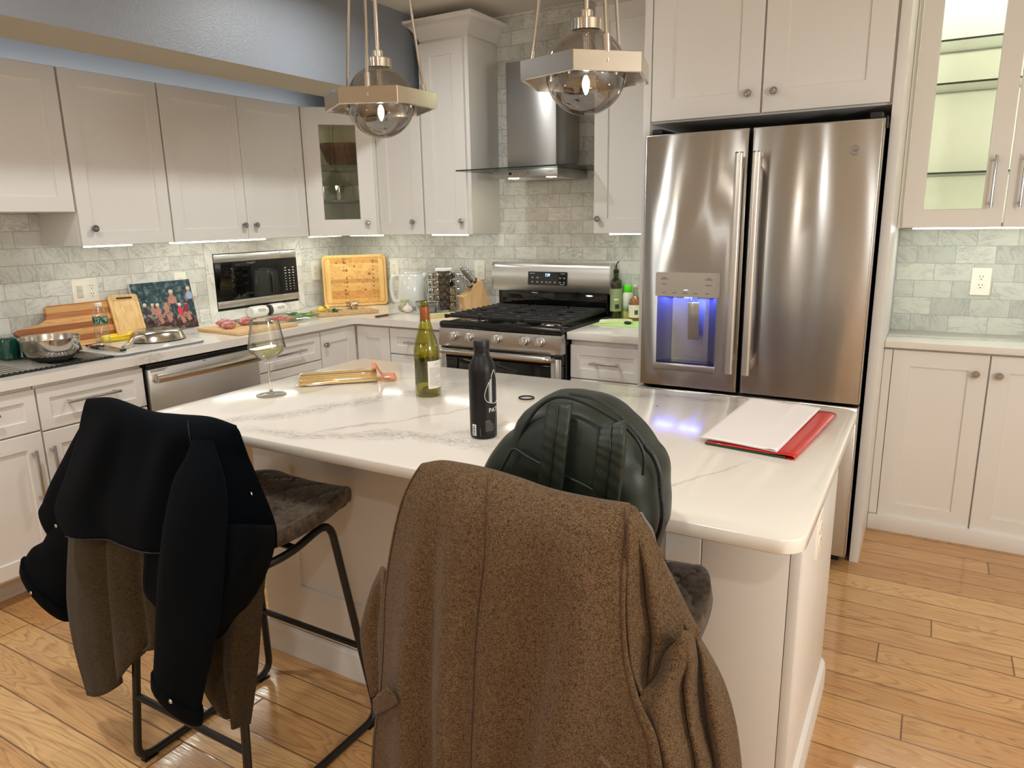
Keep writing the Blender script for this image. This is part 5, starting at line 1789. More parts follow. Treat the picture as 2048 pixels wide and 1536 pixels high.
# ------------------------------------------------------------------ knife block
t = thing('knife_block', 'light wooden knife block with steel handled knives beside the range', 'knife block', (1.15, -.13, CT))
fd = V((-.62, -.785, 0)).normalized()
sd = V((-fd.y, fd.x, 0))
KB = Matrix(((fd.x, sd.x, 0, 1.170), (fd.y, sd.y, 0, -.125), (0, 0, 1, CT), (0, 0, 0, 1)))
WB = wood_mat('block_wood', (214, 178, 126), (188, 146, 94), 'Z', .5, .45, 4)
m = MB(); m.prism([(-.095, .0005), (.045, .0005), (.045, .135), (.030, .165), (-.022, .205)], lambda u, v, n: KB @ V((u, n - .052, v)), .104); m.build('block', WB, t)
m = MB(); m.prism([(.0455, .0005), (.100, .0005), (.100, .098), (.0455, .132)], lambda u, v, n: KB @ V((u, n - .052, v)), .104); sb = m.build('steak_knife_step', WB, t)
m = MB()
for k in range(6):
    v = -.042 + k * .0165
    m.box(.05, .097, v - .0012, v + .0012, -.0003, .0006, 0, KB @ Matrix.Translation((0, 0, .1315)) @ Matrix.Translation((.0455, 0, 0)) @ Matrix.Rotation(math.atan2(.034, .0545), 4, 'Y') @ Matrix.Translation((-.0455, 0, 0)))
m.build('slots', pbr('slot_dark_wood', (120, 80, 44), .7), sb)
m = MB(); m.box(.0998, .1006, -.026, .026, .026, .048, 0, KB); m.box(.1004, .1009, -.019, .019, .031, .043, 0, KB)
m.build('name_plate', [pbr('plate_red_cream', (232, 202, 190), .5, var=.05)], sb)
m = MB(); m.box(.1009, .1011, -.014, .014, .0355, .0385, 0, KB); m.build('plate_lettering', pbr('plate_red', (200, 90, 80), .5), sb)
kdir = V((.62, 0, .785)).normalized()
for k, (u, v, z, L_) in enumerate(((.008, -.034, .184, .115), (-.006, -.008, .194, .085), (.036, -.012, .158, .09), (.036, .012, .158, .095), (.036, .036, .158, .07), (.008, .03, .184, .1))):
    kt = thing('block_knife', ('steel handled knife standing tallest at the rear of the block', 'steel handled knife close behind the tallest knife in the block', 'steel knife handle in the middle front slot of the block', 'steel knife handle right of the middle in the block', 'short steel knife handle at the front left corner of the block', 'steel knife handle at the rear left of the block')[k], 'knife', KB @ V((u, v, z)), 'knives in the block')
    a, b = V((u, v, z)) + kdir * .004, V((u, v, z)) + kdir * L_
    m = MB()
    n_ = 9
    m.tube([KB @ (a + (b - a) * i / (n_ - 1) + V((.003, 0, -.002)) * math.sin(i / 8 * PI)) for i in range(n_)], [.0085, .0085, .008, .0078, .008, .0085, .009, .0095, .008], 10, flat=1.25)
    h = m.build('handle', SATIN, kt)
    m = MB(); m.tube([KB @ (a - kdir * .002), KB @ (a + kdir * .008)], .0095, 10, flat=1.3); m.build('bolster', BLACKP, kt)
    m = MB(); m.sphere(KB @ b, .010, 12, 8); m.build('end_cap', CHROME, kt)
    m = MB()
    for q in (.3, .55, .8):
        m.cyl(KB @ (a + (b - a) * q + V((0, -.0088, 0))), KB @ (a + (b - a) * q + V((0, .0088, 0))), .0022, seg=8)
    m.build('rivets', INK, h)
# garlic, jar, bowl, cheese, spatula
t = thing('small_jar', 'small glass jar with pale yellow filling in front of the kettle', 'jar', (.745, -.295, CT))
m = MB(); m.lathe([(0, .001), (.028, .001), (.031, .005), (.031, .048), (.027, .054), (.026, .060)], (.738, -.300, CT), 26); m.build('jar_wall', CLEAR, t)
m = MB(); m.lathe([(0, .004), (.028, .005), (.028, .032), (0, .032)], (.738, -.300, CT), 22); m.build('filling', pbr('pale_yellow_filling', (206, 196, 140), .5, var=.12, vscale=40), t)
m = MB(); m.lathe([(0, .0605), (.029, .0605), (.029, .072), (.026, .074), (0, .074)], (.738, -.300, CT), 24); m.build('lid', pbr('olive_lid', (176, 180, 130), .35, var=.05), t)
t = thing('garlic_bulb', 'white garlic bulb in front of the small jar', 'garlic', (.80, -.345, CT))
GAR = pbr('garlic_skin', (232, 222, 208), .5, var=.06, vscale=50)
m = MB()
n_ = 40
prof = [(0, .002), (.018, .003), (.029, .014), (.030, .024), (.022, .038), (.010, .046), (.005, .056), (.003, .062), (0, .063)]
rr = []
for r_, z in prof:
    rr.append([V((.798 + r_ * (1 + .10 * math.cos(7 * a)) * math.cos(a), -.345 + r_ * (1 + .10 * math.cos(7 * a)) * math.sin(a), CT + z)) for a in [2 * PI * k / n_ for k in range(n_)]])
m.rings(rr); m.build('bulb', GAR, t)
m = MB(); m.lathe([(0, .001), (.008, .001), (.009, .0028), (0, .003)], (.798, -.345, CT), 12); m.build('root_end', pbr('garlic_root', (150, 126, 92), .8), t)
t = thing('salt_packet', 'small white printed packet between garlic and the clear bowl', 'packet', (.83, -.255, CT))
m = MB(); m.rings([[V((.835 + u * k, -.262 + v * k, CT + z)) for u, v in rrect(.05, .03, .006)] for z, k in ((.0005, .8), (.006, 1), (.040, 1), (.048, .7), (.052, .6))]); m.build('packet_body', CER_WHITE, t)
m = MB(); m.box(.82, .85, -.2785, -.2775, CT + .018, CT + .021); m.box(.823, .846, -.2785, -.2775, CT + .026, CT + .028); m.build('print', pbr('packet_blue_print', (90, 110, 150), .5), t)
t = thing('clear_bowl', 'clear bowl with dark contents behind the wine bottle neck', 'bowl', (.945, -.33, CT))
m = MB(); m.lathe([(0, .001), (.042, .001), (.05, .006), (.068, .045), (.076, .072), (.078, .074), (.074, .073), (.065, .045), (.047, .008), (0, .005)], (.955, -.345, CT), 36); m.build('bowl_wall', thin_glass('bowl_plastic', (.86, .86, .85, 1), .12, edge=.4), t)
m = MB(); m.lathe([(0, .040), (.060, .040), (.064, .052), (.05, .060), (.02, .056), (0, .058)], (.955, -.345, CT), 30); m.build('dark_contents', pbr('dark_contents', (26, 24, 22), .3, var=.3, vscale=60), t)
m = MB(); m.lathe([(.0755, .0725), (.0785, .073), (.0785, .0765), (.0755, .0765)], (.955, -.345, CT), 36, cap0=False, cap1=False); m.build('rim', CHROME, t)
t = thing('cheese_pack', 'pale yellow pack lying left of the gas range', 'pack', (1.12, -.43, CT))
B = Matrix.Translation((1.125, -.445, CT)) @ Matrix.Rotation(R(62), 4, 'Z')
m = MB(); m.prism([(-.09, -.02), (.085, -.032), (.09, .02), (-.075, .03)], lambda u, v, n: B @ V((u, v, n + .0005)), .022); m.build('wedge', pbr('pale_cheese', (226, 206, 140), .45, var=.08), t)
m = MB(); m.prism([(-.093, -.022), (.0, -.029), (.003, .027), (-.078, .032)], lambda u, v, n: B @ V((u, v, n + .0227)), .0008); m.build('wrapper', pbr('wrapper_cream', (232, 226, 206), .25, var=.04), t)
t = thing('spatula', 'thin black spatula lying flat beside the spice rack', 'spatula', (1.04, -.28, CT))
B = Matrix.Translation((1.06, -.285, CT)) @ Matrix.Rotation(R(20), 4, 'Z')
m = MB(); m.rings([[B @ V((-.06 + u, v, n)) for u, v in rrect(.09, .055, .012)] for n in (.0005, .0035)]); m.build('blade', BLACKP, t)
m = MB(); m.tube([B @ V((-.02, 0, .004)), B @ V((.04, 0, .006)), B @ V((.12, 0, .006))], [.005, .005, .006], 8); m.build('handle', BLACKP, t)
# ------------------------------------------------------------------ right of the range
t = thing('cutting_mat', 'lime green flexible mat under the bottles beside the refrigerator', 'mat', (2.3, -.28, CT))
m = MB(); m.rings([[V((2.262 + u, -.205 + v, CT + n)) for u, v in rrect(.36, .36, .02)] for n in (.0003, .0016)]); m.build('mat_sheet', pbr('lime_green', (196, 236, 140), .45, var=.04), t)
GM = CT + .0018
t = thing('oil_bottle', 'tall olive oil bottle with a black pourer beside the range', 'bottle', (2.172, -.10, CT))
ox, oy = 2.114, -.12
OIL = thin_glass('olive_oil_glass', (.34, .33, .06, 1), .06, edge=.5)
m = MB(); m.lathe([(0, .002), (.03, .002), (.033, .008), (.033, .205), (.030, .218), (.014, .232), (.0125, .262)], (ox, oy, GM), 28); m.build('bottle_wall', OIL, t)
m = MB(); m.lathe([(0, .006), (.0305, .007), (.0305, .204), (0, .204)], (ox, oy, GM), 24); m.build('oil', pbr('olive_oil', (92, 88, 18), .15, var=.1), t)
m = MB(); m.lathe([(.0336, .045), (.0336, .172)], (ox, oy, GM), 28, cap0=False, cap1=False, a0=R(-140), a1=R(30)); la = m.build('label', pbr('sage_label', (150, 160, 118), .5, var=.2, vscale=30), t)
m = MB(); m.lathe([(.034, .06), (.034, .085)], (ox, oy, GM), 10, cap0=False, cap1=False, a0=R(-75), a1=R(-35)); m.build('olive_sprig', pbr('dark_sprig', (40, 52, 34), .5), la)
m = MB(); m.lathe([(.034, .108), (.034, .116)], (ox, oy, GM), 10, cap0=False, cap1=False, a0=R(-85), a1=R(-40)); m.build('label_ribbon', PRINTW, la)
m = MB(); m.lathe([(.014, .258), (.0165, .260), (.0165, .272), (.01, .277), (.005, .285), (.004, .305), (0, .305)], (ox, oy, GM), 18); m.tube([(ox, oy, GM + .30), (ox + .006, oy, GM + .315), (ox + .016, oy - .004, GM + .322)], [.004, .0035, .003], 8); m.build('pourer', BLACKP, t)
t = thing('spray_bottle', 'cooking spray can with a bright green cap beside the oil bottle', 'can', (2.28, -.10, CT))
px_, py_ = 2.170, -.085
m = MB(); m.lathe([(0, .001), (.028, .001), (.029, .004), (.029, .138), (.025, .150)], (px_, py_, GM), 28)
tl = NT('spray_label'); c_ = tl.n('TexCoord'); s_ = tl.n('SeparateXYZ', Vector=c_.outputs['Object']); nn_ = tl.noise(c_.outputs['Object'], 30, 4)
lc = tl.ramp(tl.math('ADD', tl.math('MULTIPLY', s_.outputs[2], 6.0), tl.math('MULTIPLY', nn_.outputs[0], .35)), [(.1, rgb(110, 140, 40)), (.35, rgb(214, 196, 120)), (.5, rgb(96, 122, 70)), (.7, rgb(196, 214, 196)), (.95, rgb(236, 236, 232))])
tl.surf(tl.n('BsdfPrincipled', Base_Color=lc, Roughness=.3).outputs[0])
m.build('can_body', tl.m, t)
m = MB(); m.lathe([(.0265, .150), (.0275, .152), (.0275, .186), (.025, .190), (0, .191)], (px_, py_, GM), 26); m.build('cap', pbr('bright_green_cap', (84, 214, 24), .3, var=.04), t)
t = thing('sauce_bottle', 'amber sauce bottle with a white label next to the refrigerator', 'bottle', (2.345, -.13, CT))
px_, py_ = 2.236, -.135
m = MB(); m.lathe([(0, .002), (.034, .002), (.036, .007), (.036, .10), (.031, .116), (.015, .135), (.0125, .185), (.014, .19)], (px_, py_, GM), 28); m.build('bottle_wall', thin_glass('amber_bottle', (.94, .9, .8, 1), .06, edge=.4), t)
m = MB(); m.lathe([(0, .006), (.0335, .007), (.0335, .098), (.029, .113), (.016, .128), (0, .128)], (px_, py_, GM), 24); m.build('sauce', pbr('amber_sauce', (150, 88, 26), .15, var=.1), t)
m = MB(); m.lathe([(.0366, .018), (.0366, .088)], (px_, py_, GM), 26, cap0=False, cap1=False, a0=R(-150), a1=R(20)); la = m.build('label', pbr('cream_label', (238, 228, 214), .5, var=.04), t)
m = MB(); m.lathe([(.037, .035), (.037, .06)], (px_, py_, GM), 8, cap0=False, cap1=False, a0=R(-75), a1=R(-45)); m.build('label_emblem', pbr('emblem_grey_green', (74, 84, 66), .5), la)
m = MB(); m.lathe([(.0145, .186), (.0155, .187), (.0155, .200), (0, .201)], (px_, py_, GM), 18); m.build('cap', pbr('rust_cap', (214, 196, 186), .4, var=.05), t)
t = thing('food_thermometer', 'white folding thermometer with a black end lying by the cooktop', 'thermometer', (2.20, -.31, CT))
B = Matrix.Translation((2.185, -.30, GM)) @ Matrix.Rotation(R(18), 4, 'Z')
m = MB()
outl = spline([(-.085, -.02, 0), (-.05, -.026, 0), (-.01, -.012, 0), (.03, -.006, 0), (.06, -.02, 0), (.088, -.006, 0), (.09, .022, 0), (.05, .036, 0), (-.01, .032, 0), (-.05, .012, 0), (-.086, .0, 0)], 40)
m.rings([[B @ V((p.x * k + .004 * (1 - k), p.y * k + .006 * (1 - k), n)) for p in outl] for n, k in ((.0005, .94), (.004, 1), (.016, 1), (.021, .94), (.0225, .85))]); m.build('housing', pbr('thermometer_cream', (236, 236, 206), .3, var=.02), t)
m = MB(); m.sphere(B @ V((.068, -.026, .009)), .012, 16, 10, (1.8, .9, .7)); m.build('probe_cover', BLACKP, t)

# ================================================================== on the island
IT = .9143
# wine glass
t = thing('wine_glass', 'stemmed wine glass with a little white wine on the island', 'glass', (1.748, -2.304, IT))
gx, gy = 1.748, -2.304
WG = thin_glass('wine_glass_clear', (.985, .988, .98, 1), .06, edge=.95, power=2.6)
m = MB()
m.lathe([(0, .1155), (.006, .1158), (.012, .1185), (.036, .1345), (.0555, .1525), (.0615, .1615), (.0612, .168), (.0575, .19), (.0495, .232), (.0460, .2568), (.0452, .2568), (.0487, .232), (.0566, .19), (.0603, .168), (.0606, .162), (.0545, .1535), (.035, .1358), (.01, .1205), (0, .119)], (gx, gy, IT), 56, cap0=False, cap1=False)
m.build('glass_bowl', WG, t, ang=60)
m = MB(); m.tube([V((gx + .0456 * math.cos(q), gy + .0456 * math.sin(q), IT + .2566)) for q in [2 * PI * k / 48 for k in range(48)]], .0007, 6, closed=True); m.build('rim', thin_glass('rim_glass', (.8, .8, .78, 1), .35, edge=.6), t)
SOLIDG = pbr('solid_clear_glass', (250, 252, 248), .0, var=.004, trans=1.0)
m = MB()
m.lathe([(0, .0040), (.0115, .0068), (.006, .0115), (.0044, .022), (.0037, .06), (.0039, .098), (.0052, .110), (.0075, .1152), (0, .1152)], (gx, gy, IT), 40)
m.build('stem', SOLIDG, t, ang=60)
m = MB(); m.lathe([(0, .0003), (.0500, .0003), (.0508, .0009), (.0500, .0018), (.03, .0036), (.012, .0066), (0, .0066)], (gx, gy, IT), 48)
m.build('foot', WG, t, ang=60)
m = MB(); m.lathe([(0, .1197), (.0345, .1364), (.054, .1541), (.0598, .1625), (.0598, .1655), (0, .1655)], (gx, gy, IT), 44)
m.build('wine', thin_glass('white_wine', (.93, .90, .52, 1), .05, edge=.3), t)
# spaghetti
t = thing('spaghetti_pack', 'clear pack of spaghetti with an orange header card on the island', 'pasta', (1.82, -2.06, IT))
A_, B_ = V((1.742, -2.165, IT)), V((1.935, -1.985, IT))
d = (B_ - A_).normalized(); s = V((-d.y, d.x, 0))
m = MB()
for k in range(230):
    u = random.uniform(-1, 1); lay = random.random()
    off = s * (u * .050 * (1 - .28 * lay) + .036) + ZV * (.0035 + lay * .036 * (1 - u * u * .45))
    e0, e1 = random.uniform(-.004, .004), random.uniform(-.006, .006)
    m.cyl(A_ + off + d * e0, B_ + off + d * e1, .0017, seg=5)
sp_ = m.build('spaghetti', pbr('dry_pasta', (224, 192, 126), .4, var=.12, vscale=50), t)
sp_['kind'] = 'stuff'
m = MB()
rows = []
L_ = (B_ - A_).length
for i in range(15):
    q = -.022 + (L_ + .03) * i / 14
    k_ = min(1, (q + .03) / .03) * (1.0 if i < 13 else .8)
    rows.append([A_ + d * q + s * (.036 + .056 * math.cos(a) * (.9 + .1 * k_)) + ZV * (.0012 + (.044 * k_ * (.9 + .1 * random.random())) * max(0, math.sin(a)) ** .8) for a in [PI * j / 14 for j in range(15)]])
m.grid(rows); m.build('clear_wrapper', thin_glass('cellophane', (.985, .985, .97, 1), .10, rough=.04, edge=.15), t, ang=0)
ORG = pbr('orange_card', (222, 132, 92), .35, var=.04)
m = MB()
pp = spline([B_ - d * .012 + ZV * .056, B_ + d * .006 + ZV * .052, B_ + d * .018 + ZV * .030, B_ + d * .032 + ZV * .013, B_ + d * .075 + ZV * .010], 14)
rows = [[p + s * (-.022 + .108 * j / 6) for j in range(7)] for p in pp]
m.grid(rows); hc = m.build('header_card', ORG, t, ang=0, solid=.0008)
m = MB(); m.box(-.001, .02, -.012, .012, 0, .0006, 0, Matrix.Translation(B_ + d * .036 + s * .0 + ZV * .0150)); m.build('card_print', PRINTW, hc)
# white wine bottle
wx, wy = 2.234, -2.067
az = math.atan2(-3.9456 - wy, 3.65747 - wx)
t = thing('wine_bottle', 'open green white wine bottle with a paper label on the island', 'bottle', (wx, wy, IT))
WGR = thin_glass('olive_green_glass', (.83, .82, .34, 1), .06, edge=.9, power=2.6)
m = MB()
m.lathe([(0, .026), (.012, .024), (.026, .010), (.034, .0012), (.040, .001), (.0424, .006), (.0424, .146), (.0415, .158), (.036, .182), (.026, .216), (.0185, .243), (.0158, .258), (.0145, .296), (.0140, .300), (.0152, .302), (.0152, .309), (.0146, .314), (.0105, .315), (.0105, .300), (.0125, .26), (.022, .215), (.032, .182), (.0375, .158), (.0384, .146), (.0384, .012), (.03, .013), (.014, .028), (0, .030)], (wx, wy, IT), 48, cap0=False, cap1=False)
m.build('bottle_wall', WGR, t, ang=60)
m = MB(); m.lathe([(0, .0302), (.014, .0285), (.03, .0135), (.0380, .0125), (.0380, .135), (0, .135)], (wx, wy, IT), 40); m.build('wine', thin_glass('wine_in_green', (.86, .84, .42, 1), .03), t)
m = MB(); m.lathe([(.0158, .250), (.0164, .252), (.0152, .296), (.0148, .2975)], (wx, wy, IT), 32, cap0=False, cap1=False); m.build('foil_band', pbr('copper_foil', (150, 88, 38), .35, .3, var=.1), t)
LABW = pbr('label_paper', (226, 222, 214), .55, var=.03)
m = MB(); m.lathe([(.0428, .030), (.0428, .122)], (wx, wy, IT), 30, cap0=False, cap1=False, a0=az + R(2), a1=az + R(100)); la = m.build('back_label', LABW, t)
m = MB()
random.seed(11)
for k in range(15):
    z = .098 - k * .0042
    a0_ = 10
    n_ = random.uniform(30, 62)
    a = a0_
    while a < a0_ + n_:
        w_ = random.uniform(2.5, 8)
        m.lathe([(.04305, z), (.04305, z + .0014)], (wx, wy, IT), 4, cap0=False, cap1=False, a0=az + R(a), a1=az + R(min(a + w_, a0_ + n_)))
        a += w_ + 1.4
m.build('label_text', INKG, la, flat=True)
m = MB(); m.tube([V((wx + .0431 * math.cos(az + R(b)), wy + .0431 * math.sin(az + R(b)), IT + z)) for b, z in ((32, .105), (38, .110), (46, .116), (42, .111), (47, .107), (54, .110), (60, .108), (66, .110), (72, .109))], .0005, 4); m.build('signature', INKG, la)
m = MB(); m.lathe([(.0428, .034), (.0428, .120)], (wx, wy, IT), 30, cap0=False, cap1=False, a0=az + R(108), a1=az + R(288)); m.build('front_label', LABW, t)
# black bottle
bx, by = 2.650, -2.378
az = math.atan2(-3.9456 - by, 3.65747 - bx)
t = thing('water_bottle', 'matte black aluminium bottle with white drop logo on the island', 'bottle', (bx, by, IT))
MBK = pbr('matte_black_aluminium', (9, 10, 9), .42, .2, var=.08)
RB = .0362
m = MB(); m.lathe([(0, .003), (.025, .002), (.033, .001), (.0357, .005), (RB, .02), (RB, .178), (.035, .192), (.0305, .206), (.0235, .218), (.0205, .224), (.0195, .232)], (bx, by, IT), 56); m.build('bottle_body', MBK, t, ang=60)
m = MB(); m.lathe([(.0205, .2325), (.0213, .2335), (.0213, .242), (.0207, .2425), (.0207, .246), (.0213, .2465), (.0213, .260), (.0203, .2625), (0, .2630)], (bx, by, IT), 40); m.build('screw_cap', BLACKP, t)
LC = 54
def onb(u, z, off=.0004):
    a = az + R(LC) + u / RB
    return V((bx + (RB + off) * math.cos(a), by + (RB + off) * math.sin(a), IT + z))
def stroke(m, pts, w=.0007):
    m.tube([onb(u, z) for u, z in pts], w, 5)
m = MB()
dn = [(-.0166, .1565), (-.0215, .146), (-.0262, .134), (-.0292, .122), (-.0282, .113), (-.0240, .105), (-.0166, .100)]
c_ = [V((a, b, 0)) for a, b in dn]
stroke(m, [(p.x, p.y) for p in spline(c_, 26)])
stroke(m, [(-.0166, .1565), (-.0166, .100)])
stroke(m, [(-.0133, .163), (-.0133, .0985)])
stroke(m, [(-.0118, .163), (-.0118, .0985)])
rt = spline([V((-.0088, .098, 0)), V((.004, .0965, 0)), V((.016, .100, 0)), (V((.0262, .110, 0))), V((.0300, .122, 0)), V((.0265, .137, 0)), V((.016, .160, 0)), V((.006, .178, 0)), V((0, .187, 0)), V((-.004, .180, 0)), V((-.0088, .172, 0))], 50)
stroke(m, [(p.x, p.y) for p in rt]); stroke(m, [(-.0088, .172), (-.0088, .098)])
m.build('drop_logo', PRINTW, t)
m = MB()
vs, fs = text_geo('PATH', .0165, spacing=1.05)
m.mesh([onb(p.x + .002, p.y + .074, .0005) for p in vs], fs); m.build('lettering', PRINTW, t, ang=0)
m = MB(); m.lathe([(RB + .0003, .010), (RB + .0003, .041)], (bx, by, IT), 8, cap0=False, cap1=False, a0=az + R(-54), a1=az + R(-33)); bc = m.build('barcode_patch', PRINTW, t)
m = MB()
z = .012
while z < .037:
    h_ = random.choice((.0005, .0009, .0014))
    m.lathe([(RB + .0006, z), (RB + .0006, z + h_)], (bx, by, IT), 5, cap0=False, cap1=False, a0=az + R(-50), a1=az + R(-37))
    z += h_ + random.choice((.0006, .001))
m.build('barcode_lines', INK, bc)
m = MB()
for k in range(8):
    z = .0495 - k * .0037
    a = 8
    end = (30, 36, 42, 48, 44, 50, 52, 46)[k]
    while a < end:
        w_ = random.uniform(2.5, 6)
        m.lathe([(RB + .0004, z), (RB + .0004, z + (.0022 if k == 0 else .0013))], (bx, by, IT), 3, cap0=False, cap1=False, a0=az + R(a), a1=az + R(min(end, a + w_)))
        a += w_ + 1
m.lathe([(RB + .0004, .009), (RB + .0004, .031)], (bx, by, IT), 1, cap0=False, cap1=False, a0=az + R(-15.2), a1=az + R(-13.8))
m.build('fine_print', INKG, t, flat=True)
random.seed(5)
# hair tie
m = MB(); m.tube([V((2.553 + .0245 * math.cos(a), -1.965 + .0225 * math.sin(a), IT + .0026)) for a in [2 * PI * k / 40 for k in range(40)]], .0024, 8, closed=True)
tag(m.build('hair_tie', pbr('black_elastic', (18, 16, 20), .8, var=.2)), 'black elastic hair tie lying on the island', 'hair tie')
# paper and red folder
t = thing('gift_wrap', 'folded red and green wrapping sheet under the white paper', 'wrapping paper', (3.35, -1.98, IT))
P_ = [V((3.418, -2.215, IT)), V((3.458, -1.757, IT)), V((3.245, -1.735, IT)), V((3.196, -2.185, IT))]
m = MB()
def quad(P, a, b):
    return P[3] * (1 - a) * (1 - b) + P[0] * a * (1 - b) + P[1] * a * b + P[2] * (1 - a) * b
prof = [(0.0, .0062), (.3, .0066), (.7, .0085), (.9, .0105), (.965, .010), (.99, .0075), (1.0, .0045), (.99, .0018), (.95, .0008), (.8, .0008)]
rows = []
for j in range(17):
    b = j / 16
    rows.append([quad(P_, a, b) + ZV * (h + .0010 * math.sin(9 * b + 7 * a) * (1 if .1 < a < .95 and i < 5 else 0)) for i, (a, h) in enumerate(prof)])
m.grid(rows); m.build('red_sheet', pbr('red_foil_paper', (188, 40, 36), .22, var=.08), t, ang=0, solid=.0006)
m = MB()
m.prism([(0.0, 0), (.9, 0), (.9, 1), (0, 1)], lambda u, v, n: quad(P_, u, v) + ZV * (.0009 + n), .0048); m.build('green_sheet', pbr('dark_green_paper', (14, 60, 36), .4, var=.1), t)
Q_ = [V((3.374, -2.200, IT)), V((3.412, -1.733, IT)), V((3.203, -1.690, IT)), V((3.177, -2.172, IT))]
t = thing('paper_sheet', 'folded white paper lying over the red wrapping on the island', 'paper', (3.29, -1.95, IT))
for k, zz in enumerate((.0118, .0138)):
    m = MB()
    rows = []
    for j in range(25):
        b = j / 24
        rows.append([quad(Q_, .004 * k + a * (1 - .006 * k), b) + ZV * (zz + .0010 * math.sin(5 * a + 3 * b) + .0022 * math.exp(-((a - .62 - .06 * b) / .05) ** 2) * (b ** 2) + .0035 * math.exp(-((a - .93) / .06) ** 2) * math.exp(-(b / .05) ** 2) * k + .003 * math.exp(-((b - .97) / .05) ** 2) * math.sin(6 * a) ** 2 - .002 * max(0, .06 - a) * 10) for a in [i / 24 for i in range(25)]])
    m.grid(rows); m.build('leaf', pbr('white_paper', (228, 222, 220), .7, var=.015), t, ang=0, solid=.0004)
m = MB(); m.sphere((2.963, -1.876, IT + .0012), .0022, 8, 6, (1.3, 1, .5))
tag(m.build('crumb', pbr('dark_crumb', (30, 26, 22), .8)), 'tiny dark crumb on the bare island top', 'crumb')
# draped cloth control points (metres)
JA = [[(1.72, -2.9, 1.013),(1.847, -2.9, 1.028),(1.992, -2.9, 1.016),(2.101, -2.9, 1.02),(2.223, -2.9, 1.028),(2.305, -2.9, 1.02)], [(1.869, -2.98, 1.066),(1.987, -2.984, 1.082),(2.13, -2.985, 1.068),(2.23, -2.985, 1.072),(2.34, -2.984, 1.079),(2.417, -2.98, 1.069)], [(1.861, -2.995, 1.029),(2.046, -3.024, 1.059),(2.202, -3.034, 1.058),(2.297, -3.034, 1.062),(2.383, -3.02, 1.061),(2.436, -2.98, 1.042)], [(1.803, -2.99, 0.955),(2.025, -3.033, 0.992),(2.194, -3.049, 1.004),(2.299, -3.048, 1.014),(2.394, -3.022, 1.009),(2.422, -2.95, 0.98)], [(1.717, -2.985, 0.844),(1.963, -3.035, 0.889),(2.165, -3.054, 0.918),(2.282, -3.053, 0.933),(2.394, -3.02, 0.931),(2.422, -2.93, 0.904)], [(1.651, -2.99, 0.734),(1.914, -3.04, 0.791),(2.134, -3.059, 0.83),(2.263, -3.057, 0.85),(2.399, -3.021, 0.858),(2.432, -2.92, 0.825)], [(1.738, -3.01, 0.687),(1.95, -3.046, 0.729),(2.138, -3.059, 0.759),(2.248, -3.057, 0.771),(2.387, -3.021, 0.783),(2.425, -2.92, 0.768)]]
JB = [[(2.149, -3.05, 0.829),(2.295, -3.066, 0.86),(2.434, -3.07, 0.885),(2.511, -3.045, 0.891),(2.442, -2.93, 0.831)], [(2.139, -3.05, 0.74),(2.278, -3.066, 0.774),(2.422, -3.07, 0.809),(2.503, -3.047, 0.824),(2.442, -2.94, 0.769)], [(2.116, -3.05, 0.645),(2.241, -3.066, 0.673),(2.372, -3.07, 0.71),(2.45, -3.052, 0.734),(2.425, -2.97, 0.697)], [(2.153, -3.05, 0.612),(2.239, -3.066, 0.616),(2.326, -3.07, 0.637),(2.396, -3.058, 0.657),(2.397, -3.0, 0.643)], [(2.187, -3.05, 0.567),(2.249, -3.066, 0.578),(2.308, -3.07, 0.582),(2.348, -3.061, 0.587),(2.334, -3.02, 0.569)]]
JS1 = [(2.399, -3.05, 1.056, 0.0314),(2.407, -3.07, 0.978, 0.073),(2.381, -3.08, 0.866, 0.0922),(2.35, -3.085, 0.747, 0.098),(2.311, -3.085, 0.629, 0.0946),(2.267, -3.08, 0.525, 0.087),(2.237, -3.078, 0.442, 0.0825),(2.221, -3.075, 0.391, 0.0829)]
JS2 = [(1.788, -2.95, 0.941, 0.0424),(1.681, -2.93, 0.827, 0.07),(1.569, -2.92, 0.722, 0.0753),(1.48, -2.915, 0.643, 0.0684),(1.434, -2.91, 0.605, 0.0622)]
JS3 = [(1.615, -2.93, 0.658, 0.0643),(1.527, -2.92, 0.573, 0.0789),(1.448, -2.915, 0.487, 0.0885),(1.364, -2.91, 0.414, 0.1145),(1.334, -2.91, 0.361, 0.1252)]
JB1 = (2.446, -2.985, 0.924)
JB2 = (2.441, -2.945, 0.775)
JB3 = (1.542, -2.945, 0.646)
JB4 = (1.334, -2.95, 0.381)
JB5 = (2.266, -3.115, 0.44)
OA = [[(1.629, -2.95, 0.669),(1.824, -2.987, 0.71),(1.951, -2.995, 0.73),(2.049, -2.991, 0.734),(2.113, -2.975, 0.734)], [(1.58, -2.955, 0.505),(1.798, -2.992, 0.577),(1.928, -3.0, 0.599),(2.031, -2.996, 0.617),(2.101, -2.98, 0.62)], [(1.562, -2.96, 0.391),(1.788, -2.997, 0.459),(1.922, -3.005, 0.494),(2.027, -3.001, 0.515),(2.095, -2.985, 0.526)], [(1.562, -2.96, 0.26),(1.778, -3.001, 0.343),(1.919, -3.01, 0.401),(2.025, -3.006, 0.453),(2.088, -2.99, 0.473)], [(1.59, -2.96, 0.117),(1.782, -3.001, 0.218),(1.896, -3.01, 0.319),(1.985, -3.006, 0.412),(2.067, -2.99, 0.445)]]
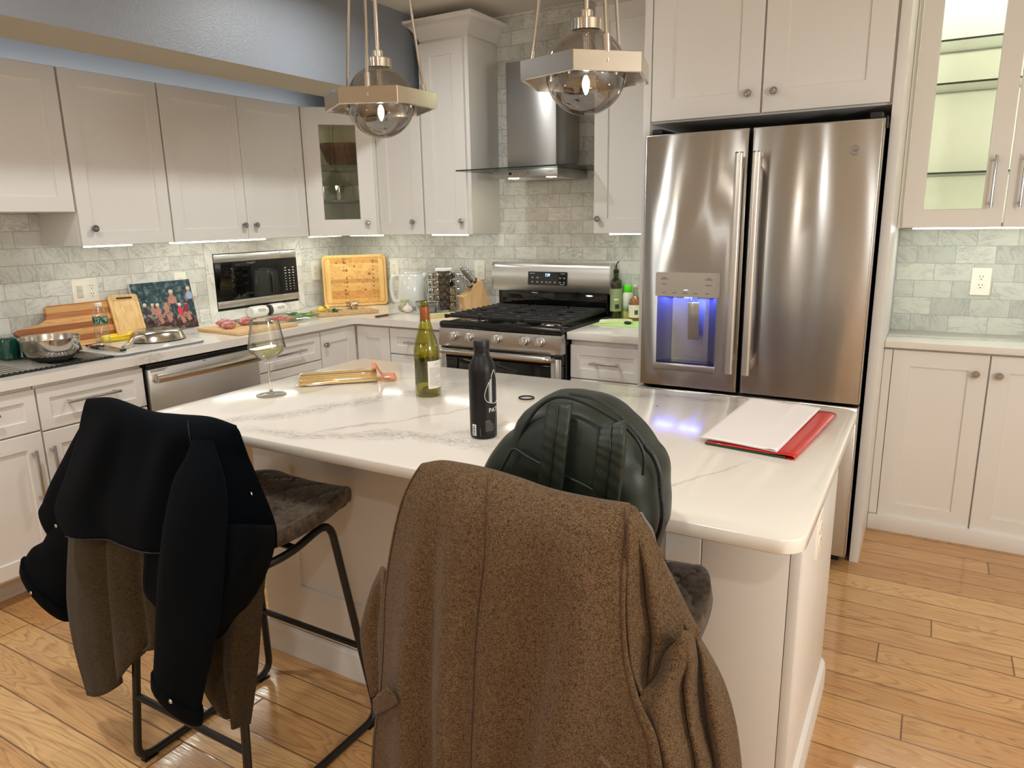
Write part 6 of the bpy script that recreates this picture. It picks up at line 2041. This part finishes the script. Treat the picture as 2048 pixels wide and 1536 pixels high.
OB = [[(2.195, -2.98, 0.631),(2.325, -2.999, 0.675),(2.414, -2.996, 0.733),(2.426, -2.945, 0.749)], [(2.172, -2.98, 0.477),(2.303, -2.999, 0.541),(2.384, -2.996, 0.59),(2.389, -2.945, 0.602)], [(2.172, -2.98, 0.393),(2.287, -2.999, 0.443),(2.359, -2.996, 0.479),(2.36, -2.945, 0.475)], [(2.204, -2.98, 0.336),(2.293, -2.999, 0.375),(2.346, -2.996, 0.392),(2.331, -2.945, 0.37)], [(2.246, -2.98, 0.303),(2.306, -2.999, 0.319),(2.336, -2.996, 0.323),(2.303, -2.945, 0.279)]]
CM = [[(2.847, -2.9, 1.013),(2.885, -2.9, 1.026),(2.93, -2.9, 1.029),(2.995, -2.9, 1.028),(3.062, -2.9, 1.021),(3.126, -2.9, 1.013),(3.206, -2.9, 1.012),(3.263, -2.9, 1.013)], [(2.903, -2.98, 1.061),(2.947, -2.983, 1.074),(2.989, -2.984, 1.077),(3.049, -2.985, 1.076),(3.11, -2.985, 1.07),(3.168, -2.984, 1.062),(3.241, -2.983, 1.06),(3.296, -2.98, 1.061)], [(2.876, -3.0, 1.006),(2.941, -3.021, 1.025),(3.004, -3.034, 1.038),(3.074, -3.039, 1.035),(3.141, -3.04, 1.037),(3.212, -3.035, 1.039),(3.267, -3.026, 1.037),(3.307, -3.01, 1.032)], [(2.833, -2.99, 0.901),(2.921, -3.027, 0.936),(3.002, -3.049, 0.96),(3.08, -3.059, 0.963),(3.151, -3.059, 0.969),(3.228, -3.054, 0.978),(3.274, -3.041, 0.98),(3.307, -3.02, 0.978)], [(2.803, -2.985, 0.785),(2.901, -3.027, 0.832),(2.991, -3.053, 0.861),(3.068, -3.064, 0.872),(3.148, -3.065, 0.887),(3.231, -3.06, 0.907),(3.278, -3.048, 0.915),(3.31, -3.03, 0.914)], [(2.791, -2.985, 0.676),(2.886, -3.029, 0.726),(2.985, -3.057, 0.763),(3.059, -3.069, 0.786),(3.146, -3.069, 0.806),(3.229, -3.064, 0.829),(3.28, -3.051, 0.838),(3.317, -3.03, 0.838)], [(2.774, -2.985, 0.559),(2.876, -3.032, 0.616),(2.978, -3.061, 0.663),(3.055, -3.074, 0.69),(3.135, -3.074, 0.72),(3.22, -3.068, 0.747),(3.275, -3.054, 0.757),(3.337, -3.03, 0.769)], [(2.748, -2.985, 0.439),(2.877, -3.035, 0.516),(2.977, -3.065, 0.569),(3.051, -3.079, 0.605),(3.128, -3.079, 0.636),(3.207, -3.072, 0.663),(3.277, -3.056, 0.68),(3.365, -3.03, 0.715)], [(2.731, -2.985, 0.301),(2.869, -3.035, 0.392),(2.971, -3.065, 0.458),(3.047, -3.079, 0.499),(3.121, -3.079, 0.534),(3.199, -3.072, 0.563),(3.278, -3.056, 0.586),(3.379, -3.03, 0.626)], [(2.714, -2.985, 0.11),(2.858, -3.035, 0.22),(2.963, -3.065, 0.298),(3.041, -3.079, 0.347),(3.116, -3.079, 0.387),(3.193, -3.072, 0.421),(3.279, -3.056, 0.45),(3.387, -3.03, 0.495)]]
CF = [[(3.295, -2.985, 1.062),(3.299, -2.985, 1.063),(3.303, -2.98, 1.059)], [(3.309, -3.02, 1.033),(3.318, -3.0, 1.027),(3.326, -2.97, 1.016)], [(3.307, -3.02, 0.978),(3.328, -2.995, 0.972),(3.343, -2.95, 0.958)], [(3.306, -3.02, 0.925),(3.332, -2.985, 0.908),(3.362, -2.94, 0.904)], [(3.31, -3.02, 0.866),(3.339, -2.98, 0.849),(3.371, -2.94, 0.851)], [(3.318, -3.02, 0.81),(3.334, -2.98, 0.791),(3.351, -2.95, 0.809)], [(3.335, -3.02, 0.775),(3.334, -2.98, 0.757),(3.343, -2.96, 0.763)]]
CG = [[(3.319, -2.9, 0.941),(3.315, -2.87, 0.923)], [(3.342, -2.9, 0.898),(3.348, -2.87, 0.865)], [(3.352, -2.9, 0.862),(3.368, -2.87, 0.829)], [(3.36, -2.9, 0.838),(3.38, -2.87, 0.815)], [(3.374, -2.9, 0.814),(3.375, -2.87, 0.801)]]
CH = [[(3.355, -2.975, 0.821),(3.377, -2.995, 0.862),(3.388, -2.991, 0.884),(3.393, -2.955, 0.851)], [(3.346, -2.985, 0.783),(3.373, -2.997, 0.814),(3.394, -2.991, 0.829),(3.399, -2.955, 0.816)], [(3.333, -3.02, 0.769),(3.366, -3.004, 0.772),(3.388, -2.991, 0.79),(3.402, -2.955, 0.772)], [(3.346, -3.02, 0.734),(3.371, -3.004, 0.725),(3.393, -2.991, 0.744),(3.407, -2.955, 0.728)], [(3.357, -3.02, 0.704),(3.379, -3.004, 0.694),(3.402, -2.991, 0.701),(3.417, -2.955, 0.685)], [(3.362, -3.02, 0.654),(3.39, -3.004, 0.652),(3.413, -2.991, 0.654),(3.431, -2.955, 0.636)], [(3.368, -3.02, 0.553),(3.397, -3.004, 0.553),(3.424, -2.991, 0.555),(3.444, -2.955, 0.533)], [(3.374, -3.02, 0.482),(3.403, -3.004, 0.483),(3.43, -2.991, 0.485),(3.451, -2.955, 0.462)]]
CK = [[(3.387, -2.925, 0.835),(3.396, -2.945, 0.848),(3.389, -2.9, 0.817)], [(3.395, -2.925, 0.797),(3.412, -2.945, 0.814),(3.411, -2.9, 0.785)], [(3.399, -2.925, 0.752),(3.422, -2.945, 0.773),(3.43, -2.9, 0.751)], [(3.406, -2.925, 0.696),(3.434, -2.945, 0.72),(3.448, -2.9, 0.698)], [(3.422, -2.925, 0.63),(3.447, -2.945, 0.655),(3.461, -2.9, 0.631)], [(3.438, -2.925, 0.526),(3.462, -2.945, 0.554),(3.474, -2.9, 0.522)], [(3.446, -2.925, 0.432),(3.47, -2.945, 0.463),(3.483, -2.9, 0.428)]]
CL = [[(2.762, -2.94, 0.813),(2.783, -2.96, 0.823),(2.799, -2.975, 0.828)], [(2.729, -2.94, 0.753),(2.765, -2.96, 0.77),(2.796, -2.975, 0.782)], [(2.7, -2.94, 0.677),(2.748, -2.96, 0.699),(2.791, -2.975, 0.716)], [(2.69, -2.94, 0.634),(2.739, -2.96, 0.65),(2.785, -2.975, 0.663)], [(2.696, -2.94, 0.565),(2.739, -2.96, 0.589),(2.779, -2.975, 0.611)], [(2.708, -2.94, 0.494),(2.739, -2.96, 0.523),(2.766, -2.975, 0.55)]]
CP1 = [[(2.77, -3.0, 0.552),(2.857, -3.055, 0.645)], [(2.769, -3.0, 0.53),(2.87, -3.055, 0.632)], [(2.77, -3.0, 0.512),(2.882, -3.055, 0.618)]]
CP2 = [[(3.279, -3.1, 0.68),(3.301, -3.1, 0.711)], [(3.284, -3.1, 0.67),(3.31, -3.1, 0.707)], [(3.289, -3.1, 0.657),(3.321, -3.1, 0.697)]]
BPO = [(2.938, -2.8, 1.0),(2.945, -2.8, 1.025),(2.962, -2.8, 1.06),(2.987, -2.8, 1.09),(3.013, -2.8, 1.111),(3.027, -2.8, 1.138),(3.042, -2.8, 1.152),(3.065, -2.8, 1.168),(3.089, -2.8, 1.174),(3.116, -2.8, 1.174),(3.155, -2.8, 1.171),(3.188, -2.8, 1.159),(3.209, -2.8, 1.143),(3.231, -2.8, 1.125),(3.248, -2.8, 1.105),(3.258, -2.8, 1.09),(3.272, -2.8, 1.075),(3.282, -2.8, 1.051),(3.285, -2.8, 1.016),(3.289, -2.8, 0.986),(3.287, -2.8, 0.947),(3.278, -2.8, 0.92),(3.259, -2.8, 0.852),(3.217, -2.8, 0.801),(3.12, -2.8, 0.749),(2.997, -2.8, 0.726),(2.933, -2.8, 0.771),(2.924, -2.8, 0.88)]
BS1 = [(3.131, -2.885, 1.179, 0.0232),(3.134, -2.905, 1.136, 0.0233),(3.131, -2.91, 1.088, 0.0232),(3.124, -2.91, 1.026, 0.0233),(3.113, -2.9, 0.968, 0.0224)]
BS2 = [(3.227, -2.885, 1.156, 0.0242),(3.234, -2.905, 1.131, 0.0232),(3.233, -2.91, 1.094, 0.0233),(3.227, -2.91, 1.037, 0.0233),(3.217, -2.9, 0.989, 0.0235)]
BPK = [(3.017, -2.896, 1.044),(3.031, -2.896, 1.068),(3.045, -2.896, 1.088),(3.07, -2.896, 1.078),(3.097, -2.896, 1.069),(3.123, -2.896, 1.062),(3.149, -2.896, 1.053),(3.174, -2.896, 1.046),(3.197, -2.896, 1.038),(3.225, -2.896, 1.029),(3.255, -2.896, 1.021)]
BRIM = [(3.041, -2.885, 1.087),(3.051, -2.885, 1.116),(3.069, -2.885, 1.145),(3.087, -2.885, 1.167),(3.114, -2.885, 1.185),(3.143, -2.885, 1.188),(3.173, -2.885, 1.182),(3.203, -2.885, 1.171),(3.233, -2.885, 1.157),(3.257, -2.885, 1.14),(3.272, -2.885, 1.121),(3.279, -2.885, 1.099),(3.278, -2.885, 1.072)]
BZ1 = [(3.111, -2.8, 1.173),(3.134, -2.8, 1.173),(3.156, -2.8, 1.17),(3.177, -2.8, 1.161),(3.199, -2.8, 1.148),(3.22, -2.8, 1.132),(3.239, -2.8, 1.114),(3.252, -2.8, 1.098)]
BZ2 = [(3.264, -2.83, 1.106),(3.279, -2.83, 1.09),(3.29, -2.83, 1.064),(3.294, -2.83, 1.029),(3.298, -2.83, 1.001),(3.298, -2.83, 0.978),(3.294, -2.83, 0.957),(3.288, -2.83, 0.94)]
# ================================================================== stools
SUEDE = wool('brown_suede', (54, 44, 34), (94, 79, 64), 60, .85, .2, .25, .0008)
SEAM = pbr('dark_seam', (40, 30, 22), .9, var=.1)
TUBE = pbr('black_powder_coat', (15, 15, 15), .38, var=.1)
G = 'bar stools at the island'
def stool(cx, label):
    t = thing('bar_stool', label, 'bar stool', (cx, -2.74, 0), G)
    # seat shell: profile along y, cross section bowed
    prof = [(-2.482, .672), (-2.480, .680), (-2.488, .686), (-2.51, .689), (-2.56, .687), (-2.64, .678), (-2.74, .672), (-2.84, .678), (-2.91, .698)]
    back = [(-2.945, .735), (-2.962, .80), (-2.972, .87), (-2.980, .94), (-2.985, 1.0), (-2.986, 1.035)]
    def sec(y, z, w, lift, n=18):
        r_ = []
        for i in range(n + 1):
            a = i / n * 2 - 1
            r_.append(V((cx + a * w, y, z + lift * a * a)))
        return r_
    ws = [.120, .132, .150, .176, .200, .212, .214, .214, .212]
    rows = [sec(y, z, w, .016 if k > 3 else .004 * k) for k, ((y, z), w) in enumerate(zip(prof, ws))]
    cols = sheet(rows, 31, 40, lambda a, b, p: (0, 0, -.007 * (abs(math.sin(PI * (a * 3 + b * 3))) < .16) - .007 * (abs(math.sin(PI * (a * 3 - b * 3))) < .16) if .1 < b < .95 and .06 < a < .94 else 0))
    m = MB(); m.grid(cols); m.build('seat', SUEDE, t, ang=0, solid=.038)
    rows = []
    for k, (y, z) in enumerate(back):
        w = (.215, .213, .210, .206, .200, .18)[k]
        rows.append([V((cx + a * w, y + .03 * a * a, z)) for a in [i / 12 * 2 - 1 for i in range(13)]])
    m = MB(); m.grid(sheet(rows, 25, 20)); m.build('backrest', SUEDE, t, ang=0, solid=.03)
    for sx_ in (-1, 1):
        x0 = cx + sx_ * .235
        xt = cx + sx_ * .165
        m = MB()
        P = [(xt - sx_ * .02, -2.80, .618), (xt, -2.72, .628), (xt, -2.575, .665), (x0, -2.508, .012), (x0, -2.985, .012), (x0 - sx_ * .02, -2.955, .35), (xt, -2.90, .66), (xt - sx_ * .03, -2.80, .655)]
        m.tube(arcpts(P, .055, 6), .0112, 10)
        m.build('leg_frame', TUBE, t)
        m = MB(); m.box(x0 - .012, x0 + .012, -2.56, -2.52, 0, .004); m.build('floor_glide', BLACKP, t)
        m = MB(); m.box(x0 - .012, x0 + .012, -2.97, -2.93, 0, .004); m.build('floor_glide', BLACKP, t)
    m = MB(); z = .255; x_ = .235 - .07 * z / .66
    m.cyl((cx - x_, -2.533, z), (cx + x_, -2.533, z), .0095, seg=10); m.build('front_footrest', TUBE, t)
    m = MB(); z = .215; m.cyl((cx - .222, -2.966, z), (cx + .222, -2.966, z), .0095, seg=10); m.build('rear_crossbar', TUBE, t)
    m = MB(); m.cyl((cx - .165, -2.70, .632), (cx + .165, -2.70, .632), .0095, seg=10); m.cyl((cx - .165, -2.86, .650), (cx + .165, -2.86, .650), .0095, seg=10); m.build('seat_bearer', TUBE, t)
    return t


stool(2.085, 'brown suede bar stool under the navy jacket, black sled legs')
stool(3.125, 'brown suede bar stool under the brown wool coat and backpack')

# ================================================================== clothes
NAVY = wool('navy_twill', (1, 3, 6), (4, 8, 14), 420, 1.0, .0, .25, .0006)
NAVYE = pbr('navy_edge_stitch', (12, 17, 25), .8, var=.1)
OLIVE = wool('olive_wool', (38, 31, 20), (74, 63, 44), 300, .98, .05, .5, .001)
BROWN = wool('brown_wool_melange', (44, 31, 20), (116, 92, 66), 430, .98, .06, .55, .0012)
SNAP = pbr('snap_metal', (210, 206, 200), .15, 1.0)
def ss(a, b, x):
    x = max(0, min(1, (x - a) / (b - a)))
    return x * x * (3 - 2 * x)


def folds(fl, b0=.1, b1=.6):
    """fl: (a_top, a_bottom, width, depth) depth>0 sinks away from the viewer"""
    def f(a, b, p):
        d = 0
        for at, ab, w, amp in fl:
            c = at + (ab - at) * b
            d += amp * math.exp(-((a - c) / w) ** 2)
        return (0, d * ss(b0, b1, b), 0)
    return f


def cloth(name, rows, nu, nv, mat, parent, disp=None, th=.005):
    g = sheet(rows, nu, nv, disp)
    m = MB(); m.grid(g)
    o = m.build(name, mat, parent, ang=0, solid=th)
    o.modifiers['thickness'].offset = 0
    return o, g


def sleeve(name, path, mat, parent, flat=.45, n=26, seg=18, wob=.0):
    P = spline([V(p[:3]) for p in path], n)
    W_ = [w.x for w in spline([V((p[3], 0, 0)) for p in path], n)]
    m = MB()
    rings_ = []
    for i, p in enumerate(P):
        t_ = (P[min(i + 1, n - 1)] - P[max(i - 1, 0)]).normalized()
        yv = V((0, -1, 0)); yv = (yv - t_ * yv.dot(t_)).normalized()
        xv = t_.cross(yv)
        rings_.append([p + xv * W_[i] * math.cos(q) + yv * W_[i] * flat * math.sin(q) * (1 + wob * math.sin(3 * q + i * .5)) for q in [2 * PI * k / seg for k in range(seg)]])
    m.rings(rings_)
    return m.build(name, mat, parent, ang=60)


t = thing('jacket', 'navy blue jacket draped over the left bar stool', 'jacket', (2.1, -3.0, .45))
def nd(a, b, p):
    d = .018 * math.exp(-((a - .62 - .06 * b) / .05) ** 2) - .016 * math.exp(-((a - .78) / .07) ** 2) + .012 * math.exp(-((a - .30 + .1 * b) / .06) ** 2) + .008 * math.sin(a * 16 + b * 4)
    return (0, d * ss(.15, .6, b), 0)
o1, g1 = cloth('jacket_body', JA, 60, 50, NAVY, t, nd)
o2, g2 = cloth('front_flap', JB, 36, 24, NAVY, t, folds([(.4, .45, .1, .012), (.75, .7, .1, -.012)], 0, .5))
for nme, pth in (('sleeve', JS1), ('sleeve', JS2), ('sleeve', JS3)):
    s_ = sleeve(nme, pth, NAVY, t, .26, wob=.12)
    p1_, p0_ = V(pth[-1][:3]), V(pth[-2][:3])
    d = (p1_ - p0_).normalized()
    w_ = pth[-1][3]
    m = MB()
    q0 = p1_ - d * .045
    yv = V((0, -1, 0)); yv = (yv - d * yv.dot(d)).normalized(); xv = d.cross(yv)
    m.rings([[q0 + d * z + xv * w_ * k * math.cos(a) + yv * w_ * .28 * k * math.sin(a) for a in [2 * PI * i / 20 for i in range(20)]] for z, k in ((0, 1.04), (.003, 1.08), (.044, 1.08), (.047, 1.03))])
    m.build('cuff', NAVY, s_, ang=60)
m = MB(); m.tube([p + V((0, -.004, 0)) for p in [r[int(59 * .68)] for r in g1[8:]]], .0012, 5); m.build('yoke_seam', NAVYE, t)
m = MB(); m.tube([p + V((0, -.003, 0)) for p in g1[-1]], .0018, 5); m.build('hem', NAVYE, t)
for p in (JB1, JB2, JB3, JB4, JB5):
    m = MB(); m.sphere(p, .0058, 14, 8, (1, .5, 1)); m.build('snap_button', SNAP, t)

t = thing('coat', 'olive brown wool coat hanging under the navy jacket', 'coat', (2.1, -3.0, .3))
cloth('coat_panel', OA, 44, 34, OLIVE, t, folds([(.30, .33, .05, .026), (.14, .12, .08, -.008), (.45, .5, .08, -.008), (.63, .70, .05, .024), (.82, .85, .08, -.008)], -.5, .3))
cloth('coat_panel', OB, 34, 28, OLIVE, t, folds([(.25, .3, .1, .022), (.62, .6, .14, -.016)], -.5, .3))

t = thing('coat', 'large brown wool coat draped over the right bar stool', 'coat', (3.1, -3.0, .2))
o1, g1 = cloth('coat_back', CM, 96, 90, BROWN, t, folds([(.16, .13, .055, -.014), (.245, .215, .045, .026), (.33, .30, .055, -.015), (.43, .39, .05, .014), (.62, .60, .10, .030), (.74, .71, .09, -.014), (.90, .88, .07, .008)], .12, .75))
for ca in (0.015, .437, .985):
    i = int(95 * ca)
    m = MB(); m.tube([r[i] + V((0, -.0034, .0005)) for r in g1[6:]], .0013, 5); m.build('seam', pbr('wool_seam', (70, 46, 28), .95, var=.1), t)
cloth('sleeve', CF, 24, 36, BROWN, t, folds([(.30, .35, .12, .022), (.68, .66, .14, -.016)], .1, .4), .006)
cloth('lapel_edge', CG, 8, 24, BROWN, t, None, .006)
cloth('coat_front', CH, 40, 44, BROWN, t, folds([(.30, .35, .16, -.022), (.62, .58, .1, .026), (.85, .85, .08, -.010)], 0, .35), .006)
cloth('coat_front', CK, 20, 44, BROWN, t, folds([(.5, .5, .3, -.014)], 0, .3), .006)
cloth('sleeve', CL, 14, 30, BROWN, t, folds([(.5, .5, .2, .02)], 0, .4), .006)
cloth('pocket_flap', CP1, 10, 8, BROWN, t, None, .006)
cloth('pocket_flap', CP2, 10, 8, BROWN, t, None, .006)

# ================================================================== backpack
PACK = pbr('dark_green_nylon', (17, 28, 17), .48, var=.12, bump=.15, bscale=700)
PACKD = pbr('dark_green_panel', (15, 23, 18), .55, var=.1)
t = thing('backpack', 'dark green backpack on the stool between brown coat and island', 'backpack', (3.1, -2.8, .72))
c_ = V((3.11, 0, .93))
ol = [V(p) for p in BPO]
ol = [V((p.x, 0, max(p.z, .722))) for p in ol]
n_ = 84
ol2 = spline(ol + [ol[0]], n_ + 1)[:-1]
def oring(k, y):
    return [V((c_.x + (p.x - c_.x) * k, y + .012 * math.sin(p.z * 40 + p.x * 22) * (k > .9) * .3, c_.z + (p.z - c_.z) * k)) for p in ol2]
m = MB()
m.rings([oring(.15, -2.888), oring(.5, -2.886), oring(.78, -2.880), oring(.9, -2.868), oring(.955, -2.852), oring(.985, -2.83), oring(1.0, -2.80), oring(1.0, -2.765), oring(.97, -2.73), oring(.9, -2.708), oring(.6, -2.694), oring(.2, -2.69)])
m.build('pack_body', PACK, t, ang=0)
m = MB()
m.tube([p + V((0, -.004, 0)) for p in BRIM_] if False else [V(p) + V((0, .010, 0)) for p in spline([V(q) for q in BRIM], 40)], .0035, 6); m.build('piping', PACKD, t)
for Z_ in (BZ1, BZ2):
    m = MB(); m.tube(spline([V(q) for q in Z_], 40), .0045, 8)
    sp_ = spline([V(q) for q in Z_], 70)
    for p in sp_[::1]:
        m.sphere(p, .0052, 6, 4)
    m.build('zipper', BLACKP, t)
for S_ in (BS1, BS2):
    P = spline([V(p[:3]) for p in S_], 30)
    hw = S_[0][3]
    m = MB()
    rr = []
    for i, p in enumerate(P):
        tt_ = (P[min(i + 1, 29)] - P[max(i - 1, 0)]).normalized()
        xv = tt_.cross(V((0, -1, 0))).normalized(); yv = V((0, -1, 0))
        r_ = []
        for q in range(24):
            a = 2 * PI * q / 24
            u = math.copysign(abs(math.cos(a)) ** .5, math.cos(a))
            w_ = math.copysign(abs(math.sin(a)) ** .6, math.sin(a))
            dip = .0045 * math.exp(-(u / .12) ** 2) * (w_ > 0)
            r_.append(p + xv * u * hw + yv * (w_ * .008 - dip + .0012 * math.sin(i * 2.2 + u * 3)))
        rr.append(r_)
    m.rings(rr); st_ = m.build('shoulder_strap', PACK, t, ang=60)
    m = MB(); m.tube([p + V((0, -.0060, 0)) for p in P], .0012, 5); m.build('strap_seam', BLACKP, st_)
m = MB(); m.tube(spline([V(q) for q in BPK], 30), .0025, 6); m.build('pocket_seam', PACK, t)
